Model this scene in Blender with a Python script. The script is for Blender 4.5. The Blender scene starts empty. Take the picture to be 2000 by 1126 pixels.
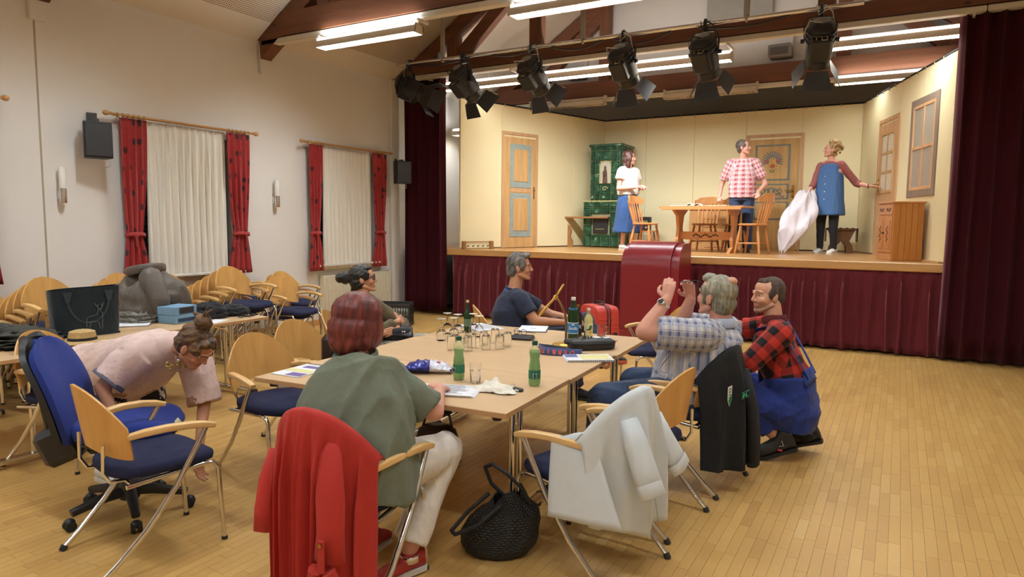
import bpy, bmesh, math, random
import numpy as np
from mathutils import Vector, Matrix, noise
S = bpy.context.scene
COL = S.collection
PI = math.pi
random.seed(7)
def V(*a): return Vector(a[0] if len(a) == 1 else a)

# ---------------------------------------------------------------- camera, world, exposure
cam = bpy.data.cameras.new('camera'); camo = bpy.data.objects.new('camera', cam); COL.objects.link(camo)
cam.sensor_width = 36.0; cam.lens = 36.0 * 1328.1 / 2000.0; cam.clip_start = 0.05; cam.clip_end = 100
_p, _y, _r = 0.0953, 0.5164, 0.0089
_f = V(-math.sin(_y) * math.cos(_p), math.cos(_y) * math.cos(_p), -math.sin(_p)); _rt = V(math.cos(_y), math.sin(_y), 0); _u = _rt.cross(_f)
_r2 = math.cos(_r) * _rt + math.sin(_r) * _u; _u2 = -math.sin(_r) * _rt + math.cos(_r) * _u
camo.matrix_world = Matrix(((_r2.x, _u2.x, -_f.x, 0), (_r2.y, _u2.y, -_f.y, 0), (_r2.z, _u2.z, -_f.z, 1.609), (0, 0, 0, 1)))
S.camera = camo
w = bpy.data.worlds.new('world'); S.world = w; w.use_nodes = True
w.node_tree.nodes['Background'].inputs[0].default_value = (0.02, 0.025, 0.035, 1)   # night outside
w.node_tree.nodes['Background'].inputs[1].default_value = 0.3
S.view_settings.view_transform = 'Standard'; S.view_settings.look = 'None'
S.view_settings.exposure = 0.0; S.view_settings.gamma = 1.0; S.view_settings.use_curve_mapping = False
LAMP_W = 76.0
LAMP_COL = (0.90, 1.0, 1.08)

# ---------------------------------------------------------------- materials
def lin(c):
    c = c / 255.0
    return c / 12.92 if c <= 0.04045 else ((c + 0.055) / 1.055) ** 2.4
def rgb(r, g, b): return (lin(r), lin(g), lin(b), 1.0)
class NT:
    def __init__(s, name):
        s.m = bpy.data.materials.new(name); s.m.use_nodes = True; s.t = s.m.node_tree; s.n = s.t.nodes
        s.b = s.n['Principled BSDF']
    def node(s, typ, **kw):
        n = s.n.new(typ)
        for k, v in kw.items():
            if k.startswith('i_'):
                k = k[2:]; k = int(k) if k.isdigit() else k
                n.inputs[k].default_value = v
            else: setattr(n, k, v)
        return n
    def link(s, a, b): s.t.links.new(a, b)
    def math(s, op, a, b=None, c=None):
        n = s.n.new('ShaderNodeMath'); n.operation = op
        for i, v in enumerate((a, b, c)):
            if v is None: continue
            if isinstance(v, (int, float)): n.inputs[i].default_value = v
            else: s.link(v, n.inputs[i])
        return n.outputs[0]
    def mix(s, fac, a, b, blend='MIX'):
        n = s.n.new('ShaderNodeMix'); n.data_type = 'RGBA'; n.blend_type = blend
        for i, v in ((0, fac), (6, a), (7, b)):
            if isinstance(v, (int, float, tuple)): n.inputs[i].default_value = v
            else: s.link(v, n.inputs[i])
        return n.outputs[2]
    def coords(s, scale=(1, 1, 1), kind='Object', attr=None):
        if attr:
            a = s.node('ShaderNodeAttribute', attribute_name=attr); o = a.outputs['Vector']
        else:
            o = s.node('ShaderNodeTexCoord').outputs[kind]
        mp = s.node('ShaderNodeMapping'); mp.inputs['Scale'].default_value = scale
        s.link(o, mp.inputs[0]); return mp.outputs[0]
    def noise(s, scale, coords, detail=3, rough=0.55):
        n = s.node('ShaderNodeTexNoise', i_Scale=scale, i_Detail=detail, i_Roughness=rough); s.link(coords, n.inputs['Vector']); return n.outputs['Fac']
    def bump(s, h, strength=0.3, dist=0.01):
        n = s.node('ShaderNodeBump', i_Strength=strength, i_Distance=dist); s.link(h, n.inputs['Height']); s.link(n.outputs[0], s.b.inputs['Normal'])
    def ramp(s, fac, stops, interp='LINEAR'):
        n = s.node('ShaderNodeValToRGB'); n.color_ramp.interpolation = interp
        e = n.color_ramp.elements
        while len(e) < len(stops): e.new(0.5)
        for i, (p, c) in enumerate(stops): e[i].position = p; e[i].color = c
        s.link(fac, n.inputs[0]); return n.outputs[0]
    def crease(s, amt=.6, sc=6.0, fine=None, dist=.02):
        """cloth creases: two layers of ridged noise plus optional weave"""
        co = s.coords((1, 1, .6)); h = None
        for k, w_ in ((sc, .6), (sc * 2.6, .3)):
            n = s.noise(k, co, 2, .5); r = s.math('MULTIPLY', s.math('ABSOLUTE', s.math('SUBTRACT', n, .5)), -3.0 * w_); h = r if h is None else s.math('ADD', h, r)
        if fine: h = s.math('ADD', h, s.math('MULTIPLY', s.noise(fine, s.coords(), 2), .05))
        s.bump(h, amt, dist)
    def col(s, c):
        if isinstance(c, tuple): s.b.inputs['Base Color'].default_value = c
        else: s.link(c, s.b.inputs['Base Color'])
def dk(c, k): return (c[0] * k, c[1] * k, c[2] * k, 1)
def plain(name, c, rough=0.6, metal=0.0, var=0.06, vs=8.0, bump=0.0, bs=60.0, spec=0.5, sheen=0.0):
    """a base colour with a little procedural variation and optional fine relief"""
    t = NT(name); co = t.coords()
    f = t.noise(vs, co)
    t.col(t.mix(f, dk(c, 1 - var * 2), dk(c, 1 + var * 2)))
    t.b.inputs['Roughness'].default_value = rough; t.b.inputs['Metallic'].default_value = metal
    t.b.inputs['Specular IOR Level'].default_value = spec
    if sheen: t.b.inputs['Sheen Weight'].default_value = sheen
    if bump: t.bump(t.noise(bs, co, 4), bump, 0.004)
    return t.m
def wood(name, c1, c2, axis=1, scale=1.0, rough=0.4, knots=0.0, grain=14.0, coat=0.0):
    """straight-grained wood, the grain along one object axis"""
    t = NT(name); sc = [grain * scale] * 3; sc[axis] = 1.1 * scale
    co = t.coords(tuple(sc)); n = t.noise(1.0, co, 5, 0.6)
    n2 = t.noise(3.5, co, 3, 0.6)
    f = t.math('ADD', t.math('MULTIPLY', n, 0.75), t.math('MULTIPLY', n2, 0.25))
    r = t.ramp(f, [(0.3, c2), (0.5, tuple((a + b) / 2 for a, b in zip(c1, c2))), (0.68, c1)])
    if knots:
        sk = [4.0 * scale] * 3; sk[axis] = 2.0 * scale
        vo = t.node('ShaderNodeTexVoronoi', i_Scale=1.0); t.link(t.coords(tuple(sk)), vo.inputs['Vector'])
        k = t.ramp(vo.outputs['Distance'], [(0.0, (1, 1, 1, 1)), (knots * 0.6, (0.8, 0.8, 0.8, 1)), (knots, (0, 0, 0, 1))])
        r = t.mix(k, r, dk(c2, 0.35))
    t.col(r); t.b.inputs['Roughness'].default_value = rough
    if coat: t.b.inputs['Coat Weight'].default_value = coat; t.b.inputs['Coat Roughness'].default_value = 0.15
    t.bump(f, 0.08, 0.002)
    return t.m
def emis(name, c, s):
    t = NT(name); t.col((0.8, 0.8, 0.8, 1)); t.b.inputs['Emission Color'].default_value = c; t.b.inputs['Emission Strength'].default_value = s
    return t.m
def glass(name, c=(1, 1, 1, 1), rough=0.0, ior=1.45):
    t = NT(name); t.col(c); t.b.inputs['Transmission Weight'].default_value = 1.0
    t.b.inputs['Roughness'].default_value = rough; t.b.inputs['IOR'].default_value = ior
    return t.m
M = {}
M['chrome'] = plain('chrome', (0.75, 0.73, 0.70, 1), 0.12, 1.0, 0.03)
M['black_plastic'] = plain('black_plastic', (0.018, 0.018, 0.02, 1), 0.45)
M['black_metal'] = plain('black_metal', (0.02, 0.02, 0.022, 1), 0.38, 0.0, 0.1)
M['white_paint'] = plain('white_paint', rgb(214, 205, 190), 0.6, 0, 0.02)
M['beech'] = wood('beech', rgb(220, 170, 98), rgb(198, 146, 78), 2, 1.0, 0.36)
M['beech_y'] = wood('beech_y', rgb(228, 188, 126), rgb(212, 168, 106), 1, 1.0, 0.36)
M['navy_fabric'] = plain('navy_fabric', (0.020, 0.023, 0.058, 1), 0.95, 0, 0.12, 40, 0.2, 400, 0.25, 0.0)

# ---------------------------------------------------------------- mesh building
class MB:
    def __init__(s): s.v = []; s.f = []
    def add(s, vs, fs):
        o = len(s.v); s.v.extend([tuple(p) for p in vs]); s.f.extend([tuple(i + o for i in f) for f in fs]); return s
    def box(s, c, d, R=None, bev=0.0):
        """box by centre and full size; bev chamfers every edge"""
        x, y, z = (k / 2 for k in d); c = V(c)
        if bev <= 0:
            p = [V(i, j, k) for i in (-x, x) for j in (-y, y) for k in (-z, z)]
            f = [(0, 1, 3, 2), (4, 6, 7, 5), (0, 4, 5, 1), (2, 3, 7, 6), (0, 2, 6, 4), (1, 5, 7, 3)]
        else:
            b = min(bev, x * .9, y * .9, z * .9); p = []; idx = {}
            for i in (-1, 1):
                for j in (-1, 1):
                    for k in (-1, 1):
                        for ax in range(3):
                            q = [i * (x - b), j * (y - b), k * (z - b)]; q[ax] = (i, j, k)[ax] * (x, y, z)[ax]
                            idx[i, j, k, ax] = len(p); p.append(V(q))
            f = []
            for ax in range(3):
                a1, a2 = [a for a in range(3) if a != ax]
                for sg in (-1, 1):
                    q = []
                    for u, w_ in ((-1, -1), (1, -1), (1, 1), (-1, 1)):
                        k = [0, 0, 0]; k[ax] = sg; k[a1] = u; k[a2] = w_; q.append(idx[k[0], k[1], k[2], ax])
                    f.append(q)
                for u in (-1, 1):
                    for w_ in (-1, 1):
                        q = []
                        for sg in (-1, 1):
                            k = [0, 0, 0]; k[ax] = sg; k[a1] = u; k[a2] = w_
                            q.append((idx[k[0], k[1], k[2], a1], idx[k[0], k[1], k[2], a2]))
                        f.append((q[0][0], q[1][0], q[1][1], q[0][1]))
            for i in (-1, 1):
                for j in (-1, 1):
                    for k in (-1, 1): f.append(tuple(idx[i, j, k, a] for a in range(3)))
        if R is not None: p = [R @ q for q in p]
        return s.add([q + c for q in p], f)
    def loft(s, rings, closed=True, caps=True):
        n = len(rings[0]); vs = [p for r in rings for p in r]; fs = []
        for i in range(len(rings) - 1):
            for j in range(n if closed else n - 1):
                a = i * n + j; b = i * n + (j + 1) % n; fs.append((a, b, b + n, a + n))
        if caps and closed:
            fs.append(tuple(range(n))[::-1]); fs.append(tuple((len(rings) - 1) * n + j for j in range(n)))
        return s.add(vs, fs)
    def tube(s, pts, r, seg=8, caps=True, flat=None, closed=False):
        """round tube along points; r a number or one per point; flat=(a,b) gives an a x b section (a across, b along 'up')"""
        pts = [V(p) for p in pts]; n = len(pts); rr = r if isinstance(r, (list, tuple)) else [r] * n
        rings = []; up = None
        for i, p in enumerate(pts):
            if closed: t = (pts[(i + 1) % n] - pts[i - 1])
            else: t = (pts[min(i + 1, n - 1)] - pts[max(i - 1, 0)])
            t.normalize()
            if up is None: up = V(0, 0, 1) if abs(t.z) < 0.9 else V(0, 1, 0)
            sd = t.cross(up); sd.normalize(); u2 = sd.cross(t); u2.normalize(); up = u2
            if flat:
                a, b = flat; k = rr[i]
                rings.append([p + sd * (math.copysign(abs(math.cos(q)) ** .6, math.cos(q)) * a * k) + u2 * (math.copysign(abs(math.sin(q)) ** .6, math.sin(q)) * b * k) for q in (2 * PI * j / seg for j in range(seg))])
            else:
                rings.append([p + sd * (math.cos(q) * rr[i]) + u2 * (math.sin(q) * rr[i]) for q in (2 * PI * j / seg for j in range(seg))])
        if closed: rings.append(rings[0])
        return s.loft(rings, True, caps and not closed)
    def lathe(s, prof, c=(0, 0, 0), seg=16, R=None, sx=1.0, sy=1.0):
        c = V(c); rings = []
        for r, z in prof:
            ring = [V(math.cos(2 * PI * j / seg) * r * sx, math.sin(2 * PI * j / seg) * r * sy, z) for j in range(seg)]
            if R is not None: ring = [R @ p for p in ring]
            rings.append([p + c for p in ring])
        return s.loft(rings)
    def cyl(s, a, b, r, seg=12, r2=None): return s.tube([a, b], [r, r if r2 is None else r2], seg)
    def ell(s, c, rad, R=None, seg=14, rings=9):
        c = V(c); rr = []
        for i in range(rings + 1):
            th = PI * i / rings; th = min(max(th, 0.02), PI - 0.02)
            ring = [V(rad[0] * math.sin(th) * math.cos(2 * PI * j / seg), rad[1] * math.sin(th) * math.sin(2 * PI * j / seg), -rad[2] * math.cos(th)) for j in range(seg)]
            if R is not None: ring = [R @ p for p in ring]
            rr.append([p + c for p in ring])
        return s.loft(rr)
    def cap(s, a, b, ra, rb, seg=14):
        """tapered limb with round ends"""
        a = V(a); b = V(b); d = b - a; L = d.length
        if L < 1e-6: return s.ell(a, (ra, ra, ra))
        d.normalize(); up = V(0, 0, 1) if abs(d.z) < .9 else V(0, 1, 0); sd = d.cross(up).normalized(); u2 = sd.cross(d)
        rings = []
        for k in (-1.53, -1.0, -0.5, 0): rings.append((a + d * (ra * math.sin(k)), ra * math.cos(k)))
        for k in (0, .5, 1.0, 1.53): rings.append((b + d * (rb * math.sin(k)), rb * math.cos(k)))
        return s.loft([[p + sd * (math.cos(q) * r) + u2 * (math.sin(q) * r) for q in (2 * PI * j / seg for j in range(seg))] for p, r in rings])
    def limb(s, pts, rad, seg=14):
        for i in range(len(pts) - 1): s.cap(pts[i], pts[i + 1], rad[i], rad[i + 1], seg)
        return s
    def grid(s, fn, nu, nv):
        vs = [fn(i / nu, j / nv) for i in range(nu + 1) for j in range(nv + 1)]
        fs = [(i * (nv + 1) + j, (i + 1) * (nv + 1) + j, (i + 1) * (nv + 1) + j + 1, i * (nv + 1) + j + 1) for i in range(nu) for j in range(nv)]
        return s.add(vs, fs)
    def sheet(s, fn, nu, nv, th):
        """a curved sheet with thickness: offset along its own normals, edges closed"""
        P = [[V(fn(i / nu, j / nv)) for j in range(nv + 1)] for i in range(nu + 1)]
        def nrm(i, j):
            a = P[min(i + 1, nu)][j] - P[max(i - 1, 0)][j]; b = P[i][min(j + 1, nv)] - P[i][max(j - 1, 0)]
            n = a.cross(b); return n.normalized() if n.length > 1e-9 else V(0, 0, 1)
        T = [[P[i][j] + nrm(i, j) * th for j in range(nv + 1)] for i in range(nu + 1)]
        W = nv + 1; N = (nu + 1) * W
        vs = [p for r in P for p in r] + [p for r in T for p in r]; fs = []
        for i in range(nu):
            for j in range(nv):
                a, b, c, d = i * W + j, (i + 1) * W + j, (i + 1) * W + j + 1, i * W + j + 1
                fs.append((d, c, b, a)); fs.append((a + N, b + N, c + N, d + N))
        for i in range(nu):
            for j in (0, nv):
                a, b = i * W + j, (i + 1) * W + j; fs.append((a, b, b + N, a + N) if j == 0 else (b, a, a + N, b + N))
        for j in range(nv):
            for i in (0, nu):
                a, b = i * W + j, i * W + j + 1; fs.append((b, a, a + N, b + N) if i == 0 else (a, b, b + N, a + N))
        return s.add(vs, fs)
    def prism(s, poly, th, fn):
        """extrude a 2D outline; fn maps (u,v,w) to a point"""
        n = len(poly); vs = [fn(u, v, 0) for u, v in poly] + [fn(u, v, th) for u, v in poly]
        fs = [tuple(range(n))[::-1], tuple(range(n, 2 * n))] + [(i, (i + 1) % n, (i + 1) % n + n, i + n) for i in range(n)]
        return s.add(vs, fs)
    def xf(s, Mx): s.v = [tuple(Mx @ V(p)) for p in s.v]; return s
    def mesh(s, name, mat, smooth=True, angle=0.7):
        me = bpy.data.meshes.new(name); me.from_pydata([tuple(p) for p in s.v], [], s.f); me.update()
        bm = bmesh.new(); bm.from_mesh(me); bmesh.ops.recalc_face_normals(bm, faces=bm.faces); bm.to_mesh(me); bm.free()
        if mat is not None: me.materials.append(mat)
        if smooth:
            me.polygons.foreach_set('use_smooth', [True] * len(me.polygons))
            if angle: me.set_sharp_from_angle(angle=angle)
        return me
def link(name, me, parent=None, mw=None):
    o = bpy.data.objects.new(name, me); COL.objects.link(o)
    if parent is not None: o.parent = parent
    return o
def obj(name, mb, mat, parent=None, smooth=True, angle=0.7, world=False):
    """link a built mesh as ONE object; world=True: vertices are in world space, parent's placement is taken out"""
    if world and parent is not None:
        mb.xf(PW(parent).inverted())
    return link(name, mb.mesh(name, mat, smooth, angle), parent)
def PW(o):
    m = Matrix.LocRotScale(o.location, o.rotation_euler, o.scale)
    return PW(o.parent) @ m if o.parent is not None else m
def tag(o, label=None, cat=None, group=None, kind=None):
    if label: o['label'] = label
    if cat: o['category'] = cat
    if group: o['group'] = group
    if kind: o['kind'] = kind
    return o
def thing(name, label, cat, loc=(0, 0, 0), rz=0.0, group=None):
    o = bpy.data.objects.new(name, None); COL.objects.link(o); o.empty_display_size = 0.1
    o.location = loc; o.rotation_euler = (0, 0, rz)
    return tag(o, label, cat, group)
def struct(name, mb, mat, parent=None, smooth=False):
    o = obj(name, mb, mat, parent, smooth); 
    if parent is None: o['kind'] = 'structure'
    return o
def kids(o): return [c for c in COL.objects if c.parent == o]
KID = {}
def dup(root, loc, rz=None, label=None, group=None):
    """copy a thing with its parts and their sub-parts (mesh data shared)"""
    if root.name not in KID:
        KID[root.name] = [(c, kids(c)) for c in kids(root)]
    r = root.copy(); COL.objects.link(r); r.location = loc
    if rz is not None: r.rotation_euler = (0, 0, rz) if not hasattr(rz, '__len__') else rz
    if label: r['label'] = label
    if group: r['group'] = group
    for c, gs in KID[root.name]:
        d = c.copy(); COL.objects.link(d); d.parent = r
        for g in gs:
            e = g.copy(); COL.objects.link(e); e.parent = d
    return r
def part_copy(o, parent, loc=None, rot=None, name=None):
    c = o.copy(); COL.objects.link(c); c.parent = parent
    if loc is not None: c.location = loc
    if rot is not None: c.rotation_euler = rot
    return c
def txt(name, s, size, mat, parent, loc, rot, depth=0.0006, ax='CENTER', sx=1.0):
    cu = bpy.data.curves.new(name, 'FONT'); cu.body = s; cu.size = size; cu.extrude = depth; cu.align_x = ax; cu.align_y = 'CENTER'; cu.resolution_u = 3
    t = bpy.data.objects.new(name + '_curve', cu); COL.objects.link(t)
    me = bpy.data.meshes.new_from_object(t.evaluated_get(bpy.context.evaluated_depsgraph_get()))
    bpy.data.objects.remove(t); me.materials.clear(); me.materials.append(mat)
    o = link(name, me, parent); o.location = loc; o.rotation_euler = rot; o.scale = (sx, 1, 1)
    return o
def rot_to(z, x=None):
    """rotation whose local z points along z and local x near x"""
    z = V(z).normalized(); x = V(x) if x is not None else (V(1, 0, 0) if abs(z.x) < .9 else V(0, 1, 0))
    y = z.cross(x).normalized(); x = y.cross(z)
    return Matrix((x, y, z)).transposed()
def area(name, loc, sx, sy, power, col, rot=(0, 0, 0), spread=PI):
    L = bpy.data.lights.new(name, 'AREA'); L.shape = 'RECTANGLE'; L.size = sx; L.size_y = sy; L.energy = power; L.color = col; L.spread = spread
    o = bpy.data.objects.new(name, L); COL.objects.link(o); o.location = loc; o.rotation_euler = rot; return o
# ================================================================ THE HALL
XW, XE, YS, YN = -7.85, 1.85, -5.0, 14.6
def zroof(x): return 4.06 + 0.67 * (min(x, -6.0 - x) + 7.85)
# wall plaster: warm white, faint roller texture
def plaster(name, c):
    t = NT(name); co = t.coords(); n = t.noise(0.7, co, 4); t.col(t.mix(n, dk(c, 0.95), dk(c, 1.04)))
    t.b.inputs['Roughness'].default_value = 0.85; t.bump(t.noise(140, co, 3), 0.08, 0.003); return t.m
M['wall'] = plaster('wall_plaster', rgb(226, 220, 212))
M['wall_back'] = plaster('wall_back_plaster', rgb(204, 194, 182))
M['cove'] = plaster('cove_plaster', rgb(216, 204, 188))
def perforated():
    t = NT('perforated_board'); co = t.coords()
    sp = t.node('ShaderNodeSeparateXYZ'); t.link(co, sp.inputs[0])
    def cell(o, per): return t.math('SUBTRACT', t.math('FRACT', t.math('DIVIDE', o, per)), 0.5)
    a, b = cell(sp.outputs[0], 0.024), cell(sp.outputs[1], 0.028)
    d = t.math('SQRT', t.math('ADD', t.math('MULTIPLY', a, a), t.math('MULTIPLY', b, b)))
    hole = t.math('LESS_THAN', d, 0.27)
    t.col(t.mix(hole, rgb(212, 194, 170), rgb(58, 44, 34))); t.b.inputs['Roughness'].default_value = 0.9
    return t.m
M['perf'] = perforated()
# ---- floor: maple strip parquet; the strips run towards the stage
def parquet(name, attr):
    t = NT(name)
    if attr:
        r = t.node('ShaderNodeAttribute', attribute_name='tone').outputs['Fac']
    else:
        r = t.node('ShaderNodeObjectInfo').outputs['Random']
    base = t.ramp(r, [(0.0, rgb(178, 134, 74)), (0.08, rgb(192, 149, 84)), (0.5, rgb(201, 159, 90)), (0.9, rgb(207, 166, 96)), (1.0, rgb(216, 178, 112))])
    co = t.coords((26, 3, 26), 'Object'); n = t.noise(2.0, co, 4)
    t.col(t.mix(0.35, base, t.mix(n, dk(rgb(196, 151, 86), .85), rgb(212, 171, 104)), 'MIX'))
    big = t.noise(0.8, t.coords(), 3)
    t.link(t.math('ADD', 0.26, t.math('MULTIPLY', big, 0.22)), t.b.inputs['Roughness'])
    t.b.inputs['Specular IOR Level'].default_value = 0.45
    return t.m
M['plank'] = parquet('maple_plank', False); M['plank_rest'] = parquet('maple_strips', True)
M['gap'] = plain('floor_joint', rgb(120, 80, 40), 0.8)
fl = struct('floor', MB().box(((XW + XE) / 2, (YS + YN) / 2, -0.06), (XE - XW, YN - YS, 0.1)), M['gap'])
_C = V(0, 0, 1.609)
def build_planks():
    W, L = 0.054, 0.37
    cells = []
    rr = random.Random(3)
    nx = int((XE - XW) / W)
    for i in range(nx):
        x = XW + (i + .5) * W; y = YS + rr.random() * L
        while y < 10.25:
            ln = L * (1 if rr.random() < .8 else rr.uniform(.55, .9))
            cells.append((x, y + ln / 2, ln, rr.random())); y += ln
    near = []
    for k, (x, y, ln, to) in enumerate(cells):
        d = V(x, y, 0) - _C; z = d.dot(_f)
        if z < 1.5: continue
        px = d.dot(_r2) / z; py = d.dot(_u2) / z
        if abs(px) < .753 and -0.424 < py < .42: near.append((z, k))
    near.sort(); pick = set(k for z, k in near[:300])
    me = MB().box((0, 0, -0.005), (W - .0012, 1, 0.010)).mesh('plank', M['plank'], False)
    rest = MB(); tone = []
    for k, (x, y, ln, to) in enumerate(cells):
        if k in pick:
            o = link('plank', me, fl); o.location = (x, y, 0.0); o.scale = (1, ln - .0012, 1)
        else:
            a, b, c, e = x - W / 2 + .0006, x + W / 2 - .0006, y - ln / 2 + .0006, y + ln / 2 - .0006
            n = len(rest.v)
            rest.v += [(a, c, 0), (b, c, 0), (b, e, 0), (a, e, 0), (a, c, -.01), (b, c, -.01), (b, e, -.01), (a, e, -.01)]
            rest.f += [(n, n + 1, n + 2, n + 3), (n, n + 4, n + 5, n + 1), (n + 1, n + 5, n + 6, n + 2), (n + 2, n + 6, n + 7, n + 3), (n + 3, n + 7, n + 4, n)]
            tone += [to] * 8
    me2 = bpy.data.meshes.new('parquet_strips'); me2.from_pydata(rest.v, [], rest.f); me2.materials.append(M['plank_rest'])
    at = me2.attributes.new('tone', 'FLOAT', 'POINT'); at.data.foreach_set('value', tone)
    o = link('parquet_strips', me2, fl); o['kind'] = 'stuff'
build_planks()

# ---- left wall with three window openings, wall stubs, dado shift
WIN = [(1.75, 3.25, 0.95, 2.68), (4.72, 6.22, 0.95, 2.68), (7.62, 9.05, 0.95, 2.68)]
TH = 0.34
def wall_left():
    m = MB(); ys = [YS]
    for a, b, z0, z1 in WIN: ys += [a, b]
    ys.append(YN)
    for i in range(0, len(ys), 2): m.box((XW - TH / 2, (ys[i] + ys[i + 1]) / 2, 2.05), (TH, ys[i + 1] - ys[i], 4.1))
    for a, b, z0, z1 in WIN:
        m.box((XW - TH / 2, (a + b) / 2, z0 / 2), (TH, b - a, z0)); m.box((XW - TH / 2, (a + b) / 2, (z1 + 4.1) / 2), (TH, b - a, 4.1 - z1))
    return struct('wall_left', m, M['wall'])
wl = wall_left()
for y in (3.85, 6.74, 9.52, 12.4, 1.0):
    z0 = 3.64 if y < 9 else 0.0
    o = struct('trim_1', MB().box((XW + .03, y, (4.08 + z0) / 2), (.06, .16 if y < 9 else .2, 4.08 - z0), None, .008), M['wall']); o['label'] = 'plastered beam pad on the left wall'
o = struct('trim_2', MB().box((XW + .001, 3.83, 1.9), (.004, .018, 3.7)), plain('joint', rgb(168, 152, 130), 0.8)); o['label'] = 'vertical joint line in the left wall'
M['skirt_wood'] = wood('skirt_wood', rgb(206, 152, 88), rgb(186, 132, 72), 1)
o = struct('baseboard_left', MB().box((XW + .012, (YS + 9.6) / 2, .045), (.024, 9.6 - YS, .09), None, .006), M['skirt_wood'])
# other walls
m = MB().prism([(XW - TH, 0), (XE + .3, 0), (XE + .3, 4.05), (-3.0, 7.35), (XW - TH, 4.05)], .3, lambda u, v, t: V(u, YN + t, v))
struct('wall_back', m, M['wall_back'])
m = MB().prism([(XW - TH, 0), (XE + .3, 0), (XE + .3, 4.05), (-3.0, 7.35), (XW - TH, 4.05)], .3, lambda u, v, t: V(u, YS - t, v))
struct('wall_front', m, M['wall'])
struct('wall_right', MB().box((XE + .15, (YS + YN) / 2, 2.05), (.3, YN - YS, 4.1)), M['wall'])
# sloping ceiling: smooth cove strip at the wall, perforated acoustic board above
def slope(name, x0, x1, mat):
    m = MB(); z0, z1 = zroof(x0), zroof(x1); t = .12
    m.add([(x0, YS, z0), (x1, YS, z1), (x1, YN, z1), (x0, YN, z0), (x0, YS, z0 + t), (x1, YS, z1 + t), (x1, YN, z1 + t), (x0, YN, z0 + t)],
          [(0, 1, 2, 3), (4, 7, 6, 5), (0, 4, 5, 1), (1, 5, 6, 2), (2, 6, 7, 3), (3, 7, 4, 0)])
    return struct(name, m, mat)
slope('ceiling', -8.2, -7.53, M['cove']); slope('ceiling', -7.53, -3.0, M['perf']); slope('ceiling', -3.0, 1.53, M['perf']); slope('ceiling', 1.53, 2.2, M['cove'])
# darker projection panel high on the back wall, small vent boxes under it
o = tag(obj('projection_panel', MB().box((-2.62, 12.47, 5.75), (1.1, .05, 1.2), None, .01), plain('panel_grey', rgb(150, 142, 130), .8), None, False), 'grey flat panel high on the wall behind the stage', 'panel')
struct('wall_gable', MB().prism([(XW - TH, 4.02), (XE + .3, 4.02), (XE + .3, 4.05), (-3.0, 7.35), (XW - TH, 4.05)], .1, lambda u, v, t: V(u, 12.55 + t, v)), M['wall_back'])
for x, lab in ((-5.62, 'small grey vent box above the stage, behind the third spotlight'), (-1.9, 'small grey vent box above the stage, between the two rightmost spotlights')):
    t = thing('vent_box', lab, 'vent', (x, 12.36, 4.5))
    obj('housing', MB().box((0, 0, 0), (.36, .3, .2), None, .02), plain('vent_grey', rgb(120, 110, 98), .7), t)
    obj('hanger', MB().box((.15, .14, .3), (.05, .12, .5)), M['wall_back'], t)
    obj('grille', MB().box((0, -.152, -.01), (.28, .01, .12), None, .004), plain('vent_dark', rgb(84, 76, 66), .7), t)

# ---- windows: frame, pane, lowered grey-green roller shutter made of slats
M['win_frame'] = plain('window_frame', rgb(210, 204, 192), .4)
M['shutter'] = plain('shutter_slat', rgb(92, 96, 86), .55)
M['pane'] = glass('window_pane', (.95, .98, .97, 1), 0.0, 1.1)
for i, (a, b, z0, z1) in enumerate(WIN):
    c = (a + b) / 2
    m = MB()
    for yy in (a + .035, b - .035, c): m.box((XW - .12, yy, (z0 + z1) / 2), (.06, .07, z1 - z0), None, .006)
    for zz in (z0 + .035, z1 - .035): m.box((XW - .12, c, zz), (.06, b - a, .07), None, .006)
    o = struct('window_%d' % (i + 1), m, M['win_frame'])
    for yy in ((a + c) / 2, (b + c) / 2):
        obj('pane', MB().box((XW - .125, yy, (z0 + z1) / 2), (.01, (b - a) / 2 - .07, z1 - z0 - .12)), M['pane'], o, False)
    sl = None
    for k in range(int((z1 - z0) / .055)):
        if sl is None: sl = obj('slat', MB().box((XW - .2, c, 0), (.014, b - a, .051), None, .005), M['shutter'], o, False); sl.location = (0, 0, z0 + .03)
        else: part_copy(sl, o, (0, 0, z0 + .03 + k * .055))
    obj('sill', MB().box((XW + .03, c, z0 - .02), (.2, b - a + .08, .035), None, .008), M['win_frame'], o)

# ---- curtains on wooden rods
def red_dots():
    t = NT('red_dotted_cloth')
    uv = t.coords((1, 1, 1), attr='puv')
    vo = t.node('ShaderNodeTexVoronoi', i_Scale=4.2, i_Randomness=0.6); t.link(uv, vo.inputs['Vector'])
    vo.voronoi_dimensions = '2D'
    dot = t.math('LESS_THAN', vo.outputs['Distance'], 0.15)
    n = t.noise(30, t.coords()); red = t.mix(n, rgb(132, 20, 18), rgb(168, 34, 30))
    t.col(t.mix(dot, red, rgb(58, 10, 14))); t.b.inputs['Roughness'].default_value = .75; t.b.inputs['Sheen Weight'].default_value = .2
    return t.m
M['red_curtain'] = red_dots()
def sheer():
    t = NT('sheer_curtain'); n = t.noise(200, t.coords((1, 1, 1)), 2); t.col(t.mix(n, rgb(232, 224, 208), rgb(246, 240, 228)))
    t.b.inputs['Roughness'].default_value = .8; t.b.inputs['Subsurface Weight'].default_value = 0
    t.b.inputs['Alpha'].default_value = .93; return t.m
M['sheer'] = sheer()
M['rod'] = wood('rod_wood', rgb(196, 150, 92), rgb(168, 122, 70), 1)
def puv(o, uv):
    a = o.data.attributes.new('puv', 'FLOAT_VECTOR', 'POINT'); a.data.foreach_set('vector', np.array(uv, dtype=np.float32).ravel())
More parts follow.
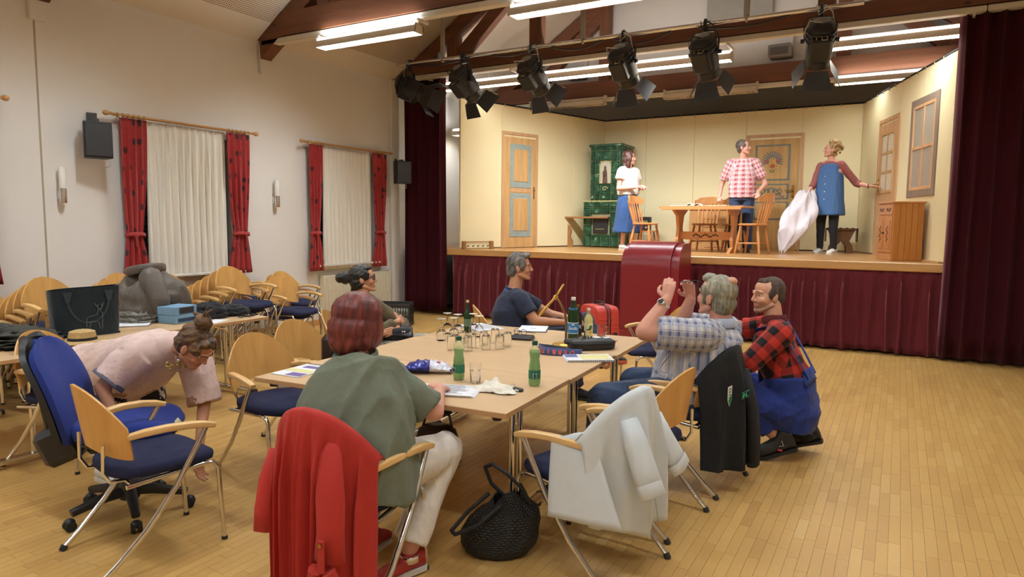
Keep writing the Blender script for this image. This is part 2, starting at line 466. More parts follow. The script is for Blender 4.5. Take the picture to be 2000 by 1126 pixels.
def curtain(y0, y1, z0, z1, tied, side, name, label, parent_y, group):
    """one gathered curtain; tied ones narrow to the tie at z=1.45 and flare below"""
    cy = (y0 + y1) / 2; hw = (y1 - y0) / 2; nf = max(4, int((y1 - y0) / .075)) if tied else int((y1 - y0) / .085)
    rr = random.Random(int(y0 * 100)); ph = [rr.uniform(-.5, .5) for _ in range(nf + 1)]; NU, NV = nf * 6, 26; uv = []
    def fn(u, v):
        z = z1 + (z0 - z1) * v; k = 1.0; sh = 0.0
        if tied:
            tt = (z1 - z) / (z1 - 1.42)
            if z > 1.42: k = 1.0 - .38 * max(0, tt) ** 2.2; sh = side * hw * .36 * max(0, tt) ** 2
            else:
                q = (1.42 - z) / .5; k = .62 + .42 * min(1, q) ** .8; sh = side * hw * (.36 - .3 * min(1, q))
        y = cy + sh + (u - .5) * 2 * hw * k
        a = u * nf * 2 * PI + ph[int(u * nf)] * .9 * math.sin(PI * (u * nf % 1))
        amp = (.028 if tied else .032) * (.55 + .45 * min(1, v * 3)) * (1.1 if k > .75 else .8)
        x = XW + (.12 if tied else .075) + amp * math.sin(a) + .006 * math.sin(a * 2.3 + v * 5)
        return V(x, y + .008 * math.cos(a * 1.0 + v * 4), z)
    m = MB().sheet(fn, NU, NV, .003)
    uv = [(i / NU * (y1 - y0) * 2.1, z1 + (z0 - z1) * j / NV, 0) for i in range(NU + 1) for j in range(NV + 1)] * 2
    me = m.mesh(name, M['red_curtain'] if tied else M['sheer'], True, None)
    o = link(name, me); puv(o, uv); tag(o, label, 'curtain', group)
    if tied:
        yt = cy + side * hw * .36; b = MB()
        b.tube([(XW + .12 + .055 * math.sin(q), yt + (hw * .66 + .01) * math.cos(q), 1.43 + .02 * math.sin(q)) for q in (2 * PI * k / 16 for k in range(16))], 1.0, 8, True, (.004, .022), True)
        b.ell((XW + .175, yt + side * hw * .55, 1.43), (.022, .03, .03)); b.box((XW + .185, yt + side * hw * .6, 1.36), (.012, .03, .12), None, .004)
        obj('tie_band', b, M['red_curtain'], o, True, None)
    return o
def rod(y0, y1, label):
    t = thing('curtain_rod', label, 'curtain rod', (XW, (y0 + y1) / 2, 2.79)); h = (y1 - y0) / 2
    obj('front_rail', MB().cyl((.14, -h, 0), (.14, h, 0), .014, 10), M['rod'], t); obj('rear_rail', MB().cyl((.085, -h + .04, -.005), (.085, h - .04, -.005), .009, 8), M['rod'], t)
    for s in (-1, 1):
        obj('finial', MB().lathe([(.004, 0), (.016, .005), (.018, .02), (.012, .03), (.026, .05), (.03, .07), (.024, .09), (.012, .1), (.002, .104)], (.14, s * h, 0), 12, rot_to((0, s, 0))), M['rod'], t)
        obj('bracket', MB().tube([(0, s * (h - .09), -.06), (.03, s * (h - .09), -.055), (.1, s * (h - .09), -.02), (.145, s * (h - .09), -.018)], .012, 8), M['white_paint'], t)
    ri = None
    for s in (-1, 1):
        for k in range(6):
            y = s * (h - .06 - k * .062)
            if ri is None:
                ri = obj('ring', MB().tube([(.14 + .024 * math.sin(q), 0, .024 * math.cos(q) - .006) for q in (2 * PI * j / 12 for j in range(12))], .004, 6, True, None, True), M['rod'], t); ri.location = (0, y, 0)
            else: part_copy(ri, t, (0, y, 0))
for n, (a, b, na) in enumerate(((1.52, 3.4, 'third window, at the picture edge'), (4.51, 6.4, 'window behind the stacked chairs'), (7.35, 9.24, 'window beside the stage curtain'))):
    rod(a, b, 'wooden curtain rod with rings over the ' + na)
    if n: curtain(a + .08, a + .44 - .04 * n, .96 - .05 * n, 2.765, True, -.3, 'red_curtain', 'red dotted tied curtain at the nearer side of the ' + na, 0, 'red dotted curtains')
    curtain(b - .40, b - .04, .96 - .05 * n, 2.765, True, .3, 'red_curtain', 'red dotted tied curtain at the farther side of the ' + na, 0, 'red dotted curtains')
    curtain(a + .41 if n < 2 else a + .4, b - .39, .93 - .03 * n, 2.765, False, 0, 'sheer_curtain', 'white sheer curtain in the middle of the ' + na, 0, 'white sheer curtains')

# ---- radiator, sconces, loudspeakers on the left wall
t = thing('radiator', 'cream panel radiator under the window beside the stage', 'radiator', (XW + .08, 8.5, .19))
obj('panel', MB().box((0, 0, .29), (.05, 1.6, .58), None, .012), plain('radiator_cream', rgb(212, 200, 172), .45), t)
for k in range(20): obj('rib', MB().box((.027, -.74 + k * .078, .29), (.008, .05, .5), None, .004), M['radiator'] if 'radiator' in M else M.setdefault('radiator', plain('radiator_rib', rgb(214, 203, 176), .45)), t)
obj('side_cover', MB().box((0, -.8, .29), (.1, .012, .6), None, .004), M['radiator'], t); obj('side_cover', MB().box((0, .8, .29), (.1, .012, .6), None, .004), M['radiator'], t)
obj('valve', MB().cyl((.0, -.86, .06), (.0, -.8, .06), .02), M['white_paint'], t)
M['sconce_glass'] = plain('sconce_glass', rgb(236, 232, 224), .25)
for y, z, na in ((3.99, 1.78, 'near the wall joint, beside the dotted curtain'), (6.87, 1.81, 'between the two curtained windows')):
    t = thing('wall_sconce', 'slim chrome wall sconce with white glass tube ' + na, 'lamp', (XW, y, z))
    obj('glass_tube', MB().lathe([(.001, .15), (.034, .152), (.036, .17), (.036, .37), (.03, .385), (.001, .386)], (.07, 0, 0), 14), M['sconce_glass'], t)
    obj('holder', MB().lathe([(.001, 0), (.034, .002), (.036, .01), (.036, .16), (.001, .162)], (.07, 0, 0), 14), M['chrome'], t)
    obj('wall_plate', MB().box((.018, 0, .1), (.036, .05, .12), None, .006), M['chrome'], t)
def speaker(loc, rz, label, arm):
    t = thing('loudspeaker', label, 'loudspeaker', loc, rz)
    b = MB().prism([(-.11, -.1), (.11, -.1), (.135, .11), (-.135, .11)], .38, lambda u, v, q: V(u, -v, q - .19)); obj('cabinet', b, M['black_plastic'], t, False)
    obj('grille', MB().box((0, -.124, 0), (.25, .012, .35), None, .005), M['black_metal'], t)
    obj('label_plate', MB().box((.08, .112, -.1), (.05, .004, .07)), plain('plate_grey', rgb(90, 88, 84), .5), t)
    br = MB()
    for p in arm: br.box(*p)
    obj('wall_bracket', br, M['black_metal'], t)
    obj('cable', MB().tube([(.1, .1, -.2), (.14, .14, -.21), (.15, .16, -.25), (.1, .2, -.28)], .004, 6), M['white_paint'], t)
speaker((XW + .24, 4.27, 2.46), math.radians(70), 'black loudspeaker on a bracket beside the dotted curtain and sconce', [((0, .1, .21), (.06, .26, .05)), ((0, .215, .25), (.1, .02, .14)), ((0, .16, .235), (.05, .1, .03))])
speaker((XW + .36, 9.32, 2.46), math.radians(60), 'black loudspeaker on a wall arm in front of the left stage curtain', [((0, .16, .2), (.04, .42, .035)), ((0, .36, .2), (.09, .02, .12))])

# ---- roof trusses: bottom chord, rafters, posts, braces, white service channel
M['beam'] = wood('beam_wood', rgb(122, 74, 46), rgb(92, 54, 34), 0, 1.0, .55, .10)
M['beam_z'] = wood('beam_wood_upright', rgb(122, 74, 46), rgb(92, 54, 34), 2, 1.0, .55, .10)
def truss(y, zb, label, h=.3):
    t = thing('roof_truss', label, 'roof truss', (-3.0, y, zb)); L = 4.85
    def zr(x): return zroof(x - 3.0) - zb
    obj('bottom_chord', MB().prism([(-L, 0), (L, 0), (L - h / .72, h), (-L + h / .72, h)], .2, lambda u, v, q: V(u, q - .1, v)), M['beam'], t, False)
    for s in (-1, 1):
        x0, x1 = -L + .06, -.02; d = .27
        obj('rafter', MB().prism([(s * x0, zr(x0) - .02), (s * x1, zr(x1) - .02), (s * x1, zr(x1) - .02 - d), (s * (x0 + .02), zr(x0) - d)], .18, lambda u, v, q: V(u, q - .09, v)), M['beam'], t, False)
        for px in (2.05, 3.6):
            zz = zr(-px) - .2
            obj('post', MB().box((s * px, 0, (h + zz) / 2), (.2, .16, zz - h)), M['beam_z'], t, False)
        a, b = V(s * 3.5, 0, h), V(s * 2.1, 0, zr(-2.1) - .35); dd = (b - a).normalized(); nn = V(-dd.z, 0, dd.x) * .1
        obj('brace', MB().prism([(p.x, p.z) for p in (a - nn, b - nn, b + nn, a + nn)], .14, lambda u, v, q: V(u, q - .07, v)), M['beam'], t, False)
    obj('service_channel', MB().box((0, -.03, -.045), (9.5, .12, .07), None, .008), M['white_paint'], t)
    return t
truss(-1.85, 4.08, 'brown timber roof truss behind the camera')
truss(1.0, 4.08, 'brown timber roof truss above the camera')
truss(3.86, 4.08, 'brown timber roof truss above the table')
truss(6.72, 4.08, 'brown timber roof truss crossing the hall before the spotlight pipe')
truss(9.62, 4.12, 'brown timber roof truss at the stage front, carrying the curtains', .2)
truss(12.42, 4.02, 'brown timber roof truss over the stage set', .3)

# ---- fluorescent louvre luminaires (lit ones carry their own area lamp)
M['lamp_beige'] = plain('luminaire_white', rgb(206, 190, 166), .5)
M['lamp_on'] = emis('tube_and_trim_glow', (1, .97, .92, 1), 9.0)
M['lamp_off'] = plain('lamp_tube_unlit', rgb(200, 192, 176), .4)
def luminaire(x, y, z, label, lit=True, L=1.6, k=1.0, arm=.14, drop=.1, tilts=((-.6, .5), (.6, .5))):
    t = thing('fluorescent_lamp', label, 'lamp', (x, y, z), 0, 'louvre luminaires under the trusses')
    for s in (-1, 1):
        obj('reflector_side', MB().prism([(.085, 0), (.1, 0), (.07, .085), (.058, .085)], L, lambda u, v, q: V(q - L / 2, s * u, v)), M['lamp_beige'], t, False)
        obj('end_cap', MB().prism([(-.1, 0), (.1, 0), (.06, .11), (-.06, .11)], .02, lambda u, v, q: V(s * (L / 2 - .01) + q - .01, u, v)), M['lamp_beige'], t, False)
    obj('upper_strip', MB().box((0, -.05, .108), (L - .04, .04, .018), None, .004), M['lamp_on'] if lit else M['lamp_off'], t)  # no lamp itself: when lit, its glow stands in for tube light on the trim
    obj('spine', MB().box((0, .02, .12), (L, .07, .05), None, .006), M['white_paint'], t)
    obj('lamp_tube', MB().cyl((-L / 2 + .03, 0, .06), (L / 2 - .03, 0, .06), .016, 8), M['lamp_on'] if lit else M['lamp_off'], t)
    for s in (-.5, .5): obj('mounting_arm', MB().box((s * L, arm / 2, .15), (.03, abs(arm) + .06, .03)) if arm else MB().box((s * L * .6, .05, .15 + drop / 2), (.03, .12, drop + .04)), M['white_paint'], t, False)
    bl = None
    for i in range(int(L / .08) - 1):
        xx = -L / 2 + .08 * (i + 1)
        if bl is None: bl = obj('louvre_blade', MB().box((0, 0, .02), (.004, .17, .036)), M['lamp_beige'], t, False); bl.location.x = xx
        else: part_copy(bl, t, (xx, 0, 0))
    if lit:
        q_ = [area('area_lamp', (x, y, z + .045), L - .08, .08, LAMP_W * k * pw, LAMP_COL, (ti, 0, 0)) for ti, pw in tilts]
        if x < -5.5 and y < 9: q_.append(area('area_lamp', (x, y, z + .04), .3, .1, LAMP_W * .19 * k, LAMP_COL, (0, .62, 0), 1.65))  # added fill aimed at the left wall to brighten it, no tube of its own
        u = area('tube_uplight', (x, y, z + .16), L - .1, .08, LAMP_W * .2 * k, LAMP_COL, (PI, 0, 0))
        for q in q_ + [u]: q.parent = t; q.location = q.location - V(x, y, z)
    return t
Z1 = 3.82
for y in (-1.85, 1.0, 3.8):
    for x, na in ((-5.85, 'left'), (-3.0, 'middle'), (-.15, 'right')):
        luminaire(x, y - .02, Z1, 'lit louvre luminaire out of view, %s of the row at the truss %s' % (na, {-1.85: 'behind the camera', 1.0: 'over the camera', 3.8: 'over the table'}[y]), True, 1.6, .8)
luminaire(-5.83, 6.6, Z1, 'lit louvre luminaire before the left end of the first visible truss')
luminaire(-2.98, 6.6, Z1, 'lit louvre luminaire before the middle of the first visible truss')
luminaire(-.13, 6.6, Z1, 'lit louvre luminaire before the right end of the first visible truss')
for x, na in ((-6.3, 'directly behind the second spotlight'), (-4.55, 'between the third and fourth spotlights'), (-2.95, 'between the fourth and fifth spotlights'), (-1.75, 'behind the fifth spotlight'), (-.2, 'reaching the right stage curtain')):
    if x == -1.75: continue
    luminaire(x, 9.9, 3.88, 'lit louvre luminaire at the stage front, ' + na, True, 1.6, {-6.3: .13, -.2: .55}.get(x, 1.4), -.3, .1, ((0, .45), (1.0, 1.35)))
luminaire(-.25, 12.25, 3.86, 'lit louvre luminaire over the right side of the stage set', True, 1.6, .45)
luminaire(-3.03, 12.25, 3.86, 'unlit louvre luminaire over the middle of the stage set', False)
luminaire(-5.77, 12.25, 3.86, 'unlit louvre luminaire over the left side of the stage set', False)
luminaire(-7.2, 11.2, 3.3, 'lit louvre luminaire in the wing behind the left stage curtain', True, 1.0, .35, 0, 1.05)
# ================================================================ STAGE
SH, YF = 1.166, 9.76
M['stage_floor'] = wood('stage_boards', rgb(190, 142, 88), rgb(170, 122, 70), 0, .6, .3)
M['stage_lip'] = wood('stage_lip', rgb(222, 176, 116), rgb(204, 154, 94), 0, 1, .35)
t = thing('stage', 'raised wooden stage with a pale wooden front edge', 'stage', (-3.0, YF, 0))
obj('deck', MB().box((0, 2.35, SH - .03), (9.6, 4.62, .06)), M['stage_floor'], t, False)
obj('front_edge', MB().box((-.2, .01, SH - .055), (7.4, .06, .11), None, .012), M['stage_lip'], t, False)
m = MB()
for x in (-4.6, -2.3, 0, 2.3, 4.6):
    for y in (.3, 2.3, 4.5): m.box((x, y, (SH - .06) / 2), (.1, .1, SH - .06))
obj('support_post', m, M['beam_z'], t, False)['kind'] = 'stuff'
def velvet(name, c, k=1.0):
    t = NT(name); n = t.noise(3.0, t.coords((6, 6, .5)), 3); t.col(t.mix(n, dk(c, .8), dk(c, 1.2)))
    t.b.inputs['Roughness'].default_value = .9; t.b.inputs['Sheen Weight'].default_value = .9 * k; t.b.inputs['Sheen Roughness'].default_value = .3
    t.b.inputs['Sheen Tint'].default_value = (.9, .42, .45, 1); t.b.inputs['Specular IOR Level'].default_value = .2
    return t.m
M['skirt_velvet'] = velvet('maroon_velvet', rgb(104, 40, 48))
M['drape_velvet'] = velvet('dark_maroon_velvet', rgb(62, 14, 24), .35)
def drape(name, label, cat, x0, x1, yc, z0, z1, mat, period, amp, pleat=False, group=None, uneven=.3, path=None, hem=0.0):
    """hanging cloth with deep folds along x (or along a plan path)"""
    n = max(3, int((x1 - x0) / period)); rr = random.Random(int(abs(x0) * 77)); NU = n * 8; NV = 14
    w = [1 + rr.uniform(-uneven, uneven) for _ in range(n)]; cs = np.concatenate([[0], np.cumsum(w)]); cs = cs / cs[-1]
    am = [rr.uniform(.6, 1.25) for _ in range(n)]; hd = [rr.uniform(-1, 1) * hem for _ in range(n + 1)]
    def fn(u, v):
        k = min(int(u * n), n - 1); q = u * n - k; s = cs[k] + (cs[k + 1] - cs[k]) * q
        x = x0 + (x1 - x0) * s; z = z1 + (z0 + hd[k] * (1 - q) + hd[k + 1] * q - z1) * v
        g = 1.0
        if pleat: g = .25 + .75 * min(1, max(0, v - .07) * 5)
        y = -amp * am[k] * g * (math.sin(PI * q) ** .8 if q < 1 else 0) + amp * .5
        px = x + .25 * period * math.sin(2 * PI * q) * g * am[k] + (.02 * math.sin(k * 2.1 + v * 3) * v if pleat else .012 * math.sin(k * 1.7 + v * 4))
        if path: a, b = path(px); return V(a, b + y, z)
        return V(px, yc + y, z)
    o = obj(name, MB().sheet(fn, NU, NV, .004), mat, None, True, None)
    return tag(o, label, cat, group)
drape('stage_skirt', 'pleated maroon velvet skirt along the stage front', 'curtain', -6.75, .62, YF - .03, .03, SH - .1, M['skirt_velvet'], .15, .12, True, hem=.012)
drape('stage_curtain', 'dark maroon stage curtain at the left of the stage', 'curtain', -7.75, -6.84, 9.66, .08, 4.12, M['drape_velvet'], .12, .13)
drape('stage_curtain', 'dark maroon stage curtain at the right of the stage', 'curtain', .47, 1.84, 9.62, .04, 4.2, M['drape_velvet'], .17, .16, hem=.01)
# ---- set: three canvas flats, each made of boards, painted doors and window on them
M['flat'] = plain('cream_canvas', rgb(238, 222, 176), .85, 0, .025, 1.2, .05, 90)
M['flat_edge'] = plain('black_cloth_edge', (.012, .011, .012, 1), .9)
M['clip'] = plain('clip_brass', rgb(180, 160, 110), .4, .6)
def flat(name, label, A, B, cuts, z1=3.69):
    A, B = V(A[0], A[1], 0), V(B[0], B[1], 0); L = (B - A).length; d = (B - A) / L
    t = thing(name, label, 'stage set', (A.x, A.y, SH), math.atan2(d.y, d.x))
    cuts = [0] + cuts + [L]
    for a, b in zip(cuts[:-1], cuts[1:]):
        obj('panel', MB().box(((a + b) / 2, .02, (z1 - SH) / 2 + .01), (b - a - .004, .04, z1 - SH - .02), None, .002), M['flat'], t, False)
    obj('top_edge', MB().box((L / 2, .02, z1 - SH + .012), (L, .05, .03), None, .005), M['flat_edge'], t, False)
    c = None
    for i in range(int(L / .28)):
        if c is None: c = obj('clip', MB().box((0, -.005, z1 - SH - .005), (.014, .012, .045), None, .003), M['clip'], t, False); c.location.x = .15
        else: part_copy(c, t, (.15 + i * .28, 0, 0))
    return t
setL = flat('stage_flat', 'cream left set wall with the painted blue-panelled door', (-6.52, 9.68), (-5.35, 13.2), [.92, 2.76])
setB = flat('stage_flat', 'cream back set wall with the flower-painted door', (-5.35, 13.2), (-.65, 13.2), [.886, 1.838, 2.79, 3.747])
setR = flat('stage_flat', 'cream right set wall with the glazed door and window', (-.65, 13.2), (.48, 9.76), [1.76, 2.7])
obj('toe_batten', MB().box((3.3, -.03, .012), (.6, .05, .024)), M['stage_lip'], setR, False)
# braces behind the set so it stands
M['set_door'] = wood('painted_door_wood', rgb(214, 172, 114), rgb(182, 138, 84), 2, .8, .6)
M['set_door2'] = wood('painted_door_wood_old', rgb(206, 164, 100), rgb(170, 126, 66), 2, .8, .6)
M['set_pink'] = wood('painted_frame_wood', rgb(212, 168, 122), rgb(188, 142, 98), 2, .8, .6)
M['blue_paint'] = plain('blue_grey_paint', rgb(146, 158, 150), .7, 0, .12, 20)
M['blue_paint2'] = plain('slate_blue_paint', rgb(112, 120, 116), .7, 0, .15, 20)
M['brass'] = plain('brass', rgb(176, 138, 70), .25, 1.0)
M['line'] = plain('painted_line', rgb(118, 84, 50), .8)
def door_frame(t, x0, x1, z1, mat, y=-.006):
    w = .055
    for xx in (x0 + w / 2, x1 - w / 2): obj('door_frame', MB().box((xx, y, z1 / 2), (w, .014, z1), None, .003), mat, t, False)
    obj('door_frame', MB().box(((x0 + x1) / 2, y, z1 - w / 2), (x1 - x0 - 2 * w, .014, w), None, .003), mat, t, False)
def handle(t, x, z, side, mat):
    g = MB().box((x, -.02, z), (.035, .008, .22), None, .004)
    o = obj('door_handle', g, mat, t, True)
    h = MB().tube([(x, -.02, z + .02), (x, -.065, z + .02), (x + side * .03, -.07, z + .02), (x + side * .13, -.07, z + .015)], .009, 8); obj('lever', h, mat, o)
# left door (painted): leaf, two blue panels with wood fields
dz = SH
obj('door_leaf', MB().box((1.365, -.004, 1.0), (.78, .012, 1.98), None, .003), M['set_door'], setL, False); door_frame(setL, .925, 1.815, 2.08, M['set_pink'], -.008)
for z0, z1 in ((1.09, 1.87), (.2, .99)):
    p = obj('door_panel', MB().box((1.378, -.013, (z0 + z1) / 2), (.52, .012, z1 - z0), None, .004), M['blue_paint'], setL, False)
    obj('panel_field', MB().box((1.378, -.021, (z0 + z1) / 2 + .01), (.36, .012, z1 - z0 - .2), None, .005), M['set_door'], p, False)
obj('panel_line', MB().box((1.378, -.012, 1.04), (.5, .006, .07), None, .002), M['set_pink'], setL, False)
obj('keyhole', MB().tube([(1.71, -.014, .9), (1.71, -.014, 1.12)], .014, 6), M['line'], setL); obj('painted_lever', MB().tube([(1.69, -.015, 1.04), (1.74, -.015, 1.06)], .012, 6), M['line'], setL)
# back door: wide leaf with slate borders, painted flowers and scrollwork
obj('door_leaf', MB().box((3.29, -.004, 1.0), (.86, .012, 2.0), None, .003), M['set_door2'], setB, False); door_frame(setB, 2.80, 3.79, 2.09, M['set_pink'], -.008)
for z0, z1, bd in ((1.26, 1.9, 1), (.92, 1.2, 1), (.55, .88, 1), (.1, .5, 0)):
    if bd:
        p = obj('door_panel', MB().box((3.27, -.012, (z0 + z1) / 2), (.6, .01, z1 - z0), None, .003), M['blue_paint2'], setB, False)
        obj('panel_field', MB().box((3.27, -.018, (z0 + z1) / 2), (.53, .01, z1 - z0 - .05), None, .003), M['set_door2'], p, False)
rr = random.Random(5)
fm = {k: plain('paint_' + k, c, .7, 0, .1) for k, c in dict(petal_blue=rgb(96, 116, 128), petal_red=rgb(176, 84, 54), petal_gold=rgb(196, 150, 70), stem_green=rgb(104, 116, 70)).items()}
fx, fz = 3.27, 1.58
def dabs(name, pts, r, mat, parent=setB):
    m = MB()
    for x, z, a, l in pts: m.ell((x, -.025, z), (r, .003, r * l), Matrix.Rotation(a, 3, 'Y'), 8, 5)
    obj(name, m, mat, parent, True, None)
dabs('painted_leaves', [(fx + .13 * math.cos(a) * k, fz + .02 + .13 * math.sin(a) * k, PI / 2 - a, 3.2) for a in np.linspace(-.3, PI + .3, 15) for k in (.8, 1.2)], .011, fm['petal_blue'])
dabs('painted_flowers', [(fx - .1, fz + .02, 0, 1), (fx + .1, fz + .03, 0, 1), (fx, fz - .06, 0, 1.0)], .04, fm['petal_red'])
dabs('painted_centres', [(fx, fz + .07, 0, 1), (fx - .03, fz - .02, 0, 1), (fx + .06, fz - .03, 0, 1)], .028, fm['petal_gold'])
dabs('painted_stems', [(fx - .03 + .03 * k, fz - .15, .2 * (k - 1), 4) for k in range(3)], .009, fm['stem_green'])
m = MB()
for s in (-1, 1):
    m.tube([(fx + s * (.05 + .02 * q + .05 * math.cos(q * 1.6)), -.025, 1.06 + .05 * math.sin(q * 1.6)) for q in np.linspace(0, 6, 24)], .008, 5)
    m.tube([(fx + s * (.1 + .03 * q), -.025, 1.0 + .04 * math.sin(q * 1.5)) for q in np.linspace(0, 4, 14)], .008, 5)
m.tube([(fx + .06 * math.cos(q), -.025, 1.07 + .06 * math.sin(q)) for q in (2 * PI * k / 16 for k in range(16))], .008, 5, True, None, True)
obj('painted_scrolls', m, fm['petal_blue'], setB, True, None)
handle(setB, 3.635, 1.06, -1, M['brass'])
# right set wall: glazed door and window
obj('door_leaf', MB().box((1.39, -.004, 1.0), (.84, .012, 2.0), None, .003), M['set_pink'], setR, False); door_frame(setR, .93, 1.84, 2.09, M['set_pink'], -.008)
M['lace'] = plain('lace_pane', rgb(214, 202, 176), .7, 0, .08, 30)
for i in range(2):
    for k in range(3): obj('pane', MB().box((1.25 + .26 * i, -.012, 1.12 + .29 * k), (.21, .008, .25), None, .003), M['lace'], setR, False)
for x in (1.115, 1.38, 1.645): obj('muntin', MB().box((x, -.014, 1.4), (.035, .014, .92), None, .004), M['set_door'], setR, False)
for z in (.97, 1.265, 1.555, 1.85): obj('muntin', MB().box((1.38, -.0135, z), (.55, .013, .035), None, .004), M['set_door'], setR, False)
handle(setR, 1.04, 1.08, -1, M['brass'])
M['grey_frame'] = wood('grey_painted_wood', rgb(150, 130, 112), rgb(124, 104, 88), 2, .8, .6)
M['grey_pane'] = plain('grey_painted_pane', rgb(164, 152, 134), .5, 0, .04)
for x in (2.32, 3.16): obj('window_frame', MB().box((x, -.008, 1.5), (.09, .02, 1.31), None, .004), M['grey_frame'], setR, False)
for z in (.89, 2.11): obj('window_frame', MB().box((2.74, -.008, z), (.75, .02, .09), None, .004), M['grey_frame'], setR, False)
for i in range(2):
    for k in range(2): obj('pane', MB().box((2.56 + .36 * i, -.004, 1.22 + .56 * k), (.33, .01, .53), None, .002), M['grey_pane'], setR, False)
for x in (2.385, 2.74, 3.095): obj('sash', MB().box((x, -.012, 1.5), (.04, .016, 1.13), None, .004), M['set_pink'], setR, False)
for z in (.955, 1.5, 2.045): obj('sash', MB().box((2.74, -.0115, z), (.69, .015, .045), None, .004), M['set_pink'], setR, False)

# ---- tiled stove in the back left corner, built of glazed green tiles
def tile_mat():
    t = NT('green_glazed_tile'); co = t.coords(); n = t.noise(9, co, 4, .7)
    t.col(t.ramp(n, [(.3, rgb(16, 40, 26)), (.5, rgb(36, 74, 50)), (.62, rgb(62, 104, 74)), (.72, rgb(190, 200, 160))])); t.b.inputs['Roughness'].default_value = .3
    return t.m
M['tile'] = tile_mat(); M['tile_joint'] = plain('tile_joint', rgb(150, 150, 112), .8); M['tile_gold'] = plain('tile_gold', rgb(182, 172, 116), .5, 0, .1)
M['niche'] = plain('niche_plaster', rgb(190, 178, 158), .8); M['iron'] = plain('cast_iron', (.02, .018, .017, 1), .5)
SX, SY = -5.30, 12.40       # front left corner of the tower
st = thing('tiled_stove', 'tall green tiled stove with a niche figure in the set corner', 'stove', (SX, SY, SH))
obj('core', MB().box((.31, .31, 1.0), (.60, .60, 1.94)), M['tile_joint'], st, False)
obj('lower_core', MB().box((.29, .23, .45), (.72, .74, .87)), M['tile_joint'], st, False)
rrt = random.Random(11)
def tiles(fn, cols, rows, depth, skip=lambda a, b: False, raised=True):
    """glazed tiles on a face; cols/rows are edge lists, fn maps (u,v,w) to stove space"""
    for a, b in zip(cols[:-1], cols[1:]):
        for c, d in zip(rows[:-1], rows[1:]):
            if skip((a + b) / 2, (c + d) / 2): continue
            g = .006; m = MB(); e = .02 if raised and b - a > .08 and d - c > .08 else .006
            p = [fn(u, v, w) for w, i in ((0, 0), (depth * .6, 0), (depth, .004)) for u, v in ((a + g + i, c + g + i), (b - g - i, c + g + i), (b - g - i, d - g - i), (a + g + i, d - g - i))]
            p += [fn(u, v, w) for w, i in ((depth, e), (depth * .55, e + .012)) for u, v in ((a + g + i, c + g + i), (b - g - i, c + g + i), (b - g - i, d - g - i), (a + g + i, d - g - i))]
            f = [(r * 4 + i, r * 4 + (i + 1) % 4, r * 4 + 4 + (i + 1) % 4, r * 4 + 4 + i) for r in range(4) for i in range(4)] + [(16, 17, 18, 19)]
            obj('tile', m.add(p, f), M['tile'], st, False)
front = lambda y: (lambda u, v, w: V(u, y - w, v))
side = lambda x: (lambda u, v, w: V(x + w, u, v))
inn = lambda a, b: .19 < a < .43 and 1.22 < b < 1.64
tiles(front(.01), [0, .09, .2, .42, .53, .62], [.86, .93, 1.02, 1.22, 1.42, 1.66, 1.86, 1.93], .03, inn)
tiles(side(.61), [.02, .12, .3, .48, .6], [.86, .93, 1.02, 1.22, 1.42, 1.66, 1.86, 1.93], .03)
tiles(front(-.14), [-.07, .11, .29, .47, .65], [.02, .25, .42, .64, .78, .87], .03, lambda a, b: .1 < a < .48 and .25 < b < .6)
tiles(side(.65), [-.14, .1, .34, .58], [.02, .25, .42, .64, .78, .87], .03)
obj('cornice', MB().box((.31, .31, 1.95), (.7, .68, .05), None, .015), M['tile'], st, False); obj('waist_moulding', MB().box((.29, .23, .88), (.76, .78, .03), None, .01), M['tile_gold'], st, False)
m = MB().prism([(.2, 1.225)] + [(.31 + .11 * math.cos(q), 1.53 + .11 * math.sin(q)) for q in np.linspace(PI, 0, 10)] .copy() [::-1] + [(.42, 1.225)][:0] + [], .01, lambda u, v, w: V(u, -.008 - w, v)) if False else MB().prism([(.2, 1.225), (.42, 1.225)] + [(.31 + .11 * math.cos(q), 1.54 + .11 * math.sin(q)) for q in np.linspace(0, PI, 10)], .012, lambda u, v, w: V(u, -.004 - w, v))
obj('niche', m, M['niche'], st, False)
m = MB().tube([(.2, -.02, 1.225), (.2, -.02, 1.54)] + [(.31 + .11 * math.cos(q), -.02, 1.54 + .11 * math.sin(q)) for q in np.linspace(PI, 0, 10)] + [(.42, -.02, 1.225)], .012, 6); obj('niche_arch', m, M['tile_gold'], st)
m = MB().lathe([(.001, 0), (.05, .002), (.045, .1), (.04, .2), (.032, .24), (.02, .26), (.024, .29), (.018, .32), (.001, .33)], (.31, -.03, 1.23), 10, None, 1, .45); m.limb([(.28, -.05, 1.44), (.29, -.06, 1.36), (.33, -.065, 1.40)], [.014, .012, .01], 8)
obj('figure', m, plain('niche_figure_brown', rgb(96, 66, 48), .7), st)
obj('relief_ornament', MB().tube([(.31 + .06 * math.cos(q) * (1 - q / 9), -.03, 1.12 + .045 * math.sin(q) * (1 - q / 9)) for q in np.linspace(0, 7, 26)], .009, 6), M['tile_gold'], st)
fd = obj('fire_door', MB().box((.29, -.17, .42), (.3, .03, .3), None, .008), M['iron'], st, False); obj('door_handle', MB().tube([(.2, -.19, .35), (.38, -.19, .35)], .007, 6), M['clip'], fd)
obj('door_glass', MB().box((.29, -.187, .44), (.2, .006, .16), None, .002), M['black_plastic'], fd, False)
b = thing('wooden_bench', 'narrow brown wall bench with carved bracket beside the stove', 'bench', (SX - .38, SY - .12, SH))
M['bench_wood'] = wood('bench_wood', rgb(172, 122, 74), rgb(146, 98, 56), 0, 1, .4)
obj('seat', MB().box((.32, -.06, .57), (1.08, .2, .035), None, .006), M['bench_wood'], b, False)
